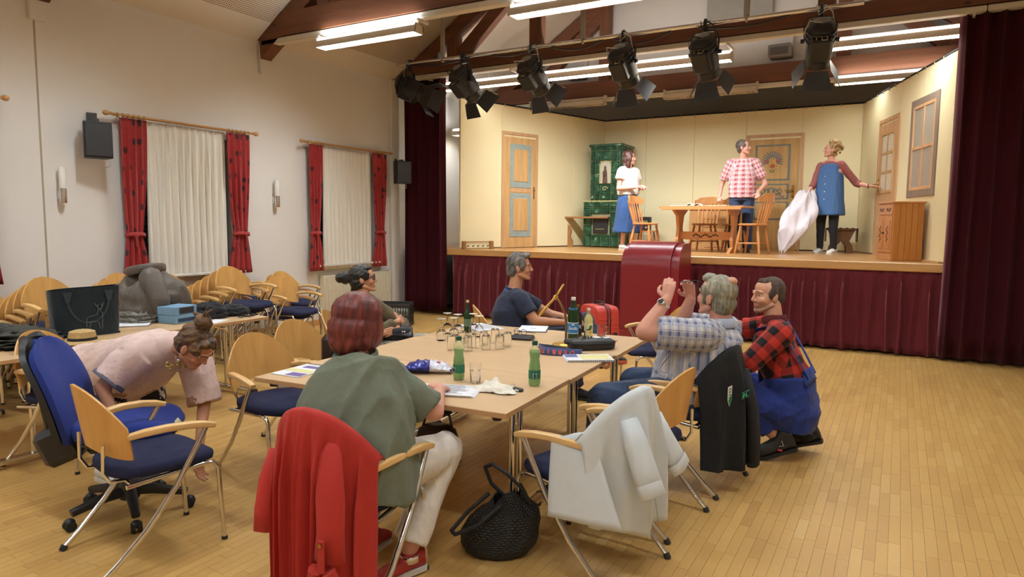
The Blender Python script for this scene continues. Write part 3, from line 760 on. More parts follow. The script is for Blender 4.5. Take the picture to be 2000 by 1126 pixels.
obj('bracket', MB().prism([(-.02, 0), (.09, 0), (.08, .12), (.03, .2), (.06, .32), (.02, .4), (-.16, .55), (-.08, .36), (-.1, .25), (-.05, .15)], .035, lambda u, v, w: V(u + .02, -.08 + w, v)), M['bench_wood'], b, False)

# ---- folk furniture on the stage
M['pine'] = wood('honey_pine', rgb(208, 146, 88), rgb(182, 116, 64), 2, 1, .35, .06)
M['pine_x'] = wood('honey_pine_long', rgb(212, 152, 94), rgb(188, 122, 68), 0, 1, .35, .05)
M['pine_y'] = wood('yellow_pine_planks', rgb(196, 132, 60), rgb(168, 104, 40), 2, .7, .4, .09)
M['pine_l'] = wood('light_pine', rgb(216, 164, 104), rgb(190, 136, 80), 2, 1, .4, .06)
M['carve'] = plain('painted_ornament_dark', rgb(58, 44, 40), .7)
def turned(m, a, b, r, seg=8):
    a, b = V(a), V(b); pr = [(0, .8), (.08, 1.1), (.15, .75), (.2, 1.1), (.5, 1.25), (.78, 1.0), (.82, .7), (.86, 1.05), (.94, .75), (1, .7)]
    return m.tube([a.lerp(b, q) for q, _ in pr], [r * k for _, k in pr], seg)
def farm_chair(loc, rz, label):
    t = thing('spindle_chair', label, 'chair', loc, rz, 'spindle-back chairs on the stage')
    obj('seat', MB().lathe([(.001, .44), (.2, .44), (.225, .452), (.225, .465), (.2, .475), (.001, .47)], (0, 0, 0), 20, None, 1, .95), M['pine_x'], t)
    for s in (-1, 1):
        obj('leg', turned(MB(), (s * .14, .13, .44), (s * .2, .19, 0), .019), M['pine'], t); obj('leg', turned(MB(), (s * .13, -.13, .44), (s * .2, -.2, 0), .019), M['pine'], t)
        obj('stretcher', turned(MB(), (s * .18, .165, .17), (s * .18, -.17, .17), .011), M['pine'], t)
    obj('stretcher', turned(MB(), (-.18, 0, .17), (.18, 0, .17), .011), M['pine'], t)
    for k in range(6):
        x = -.17 + k * .068; obj('spindle', turned(MB(), (x * .95, -.165 + abs(x) * .2, .46), (x * 1.12, -.25 + abs(x) * .1, .83), .012 if 0 < k < 5 else .016), M['pine'], t)
    obj('crest_rail', MB().sheet(lambda u, v: V(-.24 + .48 * u, -.285 + .12 * (2 * u - 1) ** 2, .8 + v * (.11 + .03 * math.sin(PI * u) - .03 * (abs(2 * u - 1) > .8))), 14, 3, .02), M['pine_x'], t)
    return t
def stage_table(x, y, rz):
    t = thing('trestle_table', 'honey pine trestle table with painted stretcher on the stage', 'table', (x, y, SH), rz)
    n = 7
    for k in range(n): obj('plank', MB().box((0, -.36 + .72 * (k + .5) / n, .735), (1.36, .72 / n - .001, .03), None, .003), M['pine_x'], t, False)
    for s in (-1, 1):
        obj('trestle', MB().prism([(-.3, 0), (-.18, .06), (-.1, .09), (-.13, .2), (-.08, .4), (-.14, .6), (-.3, .68), (-.3, .72), (.3, .72), (.3, .68), (.14, .6), (.08, .4), (.13, .2), (.1, .09), (.18, .06), (.3, 0)], .05, lambda u, v, w: V(s * .45 + w - .025, u, v)), M['pine'], t, False)
    s_ = obj('stretcher_board', MB().box((0, 0, .27), (.9, .03, .13), None, .005), M['pine_x'], t, False)
    m = MB()
    for k in range(13): m.ell((-.2 + k * .033, -.017, .27 + .02 * math.sin(k * 1.3)), (.012, .003, .022), Matrix.Rotation(k * .9, 3, 'Y'), 6, 4)
    obj('painted_ornament', m, M['carve'], s_, True, None)
    obj('table_edge', MB().box((0, -.35, .705), (1.3, .03, .035), None, .004), M['pine_x'], t, False)
    return t
stage_table(-2.78, 11.35, math.radians(-4))
farm_chair((-3.75, 11.15, SH), math.radians(-98), 'pine spindle-back chair at the left end of the trestle table')
farm_chair((-2.95, 11.95, SH), math.radians(176), 'pine spindle-back chair behind the trestle table, nearer its left end')
farm_chair((-2.42, 11.93, SH), math.radians(184), 'pine spindle-back chair behind the trestle table, in front of the man')
farm_chair((-2.0, 11.1, SH), math.radians(78), 'pine spindle-back chair at the right end of the trestle table')
sb = thing('sideboard', 'light pine sideboard with drawers behind the trestle table', 'sideboard', (-2.95, 12.9, SH))
obj('carcass', MB().box((0, 0, .36), (.95, .4, .72), None, .006), M['pine_l'], sb, False); obj('top', MB().box((0, 0, .735), (1.02, .45, .03), None, .006), M['pine_l'], sb, False)
for k in range(3):
    d = obj('drawer', MB().box((.0, -.205, .62 - k * .15), (.4, .02, .135), None, .006), M['pine_l'], sb, False); obj('knob', MB().ell((.0, -.225, .62 - k * .15), (.016, .016, .016)), M['carve'], d)
for s in (-1, 1): obj('door', MB().box((s * .33, -.205, .42), (.22, .02, .56), None, .006), M['pine_l'], sb, False)
obj('door', MB().box((0, -.205, .14), (.4, .02, .2), None, .006), M['pine_l'], sb, False)
# papers and a glass dish on the table
for x, y, r, lab in ((-3.22, 11.3, .3, 'white script sheets lying left on the trestle table'), (-2.6, 11.35, -.2, 'white script sheets lying right on the trestle table')):
    tag(obj('paper_sheets', MB().box((x, y, SH + .756), (.3, .21, .01), Matrix.Rotation(r, 3, 'Z'), .002), plain('paper_white', rgb(236, 232, 222), .8, 0, .03), None, False), lab, 'paper')
tag(obj('open_book', MB().sheet(lambda u, v: V(-3.0 + .26 * (u - .5), 11.42 + .18 * (v - .5), SH + .755 + .04 * abs(math.sin(u * 2 * PI))), 14, 2, .006), plain('book_page', rgb(226, 222, 214), .8), None), 'open white booklet in the middle of the trestle table', 'book')
# radio-like dark box on a small ledge behind the left chair
t = thing('small_radio', 'small dark radio behind the spindle chair at the stove', 'radio', (-4.28, 12.7, SH + .33))
obj('case', MB().box((0, 0, .13), (.22, .14, .26), None, .01), M['black_plastic'], t, False); obj('dial', MB().box((0, -.072, .16), (.16, .006, .06), None, .002), M['clip'], t, False); obj('knob', MB().cyl((.05, -.07, .06), (.05, -.085, .06), .02), M['chrome'], t)
t = thing('low_stand', 'low wooden stand under the small dark radio', 'stand', (-4.28, 12.7, SH))
obj('top', MB().box((0, 0, .315), (.42, .3, .03), None, .006), M['pine_x'], t, False)
for a in (-1, 1):
    for c in (-1, 1): obj('leg', turned(MB(), (a * .15, c * .1, .3), (a * .18, c * .13, 0), .018), M['pine'], t)
# cabinet at the right: front faces into the set
cb = thing('pine_cabinet', 'pine cabinet with two drawers and carved doors at the right set wall', 'cabinet', (.0, 10.48, SH), math.radians(-72))
# local: x along the wall towards the audience, y into the wall
obj('carcass', MB().box((.0, .0, .375), (.56, .36, .75), None, .004), M['pine'], cb, False); obj('top', MB().box((0, 0, .762), (.6, .4, .026), None, .006), M['pine_x'], cb, False); obj('plinth', MB().box((0, -.01, .045), (.575, .37, .09), None, .005), M['pine_x'], cb, False)
for k in range(5): obj('plank', MB().box((.287, -.142 + .071 * k, .38), (.014, .069, .74), None, .003), M['pine_y'], cb, False)
for s in (-1, 1):
    d = obj('drawer', MB().box((s * .135, -.185, .665), (.255, .02, .13), None, .006), M['pine_x'], cb, False)
    m = MB(); 
    for k in range(5): m.ell((s * .135 - .07 + k * .035, -.197, .665 + .015 * math.sin(k * 2)), (.012, .003, .02), Matrix.Rotation(k, 3, 'Y'), 6, 4)
    obj('painted_ornament', m, M['carve'], d, True, None)
    d = obj('door', MB().box((s * .135, -.185, .34), (.255, .02, .48), None, .006), M['pine'], cb, False)
    obj('door_field', MB().box((s * .135, -.198, .34), (.17, .012, .38), None, .006), M['pine'], d, False)
    m = MB()
    for k in range(8): m.ell((s * .135 + .03 * math.sin(k * 1.9), -.206, .26 + k * .025), (.012, .003, .02), Matrix.Rotation(k * .8, 3, 'Y'), 6, 4)
    obj('painted_ornament', m, M['carve'], d, True, None)
obj('key', MB().cyl((.0, -.2, .36), (.0, -.22, .36), .012, 8), M['iron'], cb)
# carved stool in the back right corner with a checked cloth
t = thing('carved_stool', 'dark carved wooden stool with checked top in the set corner', 'stool', (-.86, 12.7, SH), math.radians(8))
M['stool_wood'] = wood('stool_wood', rgb(132, 92, 52), rgb(98, 64, 34), 2, 1, .5)
for s in (-1, 1): obj('side_board', MB().prism([(-.2, 0), (-.08, 0), (-.07, .12), (0, .2), (.07, .12), (.08, 0), (.2, 0), (.17, .12), (.12, .2), (.2, .38), (-.2, .38), (-.12, .2), (-.17, .12)], .03, lambda u, v, w: V(u, s * .12 + w - .015, v)), M['stool_wood'], t, False)
obj('seat', MB().box((0, 0, .395), (.44, .34, .03), None, .006), M['stool_wood'], t, False)
def checks():
    t = NT('black_white_check'); c = t.node('ShaderNodeTexChecker', i_Scale=22.0); t.link(t.coords(), c.inputs[0]); c.inputs[1].default_value = rgb(220, 214, 200); c.inputs[2].default_value = (.02, .02, .02, 1); t.link(c.outputs[0], t.b.inputs[0]); return t.m
obj('checked_cloth', MB().box((0, 0, .415), (.47, .36, .012), None, .003), checks(), t, False)
for s in (-1, 1): obj('cloth_fall', MB().box((s * .238, 0, .3), (.01, .34, .22), None, .003), M['black_plastic'], t, False)
# little rail with pegs at the front left corner of the set
t = thing('peg_rail', 'small white peg rail with brown ends standing at the stage edge', 'rail', (-6.28, 9.86, SH), math.radians(66))
for x in (-.28, .28): obj('end_post', MB().box((x, 0, .07), (.07, .06, .14), None, .006), M['bench_wood'], t, False)
obj('rail', MB().box((0, 0, .125), (.56, .025, .018), None, .004), M['bench_wood'], t, False); obj('board', MB().box((0, .012, .06), (.5, .012, .09), None, .003), M['flat'], t, False)
for k in range(5): obj('peg', MB().cyl((-.2 + .1 * k, .01, .05), (-.2 + .1 * k, -.03, .06), .01, 8), M['iron'], t)
# wing furniture: dim cupboard behind the left curtain
t = thing('wing_cupboard', 'dim grey cupboard in the wing beside the left set wall', 'cupboard', (-7.3, 12.2, SH))
obj('body', MB().box((0, 0, .9), (.7, .5, 1.8), None, .01), plain('cupboard_grey', rgb(92, 84, 72), .6), t, False)
obj('door', MB().box((-.17, -.26, .9), (.33, .02, 1.7), None, .006), plain('cupboard_door', rgb(104, 94, 80), .6), t, False); obj('door', MB().box((.17, -.26, .9), (.33, .02, 1.7), None, .006), plain('cupboard_door2', rgb(100, 90, 76), .6), t, False)

# ---- prompter's box: tall dark red hood in front of the stage
def prompt_box():
    t = thing('prompter_box', 'tall glossy dark red prompter box with rounded hood before the stage', 'box', (-2.9, 9.05, 0), math.radians(-2))
    c = plain('dark_red_vinyl', rgb(128, 30, 38), .28, 0, .04); w, d = .315, .3
    prof = [(-d, 0), (-d, 1.02)] + [(-d + .0 + .36 - .36 * math.cos(q), 1.02 + .36 * math.sin(q)) for q in np.linspace(0.15, PI / 2, 8)] + [(d, 1.38), (d, 0)]
    obj('front_cover', MB().prism(prof, 2 * w, lambda u, v, q: V(q - w, u, v)), c, t, True, .5)
    obj('side_cover', MB().prism([(a + .02 if a < 0 else a, b * .985) for a, b in prof], .12, lambda u, v, q: V(w + q - .1 * max(0, (v - 1.1)) * q / .12, u, v)), c, t, True, .5)
    obj('side_cover', MB().prism([(a + .02 if a < 0 else a, b * .985) for a, b in prof], .06, lambda u, v, q: V(-w - q, u, v)), c, t, True, .5)
    obj('base_plinth', MB().box((.03, 0, .09), (2 * w + .24, 2 * d + .06, .18), None, .01), c, t, False)
    obj('seam', MB().tube([(w, -d - .002, 0.2), (w, -d - .002, 1.02)] + [(w, -d + .36 - .362 * math.cos(q), 1.02 + .362 * math.sin(q)) for q in np.linspace(.15, PI / 2, 8)], .006, 6), plain('seam_red', rgb(170, 60, 70), .3), t)
prompt_box()
# ---- lighting pipe on hangers with six spotlights
t = thing('lighting_pipe', 'long silver lighting pipe hanging across the stage front', 'pipe', (-3.9, 9.0, 4.165))
obj('tube', MB().cyl((-3.42, 0, 0), (3.4, 0, 0), .026, 12), M['chrome'], t)
M['steel'] = plain('galvanised_steel', rgb(178, 172, 160), .4, .7)
for x in (-2.5, -.11, 2.1):
    obj('hanger', MB().box((x, 0, .45), (.07, .035, .85), None, .006), M['steel'], t, False); obj('clamp', MB().tube([(x, .04 * math.cos(q), .04 * math.sin(q)) for q in (2 * PI * k / 12 for k in range(12))], .012, 6, True, None, True), M['steel'], t)
for x0, x1, dz in ((-1.6, -.9, .05), (-.6, .2, .08), (.35, 1.15, .1), (1.5, 2.6, .06), (-3.1, -2.0, .04)):
    obj('power_cable', MB().tube([(x0 + (x1 - x0) * q, .012, -.03 - dz * math.sin(PI * q)) for q in np.linspace(0, 1, 10)], .011, 6), M['black_plastic'], t)
SPS = 1.15
M['cable_white'] = plain('cable_white', rgb(190, 188, 182), .5)
def spot(x, yaw, tilt, label, white=True):
    """theatre spotlight: yoke, clamp, ribbed body, lens tube, four barn doors, dimples of knobs"""
    t = thing('spotlight', label, 'spotlight', (x, 9.0, 4.165), yaw, 'black spotlights on the pipe'); t.scale = (SPS,) * 3
    obj('hook_clamp', MB().tube([(0, .045 * math.cos(q), .045 * math.sin(q)) for q in np.linspace(-.6, 4.0, 10)], .014, 6).box((0, 0, -.06), (.05, .05, .05), None, .008), M['black_metal'], t)
    yk = obj('yoke', MB().tube([(-.15, 0, -.33), (-.155, 0, -.16), (-.12, 0, -.095), (0, 0, -.085), (.12, 0, -.095), (.155, 0, -.16), (.15, 0, -.33)], 1.0, 8, True, (.006, .02)), M['black_metal'], t)
    for s in (-1, 1): obj('pivot_knob', MB().cyl((s * .15, 0, -.32), (s * .185, 0, -.32), .022, 10), M['black_metal'], yk)
    R = Matrix.Translation((0, 0, -.32)) @ Matrix.Rotation(tilt, 4, 'X')
    # body: rounded lamp house, long axis along local y
    ring = lambda y, w, h, z: [V(w * math.copysign(abs(math.cos(q)) ** .7, math.cos(q)), y, z + h * math.copysign(abs(math.sin(q)) ** .7, math.sin(q))) for q in (2 * PI * k / 20 for k in range(20))]
    b = MB().loft([ring(-.2, .05, .05, .02), ring(-.19, .1, .1, .01), ring(-.15, .13, .13, 0), ring(-.02, .135, .14, -.01), ring(.1, .13, .14, -.015), ring(.18, .125, .13, -.01)]).xf(R)
    obj('lamp_house', b, M['black_metal'], t, True, .9)
    m = MB()
    for y in (-.13, -.08, -.03): m.loft([ring(y, .145, .15, 0), ring(y + .012, .145, .15, 0)])
    obj('cooling_fin', m.xf(R), M['black_metal'], t, True)
    obj('rear_cap', MB().ell((0, -.19, .03), (.085, .03, .06)).xf(R), plain('satin_grey', rgb(120, 122, 126), .35, .3) if 'spot_cap' not in M else M['spot_cap'], t)
    obj('under_box', MB().box((0, .02, -.15), (.2, .24, .1), None, .02).xf(R), M['black_metal'], t, False)
    m = MB()
    for k in range(3):
        for j in range(2): m.ell((-.05 + .05 * k, -.105, -.14 - .03 * j), (.008, .01, .008), None, 8, 5)
    obj('setting_knobs', m.xf(R), M['clip'], t)
    obj('name_plate', MB().box((.02, -.101, -.185), (.05, .004, .012)).xf(R), M['cable_white'], t, False)
    obj('lens_tube', MB().lathe([(.11, .18), (.125, .19), (.125, .27), (.12, .275), (.1, .27), (.1, .2)], (0, 0, -.01), 20, rot_to((0, 1, 0))).xf(R), M['black_metal'], t)
    obj('lens', MB().ell((0, .2, -.01), (.1, .02, .1)).xf(R), glass('lens_glass') if 'lens' not in M else M['lens'], t)
    for k, (ax, op) in enumerate((('T', -.5), ('B', .55), ('L', .5), ('R', .5))):
        hw, L = .13, .2
        door = [V(-hw, 0, 0), V(hw, 0, 0), V(hw * .72, L, 0), V(-hw * .72, L, 0)] if ax in 'TB' else [V(0, 0, -hw), V(0, 0, hw), V(0, L, hw * 1.25), V(0, L, -hw * 1.25)]
        if ax in 'TB': door = [V(-hw * .8, 0, 0), V(hw * .8, 0, 0), V(hw * 1.2, L, 0), V(-hw * 1.2, L, 0)]
        sg = {'T': 1, 'B': -1, 'L': -1, 'R': 1}[ax]
        if ax in 'TB': Q = Matrix.Translation((0, .275, sg * .125 - .01)) @ Matrix.Rotation(sg * .55, 4, 'X')
        else: Q = Matrix.Translation((sg * .125, .275, -.01)) @ Matrix.Rotation(-sg * .55, 4, 'Z')
        th = V(0, 0, .004) if ax in 'TB' else V(.004, 0, 0)
        m = MB().add(door + [p + th for p in door], [(3, 2, 1, 0), (4, 5, 6, 7), (0, 1, 5, 4), (1, 2, 6, 5), (2, 3, 7, 6), (3, 0, 4, 7)]); obj('barn_door', m.xf(R @ Q), M['black_metal'], t, False)
    cm = M['cable_white'] if white else M['black_plastic']
    c = [R @ V(0, -.2, -.02), R @ V(-.12, -.24, -.04), R @ V(-.16, -.1, -.02), V(.14, -.03, -.2), V(.1, -.03, -.04), V(.02, -.03, .02)]
    obj('power_cable', MB().tube(c, .008, 6), cm, t)
    obj('safety_cable', MB().tube([V(.05, 0, .03), V(.0, -.04, -.02), V(-.05, -.03, .03), V(-.02, -.05, -.08), V(.04, -.04, -.03)], .005, 5), cm, t)
    return t
M['spot_cap'] = plain('satin_grey', rgb(150, 152, 156), .35, .5); M['lens'] = glass('lens_glass')
for k, (x, yaw, tilt, na, wh) in enumerate(((-7.05, -75, -25, 'at the left end of the pipe, tilted sideways', True), (-6.0, -20, -42, 'over the left set wall, its barn doors open', False), (-4.8, -15, -42, 'above the blue-panelled door corner, pale cable wrapped round', True), (-3.4, -8, -48, 'beside the middle pipe hanger, pale cable looped', True), (-2.3, -6, -50, 'fifth along the pipe, black cables only', False), (-.95, 12, -48, 'nearest the right curtain, cables bundled', True))):
    spot(x, math.radians(yaw), math.radians(tilt), 'black theatre spotlight ' + na, wh)
# ================================================================ CHAIRS AND TABLES OF THE HALL
def make_armchair(label, loc, rz):
    t = thing('armchair', label, 'chair', loc, rz, 'beech armchairs with navy seats')
    def seat_ring(k, z):
        pts = []
        for q in (2 * PI * j / 28 for j in range(28)):
            c, s = math.cos(q), math.sin(q); hx = .235 - .018 * (s < 0) * abs(s); x = hx * math.copysign(abs(c) ** .55, c); y = .245 * math.copysign(abs(s) ** .6, s)
            pts.append(V(x * k, y * k + .01, z + .012 * (1 if s > .9 else 0) * 0 - .02 * max(0, s) ** 6))
        return pts
    obj('seat', MB().loft([seat_ring(.9, .425), seat_ring(.985, .43), seat_ring(1.0, .45), seat_ring(.985, .468), seat_ring(.9, .48), seat_ring(.6, .484), seat_ring(.2, .482)]), M['navy_fabric'], t, True, None)
    # plywood back shell: wide arch, curved round the sitter
    def back(u, v):
        a = 2 * u - 1; top = .865 - .17 * abs(a) ** 2.6 - .02 * abs(a); bot = .545 + .035 * math.cos(a * PI * 1.0) * .6 - .0 * abs(a)
        z = bot + (top - bot) * v; hw = .235 - .03 * max(0, (.66 - z) / .12) ** 2 * 0
        x = a * hw * (1 - .06 * max(0, (.62 - z) / .08)); y = -.265 - .05 * (z - .55) / .3 + .10 * a * a
        return V(x, y, z)
    obj('backrest', MB().sheet(back, 20, 12, .011), M['beech'], t, True, .9)
    for s in (-1, 1):
        obj('armrest', MB().tube([(s * .225, -.185, .632), (s * .25, -.12, .645), (s * .272, -.03, .652), (s * .282, .07, .647), (s * .283, .14, .635), (s * .28, .185, .622)], [.85, 1, 1, 1, 1, .75], 12, True, (.024, .017)), M['beech_y'], t)
        l = obj('rear_leg', MB().tube([(s * .275, .15, .625), (s * .277, .1, .54), (s * .275, .0, .37), (s * .268, -.13, .2), (s * .258, -.25, .08), (s * .25, -.33, .012)], .0135, 10), M['chrome'], t)
        obj('foot_cap', MB().cyl((s * .2505, -.322, .024), (s * .2485, -.336, 0), .0165, 10), M['black_plastic'], l)
        l = obj('front_leg', MB().tube([(s * .216, .25, .012), (s * .215, .238, .2), (s * .214, .23, .38), (s * .213, .205, .414), (s * .213, .15, .42), (s * .217, -.02, .412), (s * .224, -.2, .402)], .0115, 10), M['chrome'], t)
        obj('foot_cap', MB().cyl((s * .216, .25, .016), (s * .216, .2505, 0), .015, 10), M['black_plastic'], l)
        obj('back_support', MB().tube([(s * .14, -.16, .41), (s * .145, -.24, .42), (s * .15, -.268, .47), (s * .155, -.265, .6)], .009, 8), M['chrome'], t)
    obj('cross_rail', MB().tube([(-.222, -.17, .404), (.222, -.17, .404)], .009, 8).tube([(-.213, .12, .418), (.213, .12, .418)], .009, 8), M['chrome'], t)
    return t
def R(d): return math.radians(d)
chA = make_armchair('beech armchair standing empty in front of the blue office chair', (-3.163, 1.97, 0), R(-10.9))
dup(chA, (-4.755, 2.433, 0), R(-76), 'beech armchair the woman in pink sits on, behind the office chair')
chE = dup(chA, (-2.018, 2.172, 0), R(8), 'beech armchair with the red cardigan over its back')
chF = dup(chA, (-1.275, 2.96, 0), R(76.6), 'beech armchair with the light blue coat over its back')
chG = dup(chA, (-1.229, 3.57, 0), R(81.3), 'empty beech armchair between the blue coat and the black fleece')
chH = dup(chA, (-1.147, 4.265, 0), R(81.3), 'beech armchair with the black fleece, under the man in checks')
dup(chA, (-3.45, 3.02, 0), R(-100), 'empty beech armchair at the left table edge, beside the flowered booklet')
dup(chA, (-3.72, 3.62, 0), R(-98), 'beech armchair half hidden behind the red-haired woman')
dup(chA, (-3.95, 4.35, 0), R(-62), 'beech armchair under the woman with the hair bun')
dup(chA, (-3.12, 5.42, 0), R(-50), 'beech armchair under the man in the navy shirt')
dup(chA, (-1.95, 6.12, 0), R(128), 'empty beech armchair at the far table end, before the red box')
# stacks along the left wall: (x, y, turn, number, place words)
STK = [(-7.25, 6.62, -90, 2, 'in the stack beside the radiator'), (-6.55, 5.95, -90, 2, 'in the stack at the end of the side table, nearest the hall'),
       (-6.62, 5.12, -88, 5, 'in the front stack behind the car keys'), (-7.3, 5.72, -90, 4, 'in the wall stack under the first window\'s far curtain'),
       (-7.42, 4.98, -90, 3, 'in the wall stack behind the grey jacket'), (-7.25, 4.28, -86, 4, 'in the wall stack under the first window\'s near curtain'),
       (-6.45, 3.72, -86, 4, 'in the stack right of the dark felt bag'), (-7.3, 3.55, -88, 4, 'in the wall stack behind the dark felt bag'),
       (-6.62, 3.2, -88, 5, 'in the stack behind and left of the felt bag'), (-7.35, 2.95, -88, 4, 'in the wall stack at the picture\'s left edge'),
       (-6.6, 2.42, -88, 3, 'in the front stack at the picture\'s left edge')]
ORD = {1: ['single'], 2: ['bottom', 'top'], 3: ['bottom', 'middle', 'top'], 4: ['bottom', 'second from below', 'second from the top', 'top'], 5: ['bottom', 'second from below', 'middle', 'second from the top', 'top']}
for x, y, a, n, na in STK:
    fd = V(-math.sin(R(a)), math.cos(R(a)), 0)
    for k in range(n):
        p = V(x, y, 0) + fd * (.135 * (k - (n - 1) * .5)) + V(0, 0, .058 * k)
        dup(chA, p, R(a), 'beech armchair, %s %s' % (ORD[n][k], na), 'stacked beech armchairs along the left wall')

M['table_top'] = wood('table_laminate', rgb(214, 180, 138), rgb(203, 167, 124), 0, .8, .38)
M['table_edge'] = wood('table_edge', rgb(190, 150, 106), rgb(176, 136, 92), 0, .8, .45)
def folding_table(label, loc, rz, group):
    """1.6 x 0.8 m folding table; local x along its length, origin at centre"""
    t = thing('folding_table', label, 'table', loc, rz, group)
    obj('table_top', MB().box((0, 0, .7165), (1.598, .797, .027), None, .003), M['table_top'], t, False)
    e = MB()
    for s in (-1, 1): e.box((s * .7995, 0, .7155), (.003, .799, .024)).box((0, s * .399, .7155), (1.6, .003, .024))
    obj('edge_band', e, M['table_edge'], t, False)
    for s in (-1, 1):
        x = s * .66
        for q in (-1, 1):
            l = obj('leg', MB().cyl((x, q * .045, .05), (x, q * .045, .7), .0165, 12), M['chrome'], t)
        f = obj('foot_bar', MB().tube([(x, -.33, .045), (x, .33, .045)], 1.0, 10, True, (.028, .02)), M['chrome'], t)
        for q in (-1, 1):
            obj('end_cap', MB().tube([(x, q * .33, .045), (x, q * .352, .045)], 1.0, 10, True, (.03, .022)), M['black_plastic'], f); obj('glide', MB().cyl((x, q * .3, .025), (x, q * .3, 0), .02, 10), M['black_plastic'], f)
        obj('brace', MB().tube([(x, 0, .55), (x - s * .03, 0, .6), (x - s * .3, 0, .69)], .01, 8), M['chrome'], t)
        obj('hinge_bar', MB().box((x, 0, .69), (.06, .5, .026), None, .005), M['black_metal'], t, False)
        for q in (-1, 1): obj('stacking_knob', MB().lathe([(.001, -.02), (.022, -.018), (.026, -.005), (.026, .012)], (s * .72, q * .33, .69), 10), M['black_plastic'], t)
    return t
TA = 3.36; ta = R(TA); TO = V(-1.546, 2.6725, 0); ex = V(math.cos(ta), math.sin(ta), 0); ey = V(-math.sin(ta), math.cos(ta), 0)
def TP(a, b, z=.73):
    """a point on the joined tables: a along the near edge from its right corner (negative = left), b away from the camera"""
    p = TO + ex * a + ey * b; return V(p.x, p.y, z)
G = 'folding tables joined in the middle of the hall'
folding_table('folding table nearest the camera, with papers and two bottles', TP(-.8, .4, 0), ta, G)
folding_table('middle folding table of the joined three, with glasses', TP(-.79, 1.2, 0), ta, G)
folding_table('farthest folding table of the joined three, with the soda bottle', TP(-.775, 2.01, 0), ta, G)
folding_table('folding side table before the stacked chairs, with the grey jacket', (-5.45, 3.53, 0), R(90), 'folding tables along the left side')
folding_table('folding side table at the left edge, under the felt bag', (-5.62, 2.32, 0), R(0), 'folding tables along the left side')
# ================================================================ PEOPLE: bodies grown as one closed surface each
def grow(m, voxel, smooth=4, fac=.5, name='tmp'):
    """fuse overlapping limb volumes into one continuous surface"""
    me = m.mesh(name, None, False); o = bpy.data.objects.new(name, me); COL.objects.link(o)
    r = o.modifiers.new('r', 'REMESH'); r.mode = 'VOXEL'; r.voxel_size = voxel
    if smooth: s = o.modifiers.new('s', 'SMOOTH'); s.iterations = smooth; s.factor = fac
    e = bpy.data.meshes.new_from_object(o.evaluated_get(bpy.context.evaluated_depsgraph_get()))
    bpy.data.objects.remove(o); bpy.data.meshes.remove(me)
    n = len(e.vertices); co = np.empty(n * 3, np.float32); e.vertices.foreach_get('co', co)
    nn = np.empty(n * 3, np.float32); e.vertices.foreach_get('normal', nn)
    f = [tuple(p.vertices) for p in e.polygons]; bpy.data.meshes.remove(e)
    return co.reshape(-1, 3).astype(float), f, nn.reshape(-1, 3).astype(float)
def npmesh(name, vs, fs, mat):
    me = bpy.data.meshes.new(name); me.from_pydata(vs.tolist(), [], fs); me.update(); me.materials.append(mat)
    me.polygons.foreach_set('use_smooth', [True] * len(me.polygons)); return me
def join(*gs):
    vs, fs, o = [], [], 0
    for v, f, n in gs: vs.append(v); fs += [tuple(i + o for i in q) for q in f]; o += len(v)
    return np.concatenate(vs), fs
def nz(p, s=1.0): return noise.noise(V(p) * s)
def folds(g, amp, freq, dirn=None, seed=0.0, mask=None):
    """cloth creases: ridged noise, drawn out along dirn"""
    v, f, n = g; out = v.copy()
    d = V(dirn).normalized() if dirn is not None else None
    for i, p in enumerate(v):
        q = V(p)
        if d is not None: q = q - d * (q.dot(d) * .72)
        q = q * freq + V(seed, seed * 2, -seed)
        a = 1 - abs(noise.noise(q)) * 2; b = noise.noise(q * 2.1 + V(3, 1, 7))
        k = mask(p) if mask else 1.0
        out[i] = p + n[i] * amp * k * (a * a * .8 + b * .5 - .25)
    return out, f, n
def frame(fwd, up=(0, 0, 1)):
    y = V(fwd).normalized(); x = y.cross(V(up)).normalized(); z = x.cross(y); return Matrix((x, y, z)).transposed()
def skin_mat(name, c, red=.5):
    t = NT(name); n = t.noise(18, t.coords(), 3); a = t.node('ShaderNodeAttribute', attribute_name='tint')
    t.col(t.mix(1.0, t.mix(n, dk(c, .93), dk(c, 1.07)), a.outputs['Color'], 'MULTIPLY')); t.b.inputs['Roughness'].default_value = .52
    t.b.inputs['Subsurface Weight'].default_value = .12; t.b.inputs['Subsurface Radius'].default_value = (.012, .005, .003); t.b.inputs['Subsurface Scale'].default_value = 1.0
    t.bump(t.noise(220, t.coords(), 2), .06, .001); return t.m
def hair_mat(name, c1, c2, axis='z', rough=.5, stretch=(60, 60, 5)):
    t = NT(name); co = t.coords(stretch, attr='huv'); n = t.noise(1.0, co, 4, .65); co2 = t.coords((3, 3, 3)); n2 = t.noise(2.2, co2, 2)
    t.col(t.ramp(t.math('ADD', t.math('MULTIPLY', n, .65), t.math('MULTIPLY', n2, .35)), [(.40, c1), (.68, c2)])); t.b.inputs['Roughness'].default_value = rough
    t.bump(n, .5, .004); return t.m
def cloth_mat(name, c, rough=.85, var=.08, weave=420, sheen=.08, bump=.12, crease=.55, cs=6.5):
    t = NT(name); n = t.noise(5, t.coords(), 3); t.col(t.mix(n, dk(c, 1 - var), dk(c, 1 + var))); t.b.inputs['Roughness'].default_value = rough; t.b.inputs['Sheen Weight'].default_value = sheen
    t.crease(crease, cs, weave); return t.m
M['eye_white'] = plain('eye_white', rgb(222, 214, 206), .25); M['iris'] = plain('iris_dark', rgb(52, 38, 30), .2)
M['lips'] = {}
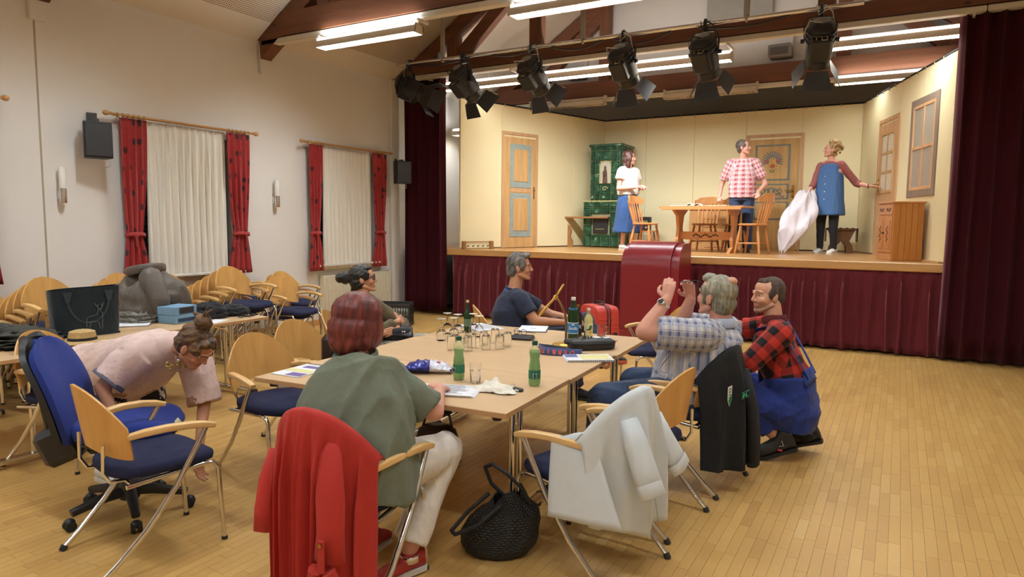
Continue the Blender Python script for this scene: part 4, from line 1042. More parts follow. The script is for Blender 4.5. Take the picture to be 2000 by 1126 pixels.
def head_prims(m, H, s, fem, nose=1.0, jaw=1.0):
    """skull, jaw, brow, nose, lips, ears in head space (x right, y forward, z up), origin mid-head"""
    E_ = lambda c, r: m.ell(H @ (V(c) * s), (r[0] * s, r[1] * s, r[2] * s), H.to_3x3(), 16, 10)
    Cp = lambda a, b, ra, rb: m.cap(H @ (V(a) * s), H @ (V(b) * s), ra * s, rb * s, 10)
    E_((0, -.014, .032), (.076, .096, .084)); E_((0, .03, -.02), (.066, .062, .085)); E_((0, .04, -.06), (.052 * jaw, .05, .052)); E_((0, .028, -.05), (.06 * jaw, .056, .058))
    E_((0, .074, -.1), (.024 * jaw, .018, .017))
    for k in (-1, 1):
        E_((k * .036, .064, -.03), (.028, .024, .026)); Cp((k * .062 * jaw, .0, -.06), (k * .025, .066, -.098), .018, .016)
        E_((k * .076, -.008, -.012), (.009, .02, .031)); E_((k * .08, -.016, -.004), (.007, .012, .024)); Cp((k * .014, .09, .02), (k * .045, .074, .022), .0105 if fem else .013, .009)
        E_((k * .011 * nose, .096, -.033), (.008, .01, .007))
    Cp((0, .088, .012), (0, .107 * (.97 + .03 * nose), -.027), .0085, .0105 * nose)
    Cp((-.02, .084, -.062), (.02, .084, -.062), .005, .005); E_((0, .0885, -.060), (.012, .006, .0055)); E_((0, .0885, -.07), (.015, .006, .006))
    E_((0, .016, .045), (.066, .07, .058))
def face_shape(g, H, s):
    """press in the eye sockets and the mouth line"""
    v, f, n = g; Hi = H.inverted()
    for i, p in enumerate(v):
        q = (Hi @ V(p)) / s
        if q.y > .04:
            d = 0
            for k in (-1, 1): d += .012 * math.exp(-(((q.x - k * .031) / .016) ** 2 + ((q.z - .002) / .011) ** 2))
            d += .004 * math.exp(-((q.x / .022) ** 2 + ((q.z + .0655) / .003) ** 2))
            v[i] = p - np.array(H.to_3x3() @ V(0, 1, 0)) * d * s
    return v, f, n
def hand_prims(m, wr, dirn, pn, thumb, curl=.5, s=1.0, spread=.12, tcurl=.3):
    """palm, four fingers of unequal length bent at the knuckles, and a thumb from the palm's side"""
    wr = V(wr); d = V(dirn).normalized(); pn = (V(pn) - d * V(pn).dot(d)).normalized(); sd = d.cross(pn).normalized() * thumb
    m.cap(wr - d * .03 * s, wr + d * .012 * s, .025 * s, .025 * s, 10)
    for k, o in ((-.028, .0), (-.01, .004), (.009, .003), (.026, -.004)):
        m.cap(wr + d * .012 * s + sd * k * .6 * s, wr + d * (.085 + o) * s + sd * k * s, .0155 * s, .0125 * s, 8)
    for k, o, L in ((.029, -.002, .9), (.0105, .004, 1.0), (-.0085, .002, .95), (-.027, -.006, .74)):
        p = wr + d * (.085 + o) * s + sd * k * s; a = curl * .55; r = .0095 * s
        for j, l in enumerate((.043, .027, .021)):
            ang = a; v = d * math.cos(ang) + pn * math.sin(ang) + sd * (k * spread * 6) * (1 - .5 * min(1, curl)); v.normalize(); q = p + v * l * L * s
            m.cap(p, q, r, r * .92, 8); p = q; r *= .9; a += curl * .95
    p = wr + d * .022 * s + sd * .024 * s
    for j, (l, r) in enumerate(((.036, .0145), (.032, .0115), (.025, .0098))):
        v = d * (.55 + .2 * j) + sd * (.75 - .35 * j * tcurl * 2) + pn * (.35 + .3 * j * tcurl); v.normalize(); q = p + v * l * s; m.cap(p, q, r * s, r * s * .9, 8); p = q
class Person:
    def __init__(s, label, base, skin, sc=1.0):
        s.root = thing('person', label, 'person', base); s.sk = skin; s.body = MB(); s.extra = []; s.sc = sc; s.H = None
    def head(s, c, fwd, up, size=1.0, fem=False, vox=.0048, nose=1.0, jaw=1.0, lip=(.82, .55, .52), stubble=None, brow=rgb(60, 44, 34)):
        H = Matrix.Translation(V(c)) @ frame(fwd, up).to_4x4(); s.H = H; s.hs = size; m = MB(); head_prims(m, H, size, fem, nose, jaw)
        g = face_shape(grow(m, vox, 3), H, size); s.extra.append(g); s.lip = lip; s.stub = stubble
        E3 = H.to_3x3()
        for k in (-1, 1):
            c_ = H @ (V(k * .031, .0655, .002) * size); e = obj('eye', MB().ell(c_, (.0125 * size,) * 3, E3, 10, 7), M['eye_white'], s.root, True, None, True)
            obj('iris', MB().ell(H @ (V(k * .0315, .0742, .002) * size), (.0058 * size, .0045 * size, .0058 * size), E3, 8, 5), M['iris'], e, True, None, True)
            obj('eyebrow', MB().limb([H @ (V(k * x, y, z) * size) for x, y, z in ((.012, .1, .024), (.03, .0945, .031), (.05, .078, .024))], [.0022 * size, .0028 * size, .0015 * size], 6), hair_brow(brow), s.root, True, None, True)
    def hand(s, *a, vox=.0042, **k):
        m = MB(); hand_prims(m, *a, **k); s.extra.append(grow(m, vox, 2))
    def finish(s, vox=.011):
        g = grow(s.body, vox, 4); v, f = join(g, *s.extra); base = np.array(s.root.location); tint = np.ones((len(v), 4), np.float32)
        if s.H is not None:
            Hi = s.H.inverted(); n0 = len(g[0])
            for i in range(n0, n0 + len(s.extra[0][0]) if s.extra else n0):
                q = (Hi @ V(v[i])) / s.hs
                if q.y > .05:
                    k = math.exp(-((q.x / .024) ** 4 + ((q.z + .0655) / .009) ** 4)); tint[i, :3] = 1 - k * (1 - np.array(s.lip))
                    c = .25 * math.exp(-(((abs(q.x) - .045) / .02) ** 2 + ((q.z + .03) / .022) ** 2)); tint[i, 1] *= 1 - c * .35; tint[i, 2] *= 1 - c * .4
                if s.stub and q.z < -.02 and q.y > -.03:
                    k = min(1, max(0, (-.035 - q.z) / .03)) * (.75 if abs(q.x) > .03 else 1.0)
                    if q.y > .085 and -.078 < q.z < -.052 and abs(q.x) < .024: k *= .2
                    if -.055 < q.z < -.04 and q.y > .08 and abs(q.x) < .03: k = .8
                    tint[i, :3] *= 1 - s.stub * k
        v = v - base; me = npmesh('body', v, f, s.sk)
        at = me.attributes.new('tint', 'FLOAT_COLOR', 'POINT'); at.data.foreach_set('color', tint.ravel()); s.bodyo = link('body', me, s.root)
    def cloth(s, name, m, mat, vox=.0095, amp=.006, freq=9, dirn=None, smooth=4, segs=None, label=None, mask=None, seed=1.0, cut=None):
        g = grow(m, vox, smooth); g = folds(g, amp, freq, dirn, seed, mask); v, f = g[0], g[1]
        if cut:
            for p, nrm in cut:
                p = np.array(p); nrm = np.array(nrm) / np.linalg.norm(nrm); keep = (v - p) @ nrm > 0; f = [q for q in f if all(keep[i] for i in q)]
            used = sorted(set(i for q in f for i in q)); mp = {a: b for b, a in enumerate(used)}; v = v[used]; f = [tuple(mp[i] for i in q) for q in f]
        me = npmesh(name, v - np.array(s.root.location), f, mat); o = link(name, me, s.root)
        if segs:
            uv = []
            P = [(V(a), V(b), V(r)) for a, b, r in segs]
            for p in v:
                p = V(p); best = None
                for a, b, r in P:
                    d = b - a; L = d.length; d = d / L; t_ = min(max((p - a).dot(d), 0), L); q = p - (a + d * t_); dd = q.length
                    if best is None or dd < best[0]:
                        rx = (r - d * r.dot(d)).normalized(); ry = d.cross(rx); best = (dd, math.atan2(q.dot(ry), q.dot(rx)) * (.12 if L > .3 and (a - b).length > .35 else .065), (p - a).dot(d))
                uv.append((best[1], best[2], 0))
            puv(o, uv)
        if label: o['label'] = label
        return o
    def hair(s, m, mat, vox=.006, amp=.006, freq=30, dirn=(0, 0, 1), smooth=2, name='hair', down=None):
        g = grow(m, vox, smooth); g = folds(g, amp, freq, s.H.to_3x3() @ V(dirn) if s.H else dirn, 2.0); me = npmesh(name, g[0] - np.array(s.root.location), g[1], mat); o = link(name, me, s.root)
        Hi = s.H.inverted(); uv = []
        for p in g[0]:
            q = Hi @ V(p); uv.append((math.atan2(q.x, -q.y - .0) * .12, q.x * .3, q.z))
        a = me.attributes.new('huv', 'FLOAT_VECTOR', 'POINT'); a.data.foreach_set('vector', np.array(uv, np.float32).ravel()); return o
    def part(s, name, m, mat, smooth=True, angle=.7): return obj(name, m, mat, s.root, smooth, angle, True)
    def hp(s, x, y, z): return s.H @ (V(x, y, z) * s.hs)
_hb = {}
def hair_brow(c):
    if c not in _hb: _hb[c] = plain('eyebrow_hair', c, .7)
    return _hb[c]
def torso(m, rings, side, seg=22, p=.8):
    """lofted trunk: rings of (centre, half width, half depth); side = across the body"""
    rr = []; n = len(rings); side = V(side).normalized()
    for i, (c, w_, d_) in enumerate(rings):
        t = (V(rings[min(i + 1, n - 1)][0]) - V(rings[max(i - 1, 0)][0])).normalized(); sd = (side - t * side.dot(t)).normalized(); fr = t.cross(sd)
        rr.append([V(c) + sd * (w_ * math.copysign(abs(math.cos(q)) ** p, math.cos(q))) + fr * (d_ * math.copysign(abs(math.sin(q)) ** p, math.sin(q))) for q in (2 * PI * k / seg for k in range(seg))])
    return m.loft(rr)
def shoe(P, heel, toe, up=(0, 0, 1), s=1.0, mat=None, sole=None, name='shoe', h=.075, boot=0.0):
    """shoe lofted from heel to toe with its own sole"""
    heel, toe, up = V(heel), V(toe), V(up); d = (toe - heel); L = d.length; d.normalize(); up = (up - d * up.dot(d)).normalized(); sd = d.cross(up)
    pr = [(-.02, .024, .05), (.03, .036, .085 + boot), (.22, .036, .09 + boot * .9), (.4, .037, .078), (.58, .044, .06), (.78, .047, .05), (.92, .038, .04), (1.0, .014, .024)]
    rings = []
    for t, w_, hh in pr:
        hh *= s * h / .075; w_ *= s; c = heel + d * (t * L); rings.append([c + sd * (w_ * math.cos(q)) + up * (hh / 2 + hh / 2 * math.sin(q) + .012) for q in (2 * PI * k / 12 for k in range(12))])
    o = P.part(name, MB().loft(rings), mat)
    so = []
    for t, w_, hh in pr:
        c = heel + d * (t * L * 1.02 - .004); w_ *= s * 1.06; so.append([c + sd * w_, c + sd * w_ + up * .022, c - sd * w_ + up * .022, c - sd * w_])
    obj('sole', MB().loft(so), sole, o, True, .6, True); return o
# fabrics
def plaid(name, base, s1, w1, s2, w2, per, c3=None, k=1.0):
    t = NT(name); a = t.node('ShaderNodeAttribute', attribute_name='puv'); sp = t.node('ShaderNodeSeparateXYZ'); t.link(a.outputs['Vector'], sp.inputs[0])
    def band(o, per, wd, off=0.0):
        fr = t.math('FRACT', t.math('ADD', t.math('DIVIDE', o, per), off + 50)); return t.math('LESS_THAN', fr, wd)
    u, v = sp.outputs[0], sp.outputs[1]; col = base
    b1 = t.math('MULTIPLY', t.math('ADD', band(u, per, w1), band(v, per, w1)), .5); col = t.mix(b1, col, s1)
    if s2 is not None: b2 = t.math('MAXIMUM', band(u, per, w2, .62), band(v, per, w2, .62)); col = t.mix(t.math('MULTIPLY', b2, k), col, s2)
    if c3 is not None: b3 = t.math('MULTIPLY', t.math('ADD', band(u, per, .18, .25), band(v, per, .18, .25)), .5); col = t.mix(b3, col, c3)
    t.col(col); t.b.inputs['Roughness'].default_value = .85; t.b.inputs['Sheen Weight'].default_value = .05; t.crease(.6, 6.5, 500); return t.m
SK1 = skin_mat('skin_light', rgb(214, 160, 130)); SK2 = skin_mat('skin_tan', rgb(200, 142, 108)); SK3 = skin_mat('skin_rosy', rgb(216, 158, 136))
M['denim'] = cloth_mat('denim', rgb(46, 62, 92), .85, .25, 300); M['denim_dark'] = cloth_mat('denim_dark', rgb(34, 42, 62), .85, .15, 300); M['black_cloth'] = cloth_mat('black_cloth', rgb(24, 24, 27), .85, .1)
M['white_cloth'] = cloth_mat('white_cotton', rgb(226, 220, 210), .85, .03); M['white_shoe'] = plain('white_shoe', rgb(228, 224, 216), .45); M['rubber_white'] = plain('rubber_white', rgb(214, 208, 198), .6); M['rubber'] = plain('rubber_black', (.018, .017, .017, 1), .7)
def glasses(P, mat, y=.098, parent=None, w=.031, r=.02):
    m = MB()
    for k in (-1, 1):
        m.tube([P.hp(k * w + r * math.cos(q) * 1.15, y - .012 * abs(math.cos(q)) * (1 if k * math.cos(q) > 0 else 0), .0 + r * math.sin(q) * .85) for q in (2 * PI * j / 14 for j in range(14))], .0032, 6, True, None, True)
        m.tube([P.hp(k * (w + r * 1.1), y - .012, .006), P.hp(k * .076, .04, .008), P.hp(k * .081, -.02, .004)], .003, 6)
    m.tube([P.hp(-.011, y, .005), P.hp(0, y + .004, .008), P.hp(.011, y, .005)], .003, 6); return P.part('glasses', m, mat)

# ---- 1. woman in the grey-green blouse, seen from behind, at the near table edge
def woman_green():
    P = Person('red-haired woman in a grey-green blouse and white trousers writing at the table, seen from behind', (-2.02, 2.2, 0), SK3)
    F = V(-.10, .995, 0); Rt = V(.995, .10, 0); B = P.body
    hip = V(-2.0, 2.17, .55); nk = V(-2.10, 2.27, 1.0)
    shL, shR = V(-2.245, 2.29, .915), V(-1.925, 2.33, .91)
    elL, elR = V(-2.31, 2.43, .72), V(-1.79, 2.45, .755); wrL, wrR = V(-2.2, 2.72, .765), V(-1.99, 2.77, .77)
    torso(B, [(hip - V(0, 0, .08), .2, .15), (hip, .22, .17), (hip + V(-.02, .02, .2), .19, .15), ((nk + hip) / 2 + V(0, 0, .1), .19, .14), (nk - V(0, .0, .1), .17, .11), (nk - V(0, 0, .03), .08, .07)], Rt)
    B.limb([nk - V(0, .0, .06), V(-2.105, 2.3, 1.12)], [.062, .056]); 
    for a, b, c in ((shL, elL, wrL), (shR, elR, wrR)): B.limb([nk.lerp(a, .5) - V(0, 0, .03), a, b, c], [.06, .06, .045, .028])
    kn = []
    for s, kx in ((-1, V(-2.28, 2.66, .5)), (1, V(-1.85, 2.62, .52))):
        h = hip + Rt * (s * .11) - V(0, 0, .02); an = V(-1.9 + .02, 2.38, .13) if s > 0 else V(-2.2, 2.4, .12); B.limb([h, kx, an], [.1, .07, .045]); kn.append((h, kx, an))
    P.head((-2.125, 2.335, 1.145), (-.1, .93, -.22), (0, .2, 1), 1.0, True)
    P.hand(wrL, (.6, .8, .0), (0, 0, -1), 1, .55); P.hand(wrR, (-.75, .6, 0), (0, 0, -1), -1, .7)
    P.finish()
    m = MB(); torso(m, [(hip - V(0, .02, .11), .275, .215), (hip - V(0, 0, .0), .275, .225), (hip + V(-.01, .0, .12), .27, .205), (hip + V(-.035, .03, .27), .25, .185), (hip + V(-.06, .06, .38), .225, .15), (nk - V(0, .01, .055), .17, .115), (nk - V(0, -.005, .005), .085, .075)], Rt, 26, .9)
    for a, b, k in ((shL, elL, .84), (shR, elR, .84)): m.limb([nk.lerp(a, .6) - V(0, 0, .045), a - V(0, 0, .02), a.lerp(b, .5)], [.085, .088, .082]); m.tube([a.lerp(b, .4), a.lerp(b, k)], [.083, .078], 18)
    blouse = P.cloth('blouse', m, cloth_mat('grey_green_crinkle', rgb(110, 117, 99), .9, .07, 260, .05, .25, 1.0, 4.5), .010, .026, 6, (.15, .1, 1), 3, seed=4)
    # gathers fanning below the neckline band
    P.part('neck_band', MB().tube([nk + V(.098 * math.cos(q), .088 * math.sin(q) + .01, .008 + .012 * math.sin(q)) for q in (2 * PI * k / 20 for k in range(20))], 1.0, 10, True, (.007, .02), True), blouse.data.materials[0])
    m = MB()
    for h, k, a in kn: m.limb([h, k], [.125, .088]); m.limb([k, k.lerp(a, .5)], [.088, .075]); m.tube([k.lerp(a, .4), a + V(0, 0, .02)], [.078, .085], 16)
    P.cloth('trousers', m, M['white_cloth'], .010, .009, 11, (0, .3, 1), 3)
    red = plain('red_shoe', rgb(168, 40, 34), .5)
    for h, k, a in kn:
        o = shoe(P, a + V(.03, .06, -.12), a + V(-.06, -.17, -.125) if a.x > -2 else a + V(0, .2, -.12), (0, 0, 1), 1.0, red, M['rubber_white'], 'trainer', .08)
        obj('silver_trim', MB().tube([a + V(0.045 * math.cos(q), .05 * math.sin(q), -.05) for q in (2 * PI * j / 12 for j in range(12))], 1.0, 8, True, (.006, .018), True), M['chrome'], o, True, None, True)
    m = MB()
    m.ell(P.hp(0, -.03, .045), (.112, .125, .1), P.H.to_3x3()); m.ell(P.hp(0, -.055, -.03), (.115, .1, .1), P.H.to_3x3())
    for k in (-1, 1): m.ell(P.hp(k * .075, -.01, -.03), (.045, .075, .085), P.H.to_3x3()); m.ell(P.hp(k * .075, -.05, -.075), (.04, .05, .045), P.H.to_3x3())
    m.ell(P.hp(0, -.085, -.085), (.09, .055, .065), P.H.to_3x3())
    t = NT('red_streaked_hair'); co = t.coords((46, 40, 7), attr='huv'); n = t.noise(1.0, co, 4, .7); n2 = t.noise(3.2, t.coords((1, 1, .5)), 2)
    base = t.ramp(n, [(.3, rgb(58, 18, 16)), (.5, rgb(102, 36, 30)), (.7, rgb(142, 62, 48))])
    sp = t.node('ShaderNodeSeparateXYZ'); t.link(t.coords((1, 1, 1), attr='huv'), sp.inputs[0])
    st = t.math('MULTIPLY', t.math('GREATER_THAN', t.noise(1.0, t.coords((26, 1, 1.5), attr='huv'), 2), .56), t.math('MULTIPLY', t.math('GREATER_THAN', sp.outputs[2], .0), t.math('LESS_THAN', sp.outputs[0], .03)))
    t.col(t.mix(t.math('MULTIPLY', st, .6), base, rgb(216, 156, 128))); t.b.inputs['Roughness'].default_value = .42; t.bump(n, .5, .005)
    P.hair(m, t.m, .006, .007, 20, (0, 0, 1), 5)
woman_green()

# ---- 2. woman in pink bending down from her chair
def woman_pink():
    P = Person('woman in a pale pink blouse bending forward to the floor, hair tied up', (-4.6, 2.45, 0), SK2)
    B = P.body; hip = V(-4.62, 2.43, .58); nk = V(-3.74, 2.47, .86); F = (nk - hip).normalized(); side = V(-.05, -1, 0)
    shN, shF = V(-3.80, 2.30, .84), V(-3.82, 2.66, .82)
    elN = V(-3.86, 2.13, .67); wrN = V(-3.76, 2.14, .50); elF = V(-3.70, 2.66, .5); wrF = V(-3.58, 2.52, .22)
    torso(B, [(hip - F * .12, .17, .13), (hip, .19, .15), (hip + F * .35, .17, .14), (hip + F * .7, .18, .13), (nk - F * .08, .12, .09), (nk, .07, .06)], side)
    hd = V(-3.5, 2.47, .885); B.limb([nk - F * .03, hd + V(-.04, 0, .0)], [.058, .052])
    for a, b, c in ((shN, elN, wrN), (shF, elF, wrF)): B.limb([nk.lerp(a, .5) - F * .03, a, b, c], [.06, .056, .041, .026])
    legs = []
    for s in (-1, 1):
        h = hip + V(0, -.1 * s, -.03); k = V(-4.12, 2.45 - .13 * s, .5); a = V(-4.2, 2.43 - .12 * s, .1); B.limb([h, k, a], [.11, .075, .045]); legs.append((h, k, a))
    P.head(hd, (.66, .22, -.72), (.68, .12, .72), 1.0, True, lip=(.8, .5, .48))
    P.hand(wrF, (.15, -.1, -1), (.9, .2, 0), 1, .5); P.hand(wrN, (.25, .2, -1), (.6, .8, 0), -1, .5)
    P.finish()
    m = MB(); torso(m, [(hip - F * .06 - V(0, 0, .01), .215, .18), (hip + F * .12, .225, .2), (hip + F * .35 - V(0, 0, .05), .23, .215), (hip + F * .6 - V(0, 0, .04), .235, .185), (hip + F * .8, .2, .14), (nk - F * .03, .1, .08)], side, 26, .9)
    m.limb([nk.lerp(shN, .55) - F * .05, shN], [.1, .1]); m.tube([shN - V(-.03, -.02, 0), shN.lerp(elN, .4), shN.lerp(elN, .82)], [.095, .1, .092], 18)
    m.limb([nk.lerp(shF, .55) - F * .05, shF, shF.lerp(elF, .6)], [.1, .105, .098]); m.tube([shF.lerp(elF, .3), elF - V(0, 0, .02)], [.1, .1], 18)
    m.limb([shN, nk - F * .05, shF], [.1, .1, .1]); m.ell(nk + V(.02, 0, .015), (.09, .105, .085))
    t = NT('pink_patterned_chiffon'); n = t.noise(4.2, t.coords((1, 1, 1.6)), 4, .6); n3 = t.noise(16, t.coords((1, 1, 2.5)), 2)
    sp = t.node('ShaderNodeSeparateXYZ'); t.link(t.node('ShaderNodeTexCoord').outputs['Object'], sp.inputs[0])
    low = t.math('LESS_THAN', t.math('ADD', sp.outputs[2], t.math('MULTIPLY', n3, .25)), .72)
    pat = t.math('MULTIPLY', t.math('GREATER_THAN', n, .575), t.math('ADD', .25, t.math('MULTIPLY', low, .75)))
    t.col(t.mix(pat, t.mix(n3, rgb(214, 182, 172), rgb(232, 206, 198)), t.mix(n3, rgb(150, 96, 82), rgb(176, 140, 98)))); t.b.inputs['Roughness'].default_value = .75; t.b.inputs['Sheen Weight'].default_value = .1; t.crease(.6, 5.5, 300)
    P.cloth('blouse', m, t.m, .0105, .014, 6.5, (.5, 0, 1), 3, seed=7)
    P.part('sleeve_tab', MB().tube([shN.lerp(elN, .8) + rot_to(elN - shN) @ V(.094 * math.cos(q), .094 * math.sin(q), 0) for q in (2 * PI * j / 18 for j in range(18))], 1.0, 8, True, (.005, .014), True), plain('grey_blue_tab', rgb(96, 98, 112), .8))
    m = MB(); torso(m, [(hip - F * .16, .19, .16), (hip - F * .02, .205, .17), (hip + F * .08, .2, .16)], side, 22)
    for h, k, a in legs: m.limb([h, k, k.lerp(a, .85)], [.125, .09, .068])
    t = NT('black_white_print'); n = t.noise(14, t.coords((1, 1, 1)), 3, .6); t.col(t.ramp(n, [(.46, rgb(222, 216, 208)), (.5, rgb(40, 40, 48))], 'CONSTANT')); t.b.inputs['Roughness'].default_value = .85
    P.cloth('trousers', m, t.m, .012, .006, 9)
    for h, k, a in legs: shoe(P, a + V(-.06, 0, -.1), a + V(.19, 0, -.1), (0, 0, 1), 1.0, M['white_shoe'], M['rubber_white'], 'shoe')
    m = MB(); E3 = P.H.to_3x3()
    m.ell(P.hp(0, -.03, .043), (.086, .1, .088), E3); m.ell(P.hp(0, -.05, -.02), (.08, .075, .07), E3); m.ell(P.hp(0, .05, .085), (.06, .035, .028), E3)
    for k in (-1, 1): m.ell(P.hp(k * .068, .03, .04), (.02, .045, .04), E3)
    bn = P.hp(0, -.06, .15); m.ell(bn, (.05, .05, .045), E3); m.cap(P.hp(0, -.04, .1), bn, .05, .035)
    rr = random.Random(4)
    for k in range(9): q = bn + V(rr.uniform(-.07, .07), rr.uniform(-.03, .03), rr.uniform(.03, .09)); m.limb([bn, bn.lerp(q, .6) + V(0, 0, .01), q], [.014, .009, .006], 6)
    P.hair(m, hair_mat('brown_blond_hair', rgb(38, 24, 16), rgb(140, 98, 56), rough=.45, stretch=(60, 40, 3)), .0055, .008, 28, (0, .6, .6))
    m = MB(); rr = random.Random(9)
    for k in range(46):
        a = rr.uniform(-1.4, 1.4); c = nk + V(.085, -.02, -.055) + V(.03 * rr.random() + .03 * math.cos(a), .085 * math.sin(a), -.06 * rr.random() * math.cos(a) - .01); m.ell(c, (.009, .009, .009), None, 7, 5)
    P.part('gold_necklace', m, plain('gold_beads', rgb(196, 174, 112), .3, .7, .2, 40))
    P.part('hoop_earring', MB().tube([P.hp(.083 + .0 * q, -.008 + .022 * math.cos(q), -.065 + .022 * math.sin(q)) for q in (2 * PI * k / 14 for k in range(14))], .0025, 6, True, None, True), M['chrome'])
woman_pink()

# ---- 3. woman with the dark bun at the far left of the table
def woman_bun():
    P = Person('woman with black hair bun, glasses and olive cardigan watching the stage, arms crossed', (-3.93, 4.33, 0), SK2)
    B = P.body; hip = V(-3.98, 4.30, .54); nk = V(-3.93, 4.36, .97); F = V(.86, .5, 0); side = V(.5, -.86, 0)
    shN, shF = nk + side * .17 - V(0, 0, .06), nk - side * .17 - V(0, 0, .05)
    elN, elF = V(-3.7, 4.26, .70), V(-3.72, 4.62, .72); wrN, wrF = V(-3.64, 4.47, .78), V(-3.62, 4.42, .72)
    torso(B, [(hip - V(0, 0, .08), .17, .13), (hip, .18, .14), (hip + V(.01, .01, .2), .15, .12), (nk - V(0, 0, .13), .16, .11), (nk - V(0, 0, .03), .08, .07)], side)
    hd = V(-3.955, 4.40, 1.125); B.limb([nk - V(0, 0, .06), hd - V(0, 0, .05)], [.054, .05])
    for a, b, c in ((shN, elN, wrN), (shF, elF, wrF)): B.limb([nk.lerp(a, .5) - V(0, 0, .02), a, b, c], [.05, .052, .04, .026])
    legs = []
    for s in (1, -1):
        h = hip + side * (.1 * s) - V(0, 0, .02); k = h + V(.47, .3 - .05 * s, .05); a = k + V(.1, .05, -.46); B.limb([h, k, a], [.1, .068, .04]); legs.append((h, k, a))
    P.head(hd, (.80, .58, .12), (-.1, -.05, 1), .98, True, lip=(.8, .52, .5), brow=rgb(30, 24, 22))
    P.hand(wrN, (-.3, .9, .1), (-.6, -.2, -.3), 1, .5, vox=.005); P.hand(wrF, (.1, -1, -.1), (-.7, 0, -.2), -1, .5, vox=.005)
    P.finish(.012)
    m = MB(); torso(m, [(hip - V(0, 0, .1), .21, .165), (hip + V(0, 0, .02), .205, .17), (hip + V(.02, .01, .2), .18, .15), (nk - V(-.01, 0, .13), .185, .125), (nk - V(0, 0, .035), .11, .085)], side)
    m.limb([nk.lerp(shN, .5) - V(0, 0, .02), shN, elN], [.07, .078, .066]); m.tube([elN, elN.lerp(wrN, .8)], [.064, .048], 14); m.cap(elN, elN, .066, .066)
    m.limb([nk.lerp(shF, .5) - V(0, 0, .02), shF, elF], [.07, .078, .066]); m.tube([elF, elF.lerp(wrF, .8)], [.064, .048], 14); m.cap(elF, elF, .066, .066)
    P.cloth('cardigan', m, cloth_mat('olive_knit', rgb(92, 78, 52), .95, .1, 200, .2, .3), .011, .008, 10, (0, 0, 1), 3)
    m = MB(); torso(m, [(hip + F * .05 + V(0, 0, .06), .07, .145), (hip + F * .06 + V(0, 0, .25), .065, .115), (nk + F * .045 - V(0, 0, .11), .06, .085), (nk + F * .02 - V(0, 0, .05), .06, .07)], side); P.cloth('cream_top', m, cloth_mat('cream_top', rgb(214, 200, 176), .85), .01, .003, 12)
    m = MB()
    for h, k, a in legs: m.limb([h, k], [.115, .082]); m.tube([k - V(0, 0, -.01), a], [.082, .07], 14); m.cap(k, k, .083, .083)
    P.cloth('trousers', m, cloth_mat('light_grey_trousers', rgb(168, 160, 142), .85), .012, .007, 10, (1, .6, 0), 3)
    for h, k, a in legs: shoe(P, a + V(-.05, -.03, -.1), a + V(.17, .1, -.1), (0, 0, 1), .95, M['black_cloth'], M['rubber'])
    m = MB(); E3 = P.H.to_3x3(); m.ell(P.hp(0, -.025, .04), (.085, .1, .09), E3); m.ell(P.hp(0, -.06, -.02), (.078, .06, .075), E3); m.ell(P.hp(0, .035, .09), (.062, .045, .028), E3)
    for k in (-1, 1): m.ell(P.hp(k * .07, .02, .035), (.016, .045, .045), E3); m.ell(P.hp(k * .066, -.03, -.03), (.018, .04, .045), E3)
    m.ell(P.hp(0, -.155, .03), (.06, .05, .055), E3); m.ell(P.hp(.01, -.19, .035), (.045, .045, .045), E3); m.cap(P.hp(0, -.08, .03), P.hp(0, -.15, .03), .06, .045); m.ell(P.hp(0, -.09, -.075), (.045, .03, .03), E3)
    P.hair(m, hair_mat('black_hair', (.008, .007, .007, 1), (.028, .024, .022, 1), rough=.38), .006, .006, 30, (0, .8, .3))
    glasses(P, M['black_plastic'])
    # handbag on the lap: a thing of its own
    t = thing('handbag', 'small black handbag lying on the lap of the woman with the bun', 'bag', (-3.62, 4.43, .58), R(35))
    obj('bag_body', MB().loft([[V(.13 * k * math.cos(q), .09 * k * math.sin(q), z) for q in (2 * PI * j / 20 for j in range(20))] for z, k in ((.03, .85), (.045, 1), (.1, 1.05), (.13, .98), (.15, .8), (.155, .4))]), M['black_cloth'], t, True, None)
    obj('flap', MB().sheet(lambda u, v: V(-.13 + .26 * u, -.095 + .16 * v, .158 - .05 * (1 - v) ** 2 * 1.2 - .02 * (2 * u - 1) ** 2), 10, 6, .008), plain('black_leather', (.016, .016, .018, 1), .4), t, True, None)
    obj('strap', MB().tube([(-.12, 0, .13), (-.18, -.02, .08), (-.16, -.06, .03), (-.05, -.12, .03)], 1.0, 6, True, (.003, .012)), M['black_plastic'], t); obj('buckle', MB().box((.06, -.1, .13), (.03, .008, .015), None, .003), M['chrome'], t)
woman_bun()

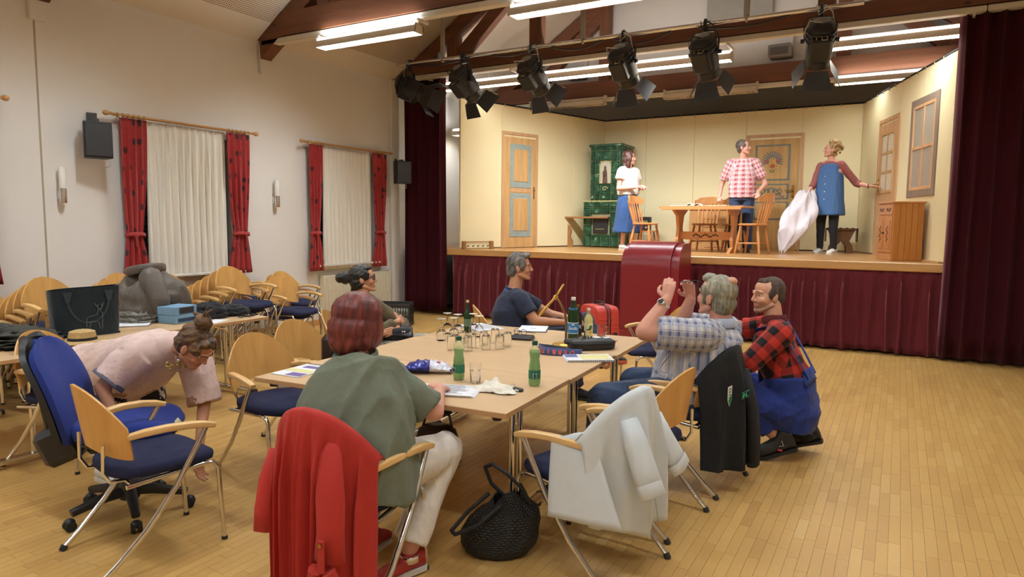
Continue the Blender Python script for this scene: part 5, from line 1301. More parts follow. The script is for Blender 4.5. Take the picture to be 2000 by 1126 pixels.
# ---- 4. man in the navy T-shirt at the far table end
def man_navy():
    P = Person('grey-haired man in a navy T-shirt sitting sideways at the far table end', (-3.05, 5.5, 0), SK2)
    B = P.body; hip = V(-3.08, 5.45, .54); nk = V(-3.10, 5.50, 1.02); F = V(.8, .6, 0); side = V(.6, -.8, 0)
    shN, shF = nk + side * .19 - V(-.02, 0, .085), nk - side * .19 - V(-.02, 0, .085)
    elN, wrN = V(-2.80, 5.36, .74), V(-2.62, 5.58, .715); elF, wrF = V(-2.9, 5.85, .74), V(-2.66, 5.82, .72)
    torso(B, [(hip - V(0, 0, .08), .17, .13), (hip, .18, .14), (hip + V(-.03, -.02, .22), .17, .14), (nk - V(.02, 0, .14), .19, .12), (nk - V(0, 0, .03), .085, .075)], side)
    hd = V(-3.06, 5.53, 1.205); B.limb([nk - V(0, 0, .07), hd - V(.02, .01, .06)], [.064, .06])
    for a, b, c in ((shN, elN, wrN), (shF, elF, wrF)): B.limb([nk.lerp(a, .5) - V(0, 0, .02), a, b, c], [.06, .058, .046, .03])
    kN, aN = V(-2.62, 5.62, .58), V(-2.52, 5.66, .12); kF, aF = V(-2.58, 5.98, .68), V(-2.26, 5.72, .34)
    hN, hF = hip + side * .1, hip - side * .1; B.limb([hN, kN, aN], [.1, .07, .045]); B.limb([hF, kF, aF], [.1, .07, .045])
    P.head(hd, (.9, .42, .05), (0, 0, 1), 1.06, False, nose=1.1)
    P.hand(wrN, (.7, .7, -.1), (0, 0, -1), 1, .5, vox=.005); P.hand(wrF, (.9, -.3, 0), (0, 0, -1), -1, .5, vox=.005)
    P.finish(.012)
    m = MB(); torso(m, [(hip - V(0, 0, .06), .205, .165), (hip + V(-.01, 0, .1), .205, .18), (hip + V(-.03, -.02, .24), .2, .165), (nk - V(.02, 0, .14), .215, .145), (nk - V(0, 0, .04), .1, .085)], side)
    for a, b in ((shN, elN), (shF, elF)): m.limb([nk.lerp(a, .5) - V(0, 0, .03), a], [.075, .082]); m.tube([a - V(0, 0, -.01), a.lerp(b, .68)], [.082, .078], 16)
    navy = cloth_mat('navy_jersey', rgb(36, 44, 66), .8, .06); o = P.cloth('t_shirt', m, navy, .011, .007, 8, (.3, .2, 1), 3)
    m = MB(); torso(m, [(nk - V(.035, 0, .2), .1, .115), (nk - V(.022, 0, .12), .13, .125), (nk - V(.01, 0, .045), .105, .086), (nk - V(0, 0, .03), .09, .08)], side); P.cloth('shoulder_panel', m, cloth_mat('blue_jersey', rgb(46, 76, 122), .8, .06), .011, .004, 8)
    P.part('collar', MB().tube([nk + F * (.075 * math.cos(q)) + side * (.08 * math.sin(q)) + V(0, 0, -.02 - .015 * math.cos(q)) for q in (2 * PI * k / 18 for k in range(18))], .009, 8, True, None, True), M['denim_dark'])
    m = MB(); torso(m, [(hip - V(0, 0, .1), .185, .15), (hip, .19, .155)], side); m.limb([hN, kN], [.115, .088]); m.tube([kN, aN], [.086, .07], 14); m.cap(kN, kN, .088, .088); m.limb([hF, kF], [.115, .088]); m.tube([kF, aF], [.086, .07], 14); m.cap(kF, kF, .088, .088)
    P.cloth('trousers', m, M['denim_dark'], .012, .008, 10, (1, .4, 0), 3)
    shoe(P, aN + V(-.06, -.02, -.115), aN + V(.22, .04, -.115), (0, 0, 1), 1.1, M['black_cloth'], M['rubber']); og = plain('orange_sole', rgb(196, 84, 50), .6)
    shoe(P, aF + V(-.05, .03, -.03), aF + V(.2, -.02, .04), (-.15, .3, 1), 1.1, cloth_mat('dark_olive_shoe', rgb(52, 52, 46), .8), og)
    m = MB(); E3 = P.H.to_3x3(); m.ell(P.hp(0, -.025, .042), (.088, .1, .095), E3); m.ell(P.hp(0, -.06, -.02), (.08, .06, .085), E3); m.ell(P.hp(0, .055, .1), (.06, .045, .03), E3)
    for k in (-1, 1): m.ell(P.hp(k * .072, .018, .04), (.018, .05, .05), E3); m.ell(P.hp(k * .07, .025, -.005), (.012, .018, .035), E3)
    P.hair(m, hair_mat('grey_hair', rgb(62, 58, 54), rgb(142, 134, 124), rough=.5), .006, .012, 24, (0, .4, .8))
man_navy()

# ---- 5. man in the checked shirt, lifting his glasses
def man_checked():
    P = Person('grey-haired man in a blue checked shirt and jeans holding up his glasses', (-1.13, 4.25, 0), SK3)
    B = P.body; hip = V(-1.10, 4.25, .56); nk = V(-.94, 4.30, 1.01); F = V(-.96, .27, 0); side = V(-.15, -.985, 0)
    shN, shF = V(-1.0, 4.07, .95), V(-.96, 4.53, .93); elN, wrN = V(-1.30, 3.90, .97), V(-1.20, 4.0, 1.16); elF, wrF = V(-1.26, 4.55, .92), V(-1.17, 4.44, 1.13)
    torso(B, [(hip - V(0, 0, .08), .19, .14), (hip, .2, .17), (hip + V(.0, .0, .18), .2, .19), (nk - V(.02, 0, .18), .2, .14), (nk - V(0, 0, .04), .1, .08)], side)
    hd = V(-.985, 4.325, 1.165); B.limb([nk - V(0, 0, .08), hd - V(-.03, 0, .05)], [.07, .066])
    for a, b, c in ((shN, elN, wrN), (shF, elF, wrF)): B.limb([nk.lerp(a, .5) - V(0, 0, .02), a, b, b.lerp(c, .35), c], [.07, .07, .056, .052, .034])
    kN, aN = V(-1.54, 3.86, .54), V(-1.62, 3.95, .12); kF, aF = V(-1.5, 4.32, .56), V(-1.58, 4.34, .12); hN, hF = hip + side * .11, hip - side * .11
    B.limb([hN, kN, aN], [.11, .075, .048]); B.limb([hF, kF, aF], [.11, .075, .048])
    P.head(hd, (-.93, .36, .10), (.06, 0, 1), 1.1, False, nose=1.15, brow=rgb(120, 112, 104))
    P.hand(wrN, (.05, .3, .95), (-.2, .95, -.3), 1, .85, 1.05, tcurl=.8); P.hand(wrF, (-.1, -.35, .93), (.1, -.95, -.3), -1, .75, 1.05, tcurl=.8)
    P.finish(.012)
    m = MB(); torso(m, [(hip - V(0, 0, .06), .225, .19), (hip + V(-.03, .01, .08), .235, .225), (hip + V(-.02, .01, .2), .235, .22), (nk - V(.03, 0, .2), .235, .175), (nk - V(0, 0, .09), .19, .13), (nk - V(0, 0, .03), .095, .085)], side, 26, .9)
    for a, b in ((shN, elN), (shF, elF)): m.limb([nk.lerp(a, .5) - V(0, 0, .03), a, a.lerp(b, .4)], [.09, .1, .098]); m.tube([a, a.lerp(b, .8)], [.1, .104], 18)
    P.cloth('checked_shirt', m, plaid('blue_white_check', rgb(206, 202, 198), rgb(92, 102, 142), .3, rgb(54, 46, 52), .035, .052, rgb(150, 156, 182), .85), .0105, .01, 7, (.5, .3, .8), 3, [(hip - V(0, 0, .06), nk, F), (shN, elN, (0, 0, -1)), (shF, elF, (0, 0, -1))], seed=3)
    m = MB().tube([nk + F * (.082 * math.cos(q)) + side * (.09 * math.sin(q)) + V(0, 0, -.01 + (-.02 if math.cos(q) > 0 else .012)) for q in (2 * PI * k / 18 for k in range(18))], 1.0, 8, True, (.006, .03), True)
    c = P.part('shirt_collar', m, cloth_mat('shirt_collar_blue', rgb(166, 172, 190), .85, .1, 60))
    m = MB(); torso(m, [(hip - V(0, 0, .1), .21, .17), (hip, .215, .185)], side); m.limb([hN, kN], [.125, .095]); m.tube([kN, aN], [.094, .075], 14); m.cap(kN, kN, .096, .096); m.limb([hF, kF], [.125, .095]); m.tube([kF, aF], [.094, .075], 14); m.cap(kF, kF, .096, .096)
    P.cloth('jeans', m, M['denim'], .012, .009, 10, (1, .2, .2), 3)
    for a in (aN, aF): shoe(P, a + V(.07, 0, -.115), a + V(-.2, .03, -.115), (0, 0, 1), 1.1, M['black_cloth'], M['rubber'])
    m = MB(); E3 = P.H.to_3x3(); m.ell(P.hp(0, -.028, .04), (.093, .108, .098), E3); m.ell(P.hp(0, -.06, -.03), (.087, .068, .085), E3); m.ell(P.hp(0, .05, .098), (.056, .045, .03), E3)
    for k in (-1, 1): m.ell(P.hp(k * .073, .015, .03), (.016, .048, .045), E3); m.ell(P.hp(k * .071, .024, -.02), (.01, .016, .03), E3)
    P.hair(m, hair_mat('silver_hair', rgb(108, 102, 84), rgb(184, 176, 152), rough=.5), .006, .007, 28, (0, .4, .8))
    P.part('scalp_patch', MB().ell(P.hp(.01, -.085, .1), (.036 * 1.1, .03, .028), P.H.to_3x3()), SKB)
    w_ = wrN - (wrN - elN).normalized() * .035; Q = rot_to(wrN - elN, (-.3, -1, 0)); d = (wrN - elN).normalized()
    o = P.part('wristwatch', MB().tube([w_ + Q @ V(.041 * math.cos(q), .036 * math.sin(q), 0) for q in (2 * PI * k / 18 for k in range(18))], 1.0, 8, True, (.004, .012), True), M['chrome'])
    fc = w_ + Q @ V(.042, 0, 0); QF = rot_to(Q @ V(1, 0, 0)); obj('watch_case', MB().lathe([(.001, -.004), (.021, -.004), (.022, .004), (.018, .006), (.001, .006)], fc, 18, QF), M['chrome'], o, True, .7, True)
    obj('watch_dial', MB().lathe([(.001, .0061), (.0165, .0062), (.0165, .0075), (.001, .0076)], fc, 16, QF), M['black_plastic'], o, True, .7, True)
    # the glasses he holds up: a thing of their own
    a, b = V(-1.175, 4.12, 1.265), V(-1.15, 4.36, 1.245); md = (a + b) / 2
    t = thing('reading_glasses', 'dark reading glasses held up between the hands of the man in checks', 'glasses', md)
    m = MB()
    for k in (-1, 1): m.tube([md + V(.0 + .018 * math.sin(q), k * .032 + .024 * math.cos(q), .004 * math.sin(q)) for q in (2 * PI * j / 14 for j in range(14))], .0025, 6, True, None, True)
    m.tube([md + V(.006, -.009, .0), md + V(.008, 0, .004), md + V(.006, .009, 0)], .0025, 6); obj('rims', m, M['black_plastic'], t, True, .7, True)
    for k in (-1, 1): obj('temple', MB().tube([md + V(0, k * .057, 0), md + V(.05, k * .075, .004), md + V(.11, k * .07, -.01)], .0025, 6), M['black_plastic'], t, True, .7, True)
SKB = plain('scalp_skin', rgb(206, 152, 122), .5)
man_checked()

# ---- 6. young man squatting in red-black plaid and blue bib overalls
def man_plaid():
    P = Person('young bearded man squatting in red and black plaid shirt and blue bib overalls', (-.7, 4.95, 0), SK1)
    B = P.body; hip = V(-.60, 5.02, .34); nk = V(-.735, 5.02, .965); side = V(-.12, -.99, 0); F = V(-.99, .12, 0)
    shN, shF = V(-.66, 4.83, .885), V(-.76, 5.2, .89); elN, wrN = V(-.83, 4.74, .69), V(-1.0, 4.84, .64); elF, wrF = V(-.98, 5.2, .85), V(-1.14, 4.98, .93)
    torso(B, [(hip - V(0, 0, .08), .16, .14), (hip, .18, .16), (hip + V(-.03, 0, .22), .155, .125), (nk - V(.0, 0, .16), .165, .1), (nk - V(0, 0, .04), .08, .07)], side)
    hd = V(-.785, 5.02, 1.125); B.limb([nk - V(-.01, 0, .08), hd - V(-.03, 0, .05)], [.064, .06])
    for a, b, c in ((shN, elN, wrN), (shF, elF, wrF)): B.limb([nk.lerp(a, .5) - V(0, 0, .02), a, b, b.lerp(c, .35), c], [.06, .062, .05, .046, .03])
    kN, aN = V(-1.0, 4.83, .45), V(-.66, 4.90, .16); kF, aF = V(-.98, 5.22, .45), V(-.52, 5.15, .17); hN, hF = hip + side * .1, hip - side * .1
    B.limb([hN, kN, aN], [.11, .075, .048]); B.limb([hF, kF, aF], [.11, .075, .048])
    P.head(hd, (-.76, -.65, -.02), (.03, 0, 1), 1.06, False, nose=1.05, lip=(.86, .6, .58), stubble=.5, brow=rgb(40, 30, 26), vox=.0042)
    P.hand(wrN, (-.7, .5, -.25), (.3, .3, -.9), -1, .6); P.hand(wrF, (-.55, -.8, .0), (0, 0, -1), 1, .5)
    P.finish(.011)
    m = MB(); torso(m, [(hip + V(-.02, 0, .1), .18, .15), (hip + V(-.03, 0, .22), .185, .15), (nk - V(-.0, 0, .2), .205, .145), (nk - V(-.01, 0, .1), .18, .12), (nk - V(0, 0, .03), .095, .085)], side, 24, .9)
    m.limb([nk.lerp(shN, .5) - V(0, 0, .03), shN, elN], [.08, .088, .072]); m.tube([elN, elN.lerp(wrN, .4)], [.07, .066], 16)
    m.limb([nk.lerp(shF, .5) - V(0, 0, .03), shF, shF.lerp(elF, .7)], [.08, .088, .076]); m.tube([shF.lerp(elF, .5), shF.lerp(elF, .95)], [.078, .074], 16)
    P.cloth('plaid_shirt', m, plaid('red_black_buffalo', rgb(186, 44, 30), rgb(14, 10, 11), .5, None, .1, .105), .0095, .009, 9, (.3, .3, .8), 3, [(hip, nk, F), (shN, elN, (-1, 0, 0)), (shF, elF, (-1, 0, 0))], seed=5)
    m = MB().tube([nk + F * (.078 * math.cos(q)) + side * (.088 * math.sin(q)) + V(0, 0, .005 - .03 * max(0, math.cos(q))) for q in (2 * PI * k / 18 for k in range(18))], 1.0, 8, True, (.006, .028), True); P.part('shirt_collar', m, plain('dark_red_flannel', rgb(92, 24, 20), .9))
    blue = cloth_mat('royal_blue_twill', rgb(30, 52, 128), .85, .1, 300)
    m = MB(); torso(m, [(hip - V(0, 0, .13), .185, .16), (hip - V(-.01, 0, .02), .205, .185), (hip + V(-.01, 0, .1), .197, .168), (hip + V(-.025, 0, .24), .195, .158)], side, 24)
    m.limb([hN, kN], [.135, .098]); m.limb([kN, kN.lerp(aN, .4)], [.098, .088]); m.tube([kN.lerp(aN, .3), kN.lerp(aN, .85)], [.088, .078], 16); m.limb([hF, kF], [.135, .098]); m.limb([kF, kF.lerp(aF, .4)], [.098, .088]); m.tube([kF.lerp(aF, .3), kF.lerp(aF, .8)], [.088, .078], 16)
    ov = P.cloth('bib_overalls', m, blue, .011, .012, 8, (.7, .2, .4), 3, seed=6)
    m = MB().sheet(lambda u, v: hip + F * (-.15 + .03 * v - .02 * (2 * u - 1) ** 2 * -1) + side * (.15 * (2 * u - 1) * (1 - .25 * v)) + V(0, 0, .2 + .09 * v + .02 * (1 - (2 * u - 1) ** 2)), 10, 4, .012); P.part('rear_bib', m, blue, True, None)
    m = MB().sheet(lambda u, v: hip + F * (.17 + .02 * v) + side * (.13 * (2 * u - 1)) + V(-.01, 0, .18 + .27 * v), 8, 5, .01); P.part('front_bib', m, blue, True, None)
    for s in (1, -1):
        pts = [hip + F * -.13 + side * (.1 * s) + V(0, 0, .25), hip.lerp(nk, .6) + F * -.142 + side * (.11 * s), nk + F * -.125 + side * (.12 * s) - V(0, 0, .13), nk + F * -.055 + side * (.135 * s) - V(0, 0, .022), nk + F * .08 + side * (.13 * s) - V(0, 0, .075), hip + F * .19 + side * (.1 * s) + V(-.02, 0, .44)]
        P.part('strap', MB().tube(pts, 1.0, 8, True, (.019, .004)), blue)
    for a, toe in ((aN, V(-.78, 4.84, .0)), (aF, V(-.66, 5.17, .0))):
        hl = V(a.x + .12, a.y + .02, .085); o = shoe(P, hl, toe, (.35, 0, 1), 1.18, plain('black_boot_leather', (.02, .019, .018, 1), .55), M['rubber'], 'work_boot', .1, .02)
        obj('ankle_cuff', MB().tube([a + V(.04, 0, -.07), a + V(.0, 0, .0)], [.062, .06], 14), M['rubber'], o, True, .7, True)
        if a is aN:
            obj('red_tag', MB().box(a + V(.03, -.066, -.075), (.03, .006, .014), None, .002), plain('red_tag', rgb(190, 50, 40), .5), o, False, .7, True)
            obj('boot_lace', MB().tube([a + V(.03, -.06, .01), a + V(.05, -.068, -.04), a + V(-.01, -.062, -.06), a + V(-.06, -.066, -.1), a + V(-.07, -.075, -.155)], .0028, 6).tube([a + V(-.06, -.064, -.09), a + V(-.05, -.08, -.14), a + V(-.09, -.09, -.157)], .0028, 6), M['cable_white'], o, True, .7, True)
    m = MB(); E3 = P.H.to_3x3(); m.ell(P.hp(0, -.03, .037), (.087, .099, .091), E3); m.ell(P.hp(0, -.06, -.015), (.08, .058, .065), E3)
    for k in (-1, 1): m.ell(P.hp(k * .072, -.005, .015), (.013, .045, .04), E3)
    m.ell(P.hp(0, .025, .088), (.05, .045, .028), E3)
    P.hair(m, hair_mat('short_dark_hair', rgb(62, 48, 40), rgb(98, 80, 66), rough=.8), .0045, .001, 60)
    t = NT('tattoo_ink'); n = t.noise(26, t.coords(), 3); t.col(t.ramp(n, [(.47, rgb(190, 140, 112)), (.55, rgb(74, 64, 60))])); t.b.inputs['Roughness'].default_value = .55
    P.part('tattoo', MB().tube([elF.lerp(wrF, .12), elF.lerp(wrF, .35), elF.lerp(wrF, .72)], [.0505, .0475, .041], 16), t.m)
man_plaid()

# ---- 7-9. the three players on the stage
def stand(label, feet, fwd, H, sk, fem, headf, arms, skw=1.0):
    """standing figure: returns the person and its joints; arms = world elbow and wrist points for (left, right)"""
    P = Person(label, feet, sk); f = V(feet); F = V(fwd).normalized(); S_ = F.cross(V(0, 0, 1)).normalized(); B = P.body; k = H / 1.75
    hip = f + V(0, 0, .92 * k); nk = f + V(0, 0, 1.47 * k); J = dict(hip=hip, nk=nk, F=F, S=S_, k=k)
    torso(B, [(hip - V(0, 0, .1 * k), .15 * k * skw, .11 * k), (hip, .165 * k * skw, .12 * k), (hip + V(0, 0, .2 * k), .14 * k * skw, .105 * k), (nk - V(0, 0, .17 * k), .165 * k * skw, .11 * k), (nk - V(0, 0, .04), .08, .07)], S_)
    hd = nk + V(0, 0, .155 * k) + F * .02; B.limb([nk - V(0, 0, .06), hd - V(0, 0, .04)], [.056, .052]); J['sh'] = []
    for s, (el, wr) in zip((-1, 1), arms):
        sh = nk + S_ * (s * (.145 if fem else .165) * k * skw) - V(0, 0, .085 * k); J['sh'].append(sh); B.limb([nk.lerp(sh, .5), sh, V(el), V(wr)], [.052, .055, .042, .028])
    J['leg'] = []
    for s in (-1, 1):
        h = hip + S_ * (s * .09 * k) - V(0, 0, .04); kn = f + S_ * (s * .1 * k) + V(0, 0, .5 * k) + F * .03; an = f + S_ * (s * .11 * k) + V(0, 0, .09); B.limb([h, kn, an], [.09 * k, .06 * k, .04 * k]); J['leg'].append((h, kn, an))
    P.head(hd, headf, (0, 0, 1), k * .98, fem, vox=.006); return P, J
def woman_skirt():
    f = V(-4.2, 11.5, SH); F = V(.75, -.35, 0).normalized(); S_ = F.cross(V(0, 0, 1)).normalized()
    el = [f + S_ * -.25 + F * .02 + V(0, 0, 1.08), f + S_ * .25 + F * .02 + V(0, 0, 1.06)]; wr = [f + F * .3 - S_ * .02 + V(0, 0, 1.1), f + F * .24 + S_ * .06 + V(0, 0, 1.08)]
    P, J = stand('woman on the stage in white blouse and long blue skirt beside the stove', f, F, 1.72, SK3, True, (.95, .1, 0), [(el[0], wr[0]), (el[1], wr[1])], 1.1)
    P.hand(wr[0], F * .8 + S_ * .4, (0, 0, -1), 1, .8, vox=.006); P.hand(wr[1], F * .8 - S_ * .3, (0, 0, -1), -1, .8, vox=.006); P.finish(.014)
    hip, nk = J['hip'], J['nk']; m = MB(); torso(m, [(hip + V(0, 0, .05), .19, .15), (hip + V(0, 0, .15), .2, .16), (nk - V(0, 0, .2), .205, .15), (nk - V(0, 0, .1), .18, .12), (nk - V(0, 0, .03), .085, .08)], S_)
    for sh, e in zip(J['sh'], el): m.limb([nk.lerp(sh, .6) - V(0, 0, .02), sh], [.08, .09]); m.tube([sh, sh.lerp(e, .5)], [.09, .095], 14)
    P.cloth('white_blouse', m, M['white_cloth'], .013, .01, 8, (0, 0, 1), 3)
    m = MB(); torso(m, [(f + V(0, 0, .3), .26, .23), (f + V(0, 0, .5), .235, .2), (f + V(0, 0, .75), .205, .17), (hip + V(0, 0, .0), .185, .155), (hip + V(0, 0, .1), .155, .13)], S_, 30, .95)
    P.cloth('denim_skirt', m, cloth_mat('blue_denim_skirt', rgb(48, 80, 130), .85, .15), .014, .016, 9, (0, 0, 1), 3)
    for h, k, a in J['leg']: shoe(P, a + V(0, 0, -.09) - F * .06, a + V(0, 0, -.09) + F * .18, (0, 0, 1), 1, M['white_shoe'], M['rubber_white'])
    m = MB(); E3 = P.H.to_3x3(); m.ell(P.hp(0, -.025, .042), (.092, .105, .095), E3); m.ell(P.hp(0, -.06, -.05), (.1, .065, .1), E3); m.ell(P.hp(0, -.07, -.14), (.105, .055, .075), E3)
    for k in (-1, 1): m.ell(P.hp(k * .08, .01, -.02), (.03, .05, .09), E3); m.ell(P.hp(k * .085, .0, -.13), (.035, .045, .06), E3)
    P.hair(m, hair_mat('auburn_hair', rgb(56, 28, 20), rgb(110, 62, 44), rough=.45), .008, .014, 20, (0, 0, 1))
    P.part('cord_necklace', MB().tube([nk + F * (.09 + .02 * math.sin(q)) + S_ * (.05 * math.cos(q)) - V(0, 0, .06 + .12 * abs(math.sin(q))) for q in np.linspace(.0, PI, 9)], .004, 5), M['black_plastic'])
woman_skirt()
def man_stage():
    f = V(-2.33, 11.85, SH); F = V(.12, -.99, 0).normalized(); S_ = F.cross(V(0, 0, 1)).normalized()
    el = [f - S_ * -.0 + V(.36, .05, 1.13), f + V(-.36, .08, 1.12)]; wr = [V(f.x + .28, f.y - .14, f.z + .98), V(f.x - .34, f.y - .1, f.z + .93)]
    if S_.x < 0: el_ = [el[0], el[1]]; wr_ = [wr[0], wr[1]]
    else: el_ = [el[1], el[0]]; wr_ = [wr[1], wr[0]]
    P, J = stand('man on the stage in red checked shirt and jeans behind the trestle table', f, F, 1.86, SK3, False, (.9, -.1, .05), [(el_[0], wr_[0]), (el_[1], wr_[1])], 1.12)
    for (w_, s) in ((wr_[0], 1), (wr_[1], -1)): P.hand(w_, (0, -.35, -.9), (0, -.9, .3), s, 1.2, vox=.006)
    P.finish(.014); hip, nk = J['hip'], J['nk']
    m = MB(); torso(m, [(hip - V(0, 0, .08), .215, .165), (hip + V(0, 0, .08), .22, .18), (nk - V(0, 0, .25), .212, .165), (nk - V(0, 0, .13), .19, .13), (nk - V(0, 0, .03), .095, .085)], S_)
    for sh, e in zip(J['sh'], el_): m.limb([nk.lerp(sh, .6) - V(0, 0, .03), sh], [.075, .082]); m.tube([sh, sh.lerp(e, .72)], [.082, .08], 14)
    P.cloth('checked_shirt', m, plaid('red_white_check', rgb(232, 208, 206), rgb(176, 60, 66), .34, rgb(120, 40, 52), .06, .075, rgb(214, 150, 152)), .013, .009, 8, (0, 0, 1), 3, [(hip - V(0, 0, .1), nk, -F)] + [(sh, V(e), S_) for sh, e in zip(J['sh'], el_)])
    m = MB(); torso(m, [(hip - V(0, 0, .12), .19, .14), (hip + V(0, 0, .02), .195, .15)], S_)
    for h, k, a in J['leg']: m.limb([h, k], [.115, .082]); m.tube([k + V(0, 0, .02), a - V(0, 0, .03)], [.083, .08], 14)
    P.cloth('jeans', m, M['denim'], .013, .009, 9, (0, 0, 1), 3)
    for h, k, a in J['leg']: shoe(P, a + V(0, 0, -.09) - F * .07, a + V(0, 0, -.09) + F * .2, (0, 0, 1), 1.1, M['black_cloth'], M['rubber'])
    P.part('shirt_collar', MB().tube([nk + F * (.078 * math.cos(q)) + S_ * (.088 * math.sin(q)) + V(0, 0, -.02 - .03 * max(0, math.cos(q))) for q in (2 * PI * k / 16 for k in range(16))], 1.0, 8, True, (.006, .028), True), plain('pink_collar', rgb(214, 150, 150), .85))
    m = MB(); E3 = P.H.to_3x3(); m.ell(P.hp(0, -.03, .04), (.088, .103, .094), E3); m.ell(P.hp(0, -.055, -.02), (.077, .052, .07), E3)
    for k in (-1, 1): m.ell(P.hp(k * .071, .01, .03), (.014, .048, .042), E3)
    P.hair(m, hair_mat('greyed_brown_hair', rgb(62, 50, 44), rgb(120, 104, 94), rough=.6), .007, .004, 40)
man_stage()
def woman_apron():
    f = V(-1.02, 12.1, SH); F = V(-.35, -.94, 0).normalized(); S_ = F.cross(V(0, 0, 1)).normalized()   # S_ points to her right
    elR, wrR = f + V(-.24, -.02, 1.1), f + V(-.33, -.12, .96); elL, wrL = f + V(.38, .04, 1.12), V(-.45, 12.0, 2.235)
    P, J = stand('curly blond woman on the stage in blue apron dress reaching for the door handle', f, F, 1.78, SK3, True, (-.93, -.25, .1), [(elL, wrL), (elR, wrR)] if S_.x < 0 else [(elR, wrR), (elL, wrL)], 1.12)
    P.hand(wrL, (1, 0, 0), (0, 0, -1), 1 if S_.x < 0 else -1, .4, vox=.006); P.hand(wrR, (-.4, -.6, -.6), (.6, -.4, 0), -1, 1.0, vox=.006); P.finish(.014); hip, nk = J['hip'], J['nk']
    m = MB(); torso(m, [(f + V(0, 0, .62), .245, .2), (hip - V(0, 0, .12), .225, .18), (hip + V(0, 0, .1), .205, .165), (nk - V(0, 0, .25), .19, .155), (nk - V(0, 0, .1), .155, .12), (nk - V(0, 0, .05), .11, .09)], S_)
    t = NT('blue_striped_apron'); sp = t.node('ShaderNodeSeparateXYZ'); t.link(t.node('ShaderNodeTexCoord').outputs['Object'], sp.inputs[0]); b = t.math('LESS_THAN', t.math('FRACT', t.math('DIVIDE', t.math('ADD', sp.outputs[0], 5), .022)), .4); t.col(t.mix(b, rgb(56, 90, 138), rgb(86, 122, 168))); t.b.inputs['Roughness'].default_value = .85
    P.cloth('apron_dress', m, t.m, .013, .009, 8, (0, 0, 1), 3)
    P.part('button_row', (lambda mm: [mm.ell(f + F * (.175 - .02 * abs(z - 1.0)) + V(0, 0, z), (.01, .01, .01), None, 6, 4) for z in (.75, .87, .99, 1.11, 1.23)] and mm)(MB()), M['white_shoe'])
    m = MB()
    for s, (sh, e, w_) in enumerate(zip(J['sh'], (elL, elR) if S_.x < 0 else (elR, elL), (wrL, wrR) if S_.x < 0 else (wrR, wrL))): m.limb([nk.lerp(sh, .55) - V(0, 0, .03), sh, e], [.06, .066, .056]); m.tube([e, e.lerp(w_, .3)], [.056, .054], 14)
    torso(m, [(nk - V(0, 0, .08), .13, .1), (nk - V(0, 0, .02), .085, .08)], S_)
    P.cloth('rust_blouse', m, cloth_mat('rust_cotton', rgb(150, 84, 78), .85), .012, .006, 10, None, 3)
    m = MB()
    for h, k, a in J['leg']: m.limb([h, k, a], [.1, .072, .05])
    P.cloth('leggings', m, M['black_cloth'], .012, .004, 10)
    for h, k, a in J['leg']: shoe(P, a + V(0, 0, -.09) - F * .07, a + V(0, 0, -.09) + F * .18, (0, 0, 1), 1.08, M['white_shoe'], M['rubber_white'])
    m = MB(); rr = random.Random(3)
    for k in range(70):
        th, ph = rr.uniform(-.2, PI), rr.uniform(0, 2 * PI); d = V(math.sin(th) * math.cos(ph), math.sin(th) * math.sin(ph), math.cos(th))
        if d.y > .45 and d.z < .75: continue
        r_ = rr.uniform(.018, .03); c_ = V(d.x * .108, -.03 + d.y * .125, .035 + d.z * .112); m.ell(P.hp(*c_), (r_, r_, r_), None, 8, 6)
    m.ell(P.hp(0, -.028, .04), (.088, .1, .092), P.H.to_3x3()); P.hair(m, hair_mat('curly_blond_hair', rgb(150, 112, 66), rgb(212, 178, 122), rough=.6), .0065, .006, 40, (0, 0, 1), 1)
    P.part('wristwatch', MB().tube([wrL + V(-.02, .034 * math.cos(q), .034 * math.sin(q)) for q in (2 * PI * k / 12 for k in range(12))], .006, 6, True, None, True), M['black_plastic'])
    P.part('pendant', MB().ell(nk + F * .11 - V(0, 0, .12), (.014, .008, .018)), M['white_shoe'])
    # white sheet she carries
    a = f + V(-.33, -.14, 1.0); rr = random.Random(8); m = MB()
    def fn(u, v):
        c = a.lerp(f + V(-.46, -.3, .42), min(1, v / .68)) if v < .68 else (f + V(-.46, -.3, .42)).lerp(f + V(-.62, -.36, .03), (v - .68) / .32)
        wd = .06 + .13 * math.sin(PI * min(1, v * 1.05)) ** .7 if v < .7 else .16 * (1 - (v - .7) / .32) + .02
        q = u * 2 * PI; fo = 1 + .22 * math.sin(3 * q + v * 5) + .12 * math.sin(7 * q - v * 9); return c + V(math.cos(q) * wd * fo * 1.15, math.sin(q) * wd * .62 * fo, .03 * math.sin(5 * q + 8 * v))
    m.grid(lambda u, v: fn(u, v), 56, 30); tag(obj('bed_sheet', m, cloth_mat('white_linen', rgb(222, 212, 214), .8, .04), None, True, None), 'crumpled white sheet hanging from the hand of the apron woman', 'sheet')
woman_apron()
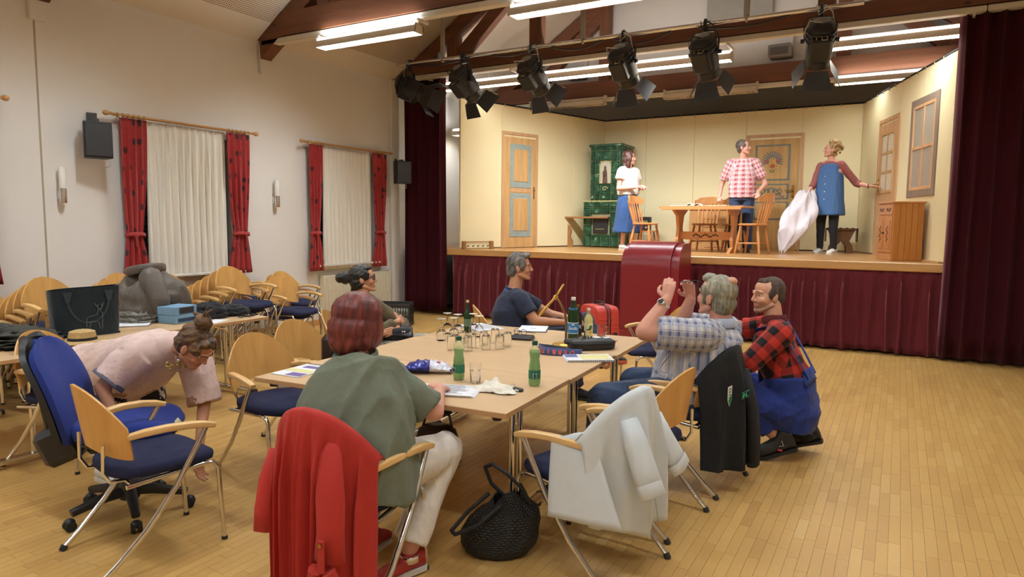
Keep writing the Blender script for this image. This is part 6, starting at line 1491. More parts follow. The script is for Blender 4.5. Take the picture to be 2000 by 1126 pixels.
# ================================================================ CLOTHES OVER CHAIR BACKS (built in the chair's own space)
def chair_back(a):
    zt = .865 - .17 * abs(a) ** 2.6 - .02 * abs(a); return .235 * a, -.265 - .05 * (zt - .55) / .3 + .10 * a * a, zt
def draped(chair, name, label, cat, mat, A, hem, front, nf, amp, seed, out=.05, flare=.0, th=.006, NU=72, NV=34):
    """cloth laid over the arch of a chair back; hem(a) is the height of its lower edge behind"""
    rr = random.Random(seed); ph = [rr.uniform(0, 6.3) for _ in range(4)]
    def fn(u, v):
        a = -A + 2 * A * u; x, y, zt = chair_back(a); zt += .012
        if v < .14: q = 1 - v / .14; return V(x, y + .022 + .004 * math.sin(a * 9), zt - front * q * (1 - min(1, abs(a)) ** 6))
        if v < .24: q = (v - .14) / .1 * PI; return V(x, y - .002 + .024 * math.cos(q), zt + .014 * math.sin(q))
        d = (v - .24) / .76; zb = hem(a); z = zt + (zb - zt) * d; dd = max(0, zt - z)
        f = amp * min(1, dd * 4) * (math.sin(a * nf + ph[0] + .5 * math.sin(a * 2.2 + ph[1])) + .35 * math.sin(a * nf * 2.3 + ph[2] + dd * 2))
        return V(x * (1 + flare * dd) + .25 * amp * math.cos(a * nf + ph[0]) * min(1, dd * 4), y - .026 - out * (1 - math.exp(-dd * 5)) - f, z)
    t = thing(name, label, cat, chair.location, chair.rotation_euler.z)
    obj('cloth', MB().sheet(fn, NU, NV, th), mat, t, True, None); return t, fn
def sleeve(t, pts, rad, mat, name='sleeve', cuff=None, amp=.012, seg=18, flat=.55):
    pts = [V(p) for p in pts]; rings = []
    n = len(pts)
    for i, p in enumerate(pts):
        d = (pts[min(i + 1, n - 1)] - pts[max(i - 1, 0)]).normalized(); sx = V(1, 0, 0); sx = (sx - d * sx.dot(d)).normalized(); sy = d.cross(sx)
        rings.append([p + sx * (math.cos(q) * rad[i] * (1 + amp * 8 * math.sin(3 * q + i))) + sy * (math.sin(q) * rad[i] * flat * (1 + amp * 10 * math.sin(4 * q + i * 1.7))) for q in (2 * PI * k / seg for k in range(seg))])
    last = rings[-1]; c = sum(last, V(0, 0, 0)) / seg; d = (pts[-1] - pts[-2]).normalized(); rings.append([c + (p - c) * .86 for p in last]); rings.append([c + (p - c) * .8 - d * .1 for p in last])
    o = obj(name, MB().loft(rings), mat, t, True, None)
    if cuff: obj('cuff', MB().loft([[c + (p - c) * 1.05 - d * cuff for p in last], [c + (p - c) * 1.07 - d * (cuff - .004) for p in last], [c + (p - c) * 1.07 for p in last], [c + (p - c) * .98 + d * .003 for p in last], [c + (p - c) * .84 for p in last], [c + (p - c) * .8 - d * .05 for p in last]], True, False), mat, o, True, None)
    return o
redc = cloth_mat('red_jersey', rgb(176, 40, 30), .8, .05, 420, .05, .08, .3, 5)
t, _ = draped(chE, 'red_cardigan', 'long red cardigan hung over the chair of the woman in grey-green', 'cardigan', redc, 1.06, lambda a: .06 + .05 * a * a, .12, 21, .026, 3, .045, -.06, .006, 120)
sleeve(t, [(.09, -.285, .80), (.115, -.325, .72), (.14, -.365, .57), (.15, -.38, .43), (.15, -.385, .33)], [.012, .05, .062, .06, .068], redc, amp=.008)
obj('sleeve_tab', MB().box((.155, -.44, .37), (.032, .008, .13), None, .004), redc, t, False); obj('tab_button', MB().cyl((.155, -.442, .415), (.155, -.45, .415), .009, 10), M['brass'], t)
for k in (-1, 1): obj('rolled_cuff', MB().tube([(.15 + k * .03, -.43, .31), (.15 + k * .05, -.42, .27), (.15 + k * .045, -.41, .2)], [.028, .022, .012], 8), redc, t)
sleeve(t, [(-.235, -.22, .66), (-.255, -.25, .54), (-.262, -.27, .42), (-.258, -.28, .33)], [.03, .042, .045, .05], redc, amp=.01)
coat = cloth_mat('pale_blue_wool', rgb(206, 210, 209), .95, .03, 300, .15, .2, .35, 4)
t, _ = draped(chF, 'light_blue_coat', 'pale blue wool coat hung over a chair back, one sleeve end facing out', 'coat', coat, 1.1, lambda a: .29 - .05 * math.cos(a * 1.6), .06, 7.5, .03, 5, .05, .14, .009)
sleeve(t, [(-.105, -.32, .76), (-.115, -.37, .66), (-.125, -.42, .56), (-.13, -.47, .46)], [.05, .064, .066, .062], coat, 'sleeve', .06, .004, 20, .75)
sleeve(t, [(.2, -.27, .7), (.235, -.3, .6), (.27, -.33, .52), (.3, -.36, .45)], [.05, .064, .068, .07], coat, 'sleeve', .05, .004, 18, .5)
obj('side_fall', MB().sheet(lambda u, v: V(-.2 - .08 * u - .06 * v, -.2 + .17 * u - .17 * v * (1 - u) - .05 * v + .012 * math.sin(u * 6 + v * 2), .70 - .04 * u - .37 * v + .03 * v * u), 14, 12, .008), coat, t, True, None)
obj('pin', MB().ell((-.06, -.385, .36), (.006, .004, .011)), M['iron'], t); obj('seam', MB().tube([(.03, -.352 - .05 * q, .58 - .3 * q) for q in np.linspace(.1, 1, 6)], .0018, 5), plain('coat_seam', rgb(150, 164, 174), .9), t)
fle = cloth_mat('black_fleece', (.011, .011, .012, 1), .95, .15, 260, .0, .25)
t, _ = draped(chH, 'black_fleece_jacket', 'black fleece jacket with white-green badge hung over the chair of the man in checks', 'jacket', fle, 1.06, lambda a: .13 - .02 * a, .1, 9.0, .032, 9, .055, .02, .010)
sleeve(t, [(.10, -.34, .72), (.11, -.40, .5), (.11, -.42, .3), (.115, -.42, .13)], [.055, .062, .06, .058], fle, 'sleeve', .03, .006)
sleeve(t, [(.2, -.28, .62), (.225, -.31, .48), (.23, -.33, .33), (.235, -.335, .22)], [.045, .055, .052, .05], fle, 'sleeve', .03, .006)
gr = plain('badge_green', rgb(40, 130, 84), .7); wt = plain('badge_white', rgb(222, 224, 220), .7)
b = obj('badge', MB().prism([(-.03, .06), (.03, .06), (.028, -.02), (0, -.06), (-.028, -.02)], .004, lambda u, v, w: V(-.155 + u, -.352 - w, .605 + v)), wt, t, False)
obj('badge_corner', MB().prism([(-.026, -.02), (.028, .01), (.027, -.02), (0, -.058)], .002, lambda u, v, w: V(-.155 + u, -.356 - w, .605 + v)), gr, b, False)
for k in range(4): obj('badge_stroke', MB().box((-.16, -.357, .65 - k * .017), (.03, .002, .005)), M['black_plastic'], b, False)
b = obj('logo_frame', MB().tube([(-.09, -.405, .585), (.02, -.408, .585), (.02, -.408, .62), (-.09, -.405, .62)], .0028, 5, True, None, True), gr, t)
for k in range(7): obj('logo_letter', MB().tube([(-.082 + k * .009, -.408, .592), (-.079 + k * .009, -.408, .612), (-.075 + k * .009, -.408, .594)], .0018, 4), plain('logo_green', rgb(70, 190, 130), .6) if k == 0 else bpy.data.materials['logo_green'], b)

# ================================================================ OFFICE CHAIR
royal = cloth_mat('royal_blue_wool', rgb(22, 46, 130), .9, .08, 300, .05, .12, .12)
oc = thing('office_chair', 'royal blue office swivel chair with torn seat edge, tipped back', 'chair', (-3.62, 2.12, 0), R(-46))
# local: +y is the sitting direction, x to its right
for k in range(5):
    a = R(20 + 72 * k); d = V(math.cos(a), math.sin(a), 0)
    l = obj('base_arm', MB().tube([d * .03 + V(0, 0, .13), d * .12 + V(0, 0, .125), d * .29 + V(0, 0, .09)], [1.2, 1.1, .8], 10, True, (.026, .024)), M['black_plastic'], oc)
    c = d * .3; n = V(-d.y, d.x, 0)
    for s in (-1, 1): obj('caster_wheel', MB().cyl(c + n * (s * .006) + V(0, 0, .027), c + n * (s * .026) + V(0, 0, .027), .027, 14), M['rubber'], l)
    obj('caster_hood', MB().ell(c + V(0, 0, .045), (.028, .028, .022), None, 10, 6), M['black_plastic'], l)
obj('hub', MB().lathe([(.001, .08), (.05, .085), (.055, .15), (.04, .19), (.03, .2), (.028, .4), (.001, .4)], (0, 0, 0), 18), M['black_plastic'], oc)
obj('mechanism', MB().box((0, -.02, .40), (.2, .3, .06), None, .015).box((0, -.2, .42), (.12, .22, .05), None, .012), M['black_plastic'], oc, False)
def seatring(k, z, dz=0):
    return [V(.25 * k * math.copysign(abs(math.cos(q)) ** .6, math.cos(q)), .02 + .25 * k * math.copysign(abs(math.sin(q)) ** .6, math.sin(q)), z - .05 * max(0, math.sin(q)) ** 4 * dz) for q in (2 * PI * j / 28 for j in range(28))]
obj('seat', MB().loft([seatring(.9, .455), seatring(1, .475), seatring(1.03, .51, .6), seatring(.98, .545, 1), seatring(.85, .56, 1), seatring(.4, .555, 0), seatring(.1, .553)]), royal, oc, True, None)
obj('seat_shell', MB().loft([seatring(.8, .425), seatring(.94, .445), seatring(.96, .46), seatring(.7, .462)]), M['black_plastic'], oc, True, .8)
tr = MB()
for k in range(4): tr.tube([(.09 - .022 * k, .265, .475), (.088 - .022 * k, .272, .50), (.094 - .022 * k, .262, .525)], [.004, .0075, .004], 6)
obj('torn_edge', tr, plain('foam_cream', rgb(218, 206, 168), .9), oc, True, None)
def bk(u, v, o):
    a = 2 * u - 1; hw = (.17 + .09 * math.sin(PI * min(1, v * .75 + .12))) * (1 if v < .8 else math.sqrt(max(0.02, 1 - ((v - .8) / .215) ** 2)))
    z = .46 + .53 * v; y = -.25 - .17 * v + .05 * math.sin(v * PI) * .8 + .04 * a * a - o
    return V(a * hw, y, z)
obj('back_cushion', MB().sheet(lambda u, v: bk(u, v, -.035 * (1 - abs(2 * u - 1) ** 4)), 16, 22, .03), royal, oc, True, .9)
obj('back_shell', MB().sheet(lambda u, v: bk(u, v, .035), 16, 22, .028), M['black_plastic'], oc, True, .9)
obj('back_bar', MB().tube([(0, -.2, .40), (0, -.3, .42), (0, -.36, .52), (0, -.39, .7)], 1.0, 10, True, (.06, .018)), M['black_plastic'], oc)
obj('lower_cover', MB().box((0, -.3, .43), (.24, .2, .2), Matrix.Rotation(.4, 3, 'X'), .03), M['black_plastic'], oc, False)
obj('tilt_lever', MB().cyl((.08, .02, .41), (.3, .02, .41), .008, 8), M['black_plastic'], oc)

# ================================================================ THINGS ON THE JOINED TABLES
TZ = .7305
pet = glass('green_bottle_plastic', rgb(222, 240, 218), .05, 1.2); M['green_cap'] = plain('green_cap', rgb(18, 76, 58), .4); M['green_label'] = plain('green_label', rgb(30, 112, 84), .45); M['paper'] = plain('paper', rgb(232, 232, 236), .8, 0, .02)
cloudy = plain('cloudy_green_drink', rgb(176, 206, 150), .15, 0, .03)
def pet_bottle(x, y, rz, label, fill):
    t = thing('plastic_bottle', label, 'bottle', (x, y, TZ), rz, 'green plastic bottles')
    pr = [(.024, 0), (.03, .006), (.0325, .018), (.0325, .085), (.031, .09), (.0315, .11), (.027, .135), (.0255, .148), (.028, .165), (.031, .18), (.0285, .198), (.017, .214), (.0125, .22), (.0125, .228)]
    obj('bottle_body', MB().lathe([(.001, .003)] + pr + [(.001, .228)], (0, 0, 0), 20), pet, t, True, None)
    obj('drink', MB().lathe([(.001, .006)] + [(r - .0018, z) for r, z in pr if .005 < z < fill] + [(.026, fill), (.001, fill)], (0, 0, 0), 20), cloudy, t, True, .8)
    obj('label_band', MB().lathe([(.0328, .042), (.0335, .042), (.0335, .088), (.0325, .088)], (0, 0, 0), 20), M['green_label'], t, True, .8)
    bc = obj('barcode', MB().prism([(-.3, .046), (.3, .046), (.3, .074), (-.3, .074)], .0004, lambda u, v, w: V(math.sin(u) * (.0337 + w), -math.cos(u) * (.0337 + w), v)), M['paper'], t, False)
    for k in range(7): obj('barcode_line', MB().box((-.008 + k * .0027, -.0342 + .004 * abs(k - 3) / 8 * .3, .058), (.0012 if k % 2 else .0018, .001, .018)), M['black_plastic'], bc, False)
    obj('water_mark', MB().lathe([(.0312, .075), (.0338, .075), (.0338, .0755)], (0, 0, 0), 8), M['green_label'], t)
    obj('cap', MB().lathe([(.001, .224), (.0155, .224), (.0158, .243), (.0145, .246), (.001, .246)], (0, 0, 0), 20), M['green_cap'], t)
pet_bottle(-2.12, 3.135, R(-20), 'green plastic bottle standing beside the half-full tumbler', .175)
pet_bottle(-1.688, 3.23, R(30), 'green plastic bottle alone near the right table edge', .19)
clear = glass('clear_glass', (.985, .99, .985, 1), 0.0, 1.25)
water = glass('water', (1, 1, 1, 1), 0, 1.33)
def tumbler(x, y, label, up=False, group=None, k=1.0):
    t = thing('tumbler', label, 'glass', (x, y, TZ), 0, group); h = .105 * k
    pr = [(.001, 0), (.027, 0), (.0295, .003), (.0325, h), (.0305, h), (.0275, .01), (.001, .009)]
    if not up: pr = [(r, h - z) for r, z in pr]
    obj('glass', MB().lathe(pr, (0, 0, 0), 18), clear, t, True, .9)
    if up: obj('water', MB().lathe([(.001, .0095), (.027, .0105), (.029, .07), (.001, .07)], (0, 0, 0), 18), water, t, True, .9)
tumbler(-1.999, 3.12, 'tumbler half full of water beside the green bottle', True, None, 1.05)
for i, ((x, y), na) in enumerate(zip([(-2.664, 3.85), (-2.70, 4.03), (-2.548, 3.875), (-2.585, 3.985), (-2.558, 4.10), (-2.47, 3.99), (-2.565, 4.27), (-2.40, 4.06), (-2.40, 4.17)],
    ['leftmost of them', 'behind the leftmost', 'nearest the camera', 'just behind the nearest', 'in the middle', 'right of the nearest', 'farthest back', 'nearer of the two at the wallet', 'farther of the two at the wallet'])):
    tumbler(x, y, 'upturned tumbler in the cluster on the middle table, ' + na, False, 'upturned tumblers')
for (x, y), na in zip([(-2.953, 4.13), (-3.10, 4.42), (-2.90, 4.22), (-2.985, 4.40), (-2.905, 4.50), (-2.80, 4.42)], ['leftmost', 'rear left', 'front middle', 'third from the left', 'in front of the brown bottle', 'rightmost']):
    t = thing('wine_glass', 'upturned wine glass, %s of the group on the tables' % na, 'glass', (x, y, TZ), 0, 'upturned wine glasses')
    pr = [(.032, 0), (.0365, .03), (.037, .05), (.03, .075), (.012, .09), (.0045, .097)]
    obj('bowl', MB().lathe(pr + [(.003, .096), (.011, .087), (.0285, .073), (.0355, .05), (.035, .03), (.0305, 0)], (0, 0, 0), 18), clear, t, True, None)
    obj('stem', MB().cyl((0, 0, .094), (0, 0, .158), .004, 8), clear, t); obj('foot', MB().lathe([(.001, .155), (.008, .157), (.034, .163), (.035, .165), (.001, .166)], (0, 0, 0), 18), plain('glass_foot', rgb(226, 218, 200), .1, 0, .02) if 'foot' not in M else M['foot'], t); M['foot'] = bpy.data.materials['glass_foot']
dgreen = glass('dark_green_glass', rgb(70, 130, 60), .02); M['dgreen'] = plain('deep_green_glass', rgb(20, 56, 24), .1); M['brown_glass'] = plain('brown_glass', rgb(52, 26, 14), .1)
def bottle(x, y, label, h, r, mat, cap, labels, rz=0, neck=.36):
    t = thing('glass_bottle', label, 'bottle', (x, y, TZ), rz)
    s = h * (1 - neck)
    obj('bottle_body', MB().lathe([(.001, 0), (r * .95, .002), (r, .008), (r, s), (r * .9, s + h * .06), (r * .42, s + h * .17), (r * .34, h * .9), (r * .38, h * .93), (r * .38, h * .97), (.001, h * .97)], (0, 0, 0), 20), mat, t, True, .9)
    obj('cap', MB().lathe([(.001, h * .93), (r * .42, h * .93), (r * .43, h * .995), (r * .38, h), (.001, h)], (0, 0, 0), 16), cap, t)
    for nm, z0, z1, m_, k in labels: obj(nm, MB().lathe([(r * k + .0003, z0), (r * k + .0009, z0), (r * k + .0009, z1), (r * k + .0003, z1)], (0, 0, 0), 24), m_, t, True, .8)
    return t
lb = plain('soda_blue', rgb(44, 124, 190), .5); white = M['paper']
t = bottle(-2.13, 4.70, 'green soda water bottle with blue label and white cap', .325, .0415, M['dgreen'], M['white_shoe'], [('label_back', .05, .135, white, 1.0), ('label_band', .055, .13, lb, 1.012), ('neck_label', .212, .243, lb, .8)], R(24))
# bent lettering: the word wraps round the label
def label_text(parent, s, size, r, z, mat, a0=0.0, name='lettering'):
    cu = bpy.data.curves.new(name, 'FONT'); cu.body = s; cu.size = size; cu.align_x = 'CENTER'; cu.align_y = 'CENTER'; cu.resolution_u = 2; cu.offset = size * .02
    o = bpy.data.objects.new(name, cu); COL.objects.link(o); me = bpy.data.meshes.new_from_object(o.evaluated_get(bpy.context.evaluated_depsgraph_get())); bpy.data.objects.remove(o)
    bm = bmesh.new(); bm.from_mesh(me); bmesh.ops.subdivide_edges(bm, edges=[e for e in bm.edges if e.calc_length() > r * .2], cuts=2); bm.to_mesh(me); bm.free()
    for v in me.vertices: a = v.co.x / r + a0; v.co = V(math.sin(a) * r, -math.cos(a) * r, z + v.co.y)
    me.materials.clear(); me.materials.append(mat); return link(name, me, parent)
label_text(t, 'Soda', .036, .0432, .092, white); label_text(t, 'Johannes', .011, .0345, .228, white, 0, 'neck_lettering') if False else label_text(t, 'Soda', .014, .0345, .228, white, 0, 'neck_lettering')
obj('label_emblem', MB().box((0, -.0428, .119), (.022, .0012, .010), None, .0004), white, t, False)
t = bottle(-2.16, 4.86, 'brown bottle with dark label standing behind the soda bottle', .25, .0325, M['brown_glass'], M['brass'], [('label_band', .04, .115, M['black_plastic'], 1.0), ('neck_label', .17, .2, plain('navy_label', rgb(36, 44, 84), .5), .72)], R(24))
label_text(t, 'X', .05, .0335, .078, white, .5)
t = bottle(-2.05, 4.81, 'clear bottle of pale yellow lemonade with white cap', .235, .033, plain('lemonade', rgb(206, 200, 128), .15, 0, .03), M['white_shoe'], [('label_band', .03, .12, plain('lemon_label', rgb(222, 218, 170), .5), 1.0)], R(24))
obj('clear_neck', MB().lathe([(.001, .165), (.026, .165), (.0145, .185), (.0118, .215), (.001, .215)], (0, 0, 0), 16), plain('neck_grey', rgb(166, 150, 132), .1), t)
m = MB().ell((.014, -.0325, .088), (.012, .003, .022), Matrix.Rotation(.4, 3, 'Y'), 10, 6); obj('label_leaf', m, plain('leaf_green', rgb(70, 110, 40), .5), t); obj('label_lemon', MB().ell((.014, -.032, .055), (.014, .003, .014), None, 10, 6), plain('lemon_slice', rgb(224, 184, 70), .5), t); obj('label_word', MB().box((-.002, -.0345, .073), (.026, .001, .008)), M['denim_dark'], t, False)
t = thing('glass_mug', 'small clear glass mug with handle behind the lemonade bottle', 'glass', (-2.0, 4.95, TZ)); obj('glass', MB().lathe([(.001, 0), (.03, 0), (.032, .004), (.033, .1), (.031, .1), (.03, .01), (.001, .009)], (0, 0, 0), 16), clear, t, True, .9); obj('handle', MB().tube([(.032, 0, .08), (.055, 0, .075), (.058, 0, .04), (.032, 0, .025)], .005, 8), clear, t)
t = bottle(-3.0, 4.56, 'slim dark green bottle with pale cap behind the wine glasses', .26, .03, M['dgreen'], plain('pale_foil', rgb(196, 186, 132), .4), [('label_band', .05, .11, plain('grey_green_label', rgb(108, 132, 108), .5), 1.0)], 0, .45)
# papers, booklets
ink = plain('ink_grey', rgb(96, 96, 110), .8); lil = plain('lilac_print', rgb(112, 92, 150), .6); yel = plain('yellow_print', rgb(222, 214, 150), .6); blu = plain('blue_print', rgb(84, 104, 160), .6)
def sheetpile(name, label, cat, x, y, rz, w, d, h, n=1, spiral=None, z=TZ, lines=True, cover=None):
    t = thing(name, label, cat, (x, y, z), rz); rr = random.Random(int(x * 100))
    for k in range(n): obj('page', MB().box((rr.uniform(-.006, .006) * k, rr.uniform(-.005, .005) * k, h * (k + .5) / n), (w, d, h / n * .9), Matrix.Rotation(rr.uniform(-.03, .03) * (k > 0), 3, 'Z'), .0008), M['paper'], t, False)
    if lines:
        m = MB()
        for k in range(14): L = w * rr.uniform(.5, .8); m.box((-w * .38 + L / 2, d * (.40 - .06 * k), h + .0004), (L, .003, .0006))
        obj('printed_lines', m, ink, t, False)['kind'] = 'stuff'
    if spiral:
        m = MB(); nn = 22
        for k in range(nn):
            q = -.46 + .92 * k / (nn - 1); c = V(w / 2 * 1.0, q * d, h / 2) if spiral == 'x' else V(q * w, -d / 2, h / 2) if spiral == 'y' else V(q * w, d / 2, h / 2)
            m.tube([c + (V(math.cos(a) * .007, 0, math.sin(a) * .007) if spiral == 'x' else V(0, math.cos(a) * .007, math.sin(a) * .007)) for a in (2 * PI * j / 8 for j in range(8))], .0014, 4, True, None, True)
        obj('spiral_binding', m, M['black_plastic'], t)['kind'] = 'stuff'
    return t
sheetpile('paper_stack', 'stack of printed script pages in front of the red-haired woman', 'paper', -2.0, 2.885, R(20), .30, .22, .012, 4)
t = sheetpile('booklet', 'spiral booklet with flowered cover at the left table corner', 'booklet', -3.02, 2.83, R(3), .21, .297, .006, 1, 'top', TZ, False)
obj('cover_picture', MB().box((.0, .08, .0066), (.12, .05, .0008)), lil, t, False); obj('cover_band', MB().box((.0, -.02, .0066), (.19, .06, .0008)), yel, t, False); obj('cover_flowers', MB().box((.045, -.105, .0066), (.11, .07, .0008)), lil, t, False)
t = sheetpile('notebook', 'spiral notebook with yellow and blue cover at the right table edge', 'booklet', -1.735, 4.06, R(34), .30, .2, .014, 3, 'y', TZ, False)
obj('cover_print', MB().box((.05, .0, .0146), (.19, .16, .0008)), yel, t, False); obj('cover_print', MB().box((-.1, .04, .0146), (.08, .09, .0008)), blu, t, False)
sheetpile('open_script', 'open white script pages behind the wine glasses', 'paper', -3.05, 4.83, R(-28), .36, .26, .006, 2, 'y')
t = sheetpile('clipboard_folder', 'pale clipboard folder with dark edge before the man in navy', 'folder', -2.62, 4.98, R(22), .23, .3, .005, 1, None, TZ + .004, False); obj('dark_board', MB().box((.004, -.002, -.001), (.238, .306, .004), None, .001), M['black_plastic'], t, False); obj('print_mark', MB().box((.0, .0, .0056), (.05, .008, .0006)), ink, t, False)
t = thing('wallet', 'black wallet under a pair of glasses on the far table', 'wallet', (-2.46, 4.5, TZ), R(12)); obj('wallet_body', MB().box((0, 0, .012), (.17, .11, .024), None, .007), plain('wallet_leather', (.018, .018, .02, 1), .45), t, False); obj('wallet_flap', MB().box((0, .004, .027), (.16, .1, .006), None, .003), plain('wallet_leather2', (.02, .02, .022, 1), .4), t, False)
t = thing('glasses', 'dark-rimmed glasses lying on the black wallet', 'glasses', (-2.49, 4.52, TZ + .031), R(-10)); m = MB()
for k in (-1, 1): m.tube([(k * .034 + .027 * math.cos(q), .0, .022 + .021 * math.sin(q)) for q in (2 * PI * j / 14 for j in range(14))], .0022, 6, True, None, True)
m.tube([(-.008, 0, .026), (0, 0, .03), (.008, 0, .026)], .0022, 6); obj('rims', m, M['black_plastic'], t); [obj('temple', MB().tube([(k * .06, 0, .026), (k * .062, .07, .012), (k * .05, .13, .002)], .002, 6), M['black_plastic'], t) for k in (-1, 1)]
# gold ring lamp
gold = plain('gold_lacquer', rgb(222, 180, 92), .28, .85); sq = plain('bronze_stem', rgb(136, 110, 78), .3, .8)
t = thing('ring_lamp', 'gold desk lamp with two flat loops on a curved stem', 'lamp', (-2.078, 4.463, TZ)); jt = V(-.084, -.01, .346)
obj('lamp_base', MB().lathe([(.001, 0), (.095, 0), (.098, .006), (.09, .012), (.02, .018), (.001, .019)], (0, 0, 0), 28), gold, t); obj('stem', MB().tube([(0, 0, .015), (0, 0, .15), (-.008, .0, .22), (-.028, -.002, .27), (-.055, -.006, .315), jt], .0085, 10), sq, t); obj('joint', MB().ell(jt, (.02, .02, .018)), gold, t)
for e, w_ in ((V(-.184, -.082, .207), .028), (V(-.04, .025, .436), .026)):
    d = e - jt; s_ = V(-.36, .93, 0.03).normalized()
    obj('light_loop', MB().tube([jt + d * (.5 - .5 * math.cos(q)) + s_ * (math.sin(q) * .055) for q in (2 * PI * j / 24 for j in range(24))], 1.0, 8, True, (.006, .008), True), gold, t)
# intercom case with labels, cable, strap with lettering
t = thing('equipment_bag', 'black padded equipment bag with white labels beside the notebook', 'bag', (-1.86, 4.42, TZ), R(42)); bag = plain('black_nylon', (.014, .014, .015, 1), .5)
def br(k, z, kx=1): return [V(.17 * k * kx * math.copysign(abs(math.cos(q)) ** .6, math.cos(q)), .085 * k * math.copysign(abs(math.sin(q)) ** .6, math.sin(q)), z) for q in (2 * PI * j / 24 for j in range(24))]
obj('bag_body', MB().loft([br(.9, 0), br(.98, .008), br(1.0, .04), br(.97, .06), br(.85, .07), br(.3, .074)]), bag, t, True, .8); obj('rim_piping', MB().tube([p + V(0, 0, 0) for p in br(1.01, .05)], .004, 6, True, None, True), M['black_metal'], t)
for x, y in ((.05, .03), (.12, .01)): obj('white_label', MB().box((x, y, .074), (.05, .04, .006), Matrix.Rotation(.2, 3, 'Z'), .002), white, t, False)
obj('headset_cup', MB().lathe([(.001, 0), (.045, 0), (.05, .015), (.04, .03), (.001, .034)], (-.15, .01, .04), 16), bag, t)
for k in range(4): obj('cable', MB().tube([(-.12 + .02 * k, -.08, .05), (-.08 + .03 * k, -.03 + .02 * k, .085), (-.05 + .02 * k, .03, .09 - .006 * k), (-.1 + .05 * k, .07, .07)], .004, 6), M['black_plastic'], t)
obj('antenna', MB().cyl((-.05, 0, .07), (-.05, .0, .13), .004, 6), M['black_plastic'], t); obj('pencil_end', MB().cyl((.16, .02, .045), (.21, .03, .045), .004, 6), gold, t)
t = thing('lanyard_strap', 'blue strap with upside-down orange lettering curled on the table', 'strap', (-1.95, 4.06, TZ)); blues = plain('strap_blue', rgb(62, 74, 118), .8); oran = plain('strap_orange', rgb(214, 88, 48), .7)
SP = [V(-.19, .09, .03), V(-.145, .01, .03), V(-.085, -.02, .028), (V(-.01, .0, .024)), V(.06, .03, .02), V(.13, .09, .016)]
def sp_at(u):
    u = min(max(u, 0), .9999) * (len(SP) - 1); i = int(u); f = u - i; p0, p1, p2, p3 = SP[max(i - 1, 0)], SP[i], SP[i + 1], SP[min(i + 2, len(SP) - 1)]
    return .5 * ((2 * p1) + (p2 - p0) * f + (2 * p0 - 5 * p1 + 4 * p2 - p3) * f * f + (3 * p1 - p0 - 3 * p2 + p3) * f ** 3)
obj('strap', MB().sheet(lambda u, v: sp_at(u) + V(.012 * (v - .5), .03 * (v - .5), .05 * (v - .5)), 30, 2, .002), blues, t, True, None)
obj('strap_return', MB().sheet(lambda u, v: V(-.19 + .33 * u, .09 + .05 * math.sin(u * PI) + .0 * v, .006 + .045 * v - .03 * u * v), 20, 2, .002), M['black_plastic'], t, True, None)
for i, ch in enumerate('DERBITON'):
    u = .86 - .098 * i; p = sp_at(u); d = (sp_at(u + .02) - sp_at(u - .02)).normalized()
    cu = bpy.data.curves.new('letter', 'FONT'); cu.body = ch; cu.size = .044; cu.align_x = 'CENTER'; cu.align_y = 'CENTER'; cu.resolution_u = 2; cu.offset = .0012; o = bpy.data.objects.new('l', cu); COL.objects.link(o)
    me = bpy.data.meshes.new_from_object(o.evaluated_get(bpy.context.evaluated_depsgraph_get())); bpy.data.objects.remove(o); me.materials.clear(); me.materials.append(oran)
    up = V(.2, .5, .85); up = (up - d * up.dot(d)).normalized(); nn = d.cross(up)
    for v in me.vertices: c = v.co.copy(); v.co = p + d * (-c.x) + up * (-c.y) + nn * .0032
    link('letter', me, t)
obj('clip_hook', MB().tube([(.13, .09, .012), (.16, .1, .01), (.18, .12, .012)], .006, 8), M['chrome'], t)
tag(obj('pencil', MB().cyl((-2.064, 3.90, TZ + .004), (-2.13, 4.11, TZ + .004), .0038, 6), gold, None), 'thin yellow pencil lying beside the blue strap', 'pencil')
# snack bag, tissue, keys
t = thing('snack_bag', 'crumpled blue and white snack bag on the near table', 'snack bag', (-2.38, 3.19, TZ), R(28)); pk = plain('foil_blue', rgb(34, 40, 130), .25, .2); pw = plain('foil_white', rgb(222, 222, 236), .3, .1)
def crum(x0, x1, sd):
    return lambda u, v: (lambda x, a: V(x + .006 * nz(V(u * 5, v * 5, sd)), .075 * math.cos(a) * (1 - .25 * abs(x) / .14) + .01 * nz(V(u * 6, v * 7, sd + 3)), .005 + max(0, .034 + .034 * math.sin(a)) * (1 - (abs(x) / .145) ** 3 * .7) + .012 * nz(V(u * 7, v * 6, sd + 8)) * (math.sin(a) > -.5)))(x0 + (x1 - x0) * u, v * 2 * PI)
obj('blue_half', MB().grid(crum(-.14, .02, 1), 18, 26), pk, t, True, .5); obj('white_half', MB().grid(crum(.02, .14, 1), 14, 26), pw, t, True, .5); obj('red_mark', MB().ell((.07, -.03, .068), (.014, .01, .004)), plain('foil_red', rgb(190, 60, 50), .4), t); obj('seal_edge', MB().sheet(lambda u, v: V(.13 + .02 * v, -.06 + .12 * u, .012 + .006 * math.sin(u * 14)), 16, 2, .002), plain('foil_brown', rgb(90, 52, 40), .4), t, True, None)
def tis(u, v):
    x, y = (u - .5) * .24, (v - .5) * .17; r = math.hypot(x / .12, y / .085); return V(x * (1 - .2 * v), y + .02 * math.sin(u * 6), TZ + .005 + max(0, .04 * (1 - r) + .028 * nz(V(u * 4, v * 4, 2)) + .014 * nz(V(u * 9, v * 9, 5)) + (.04 * math.exp(-((u - .5) ** 2 + (v - .75) ** 2) / .012))))
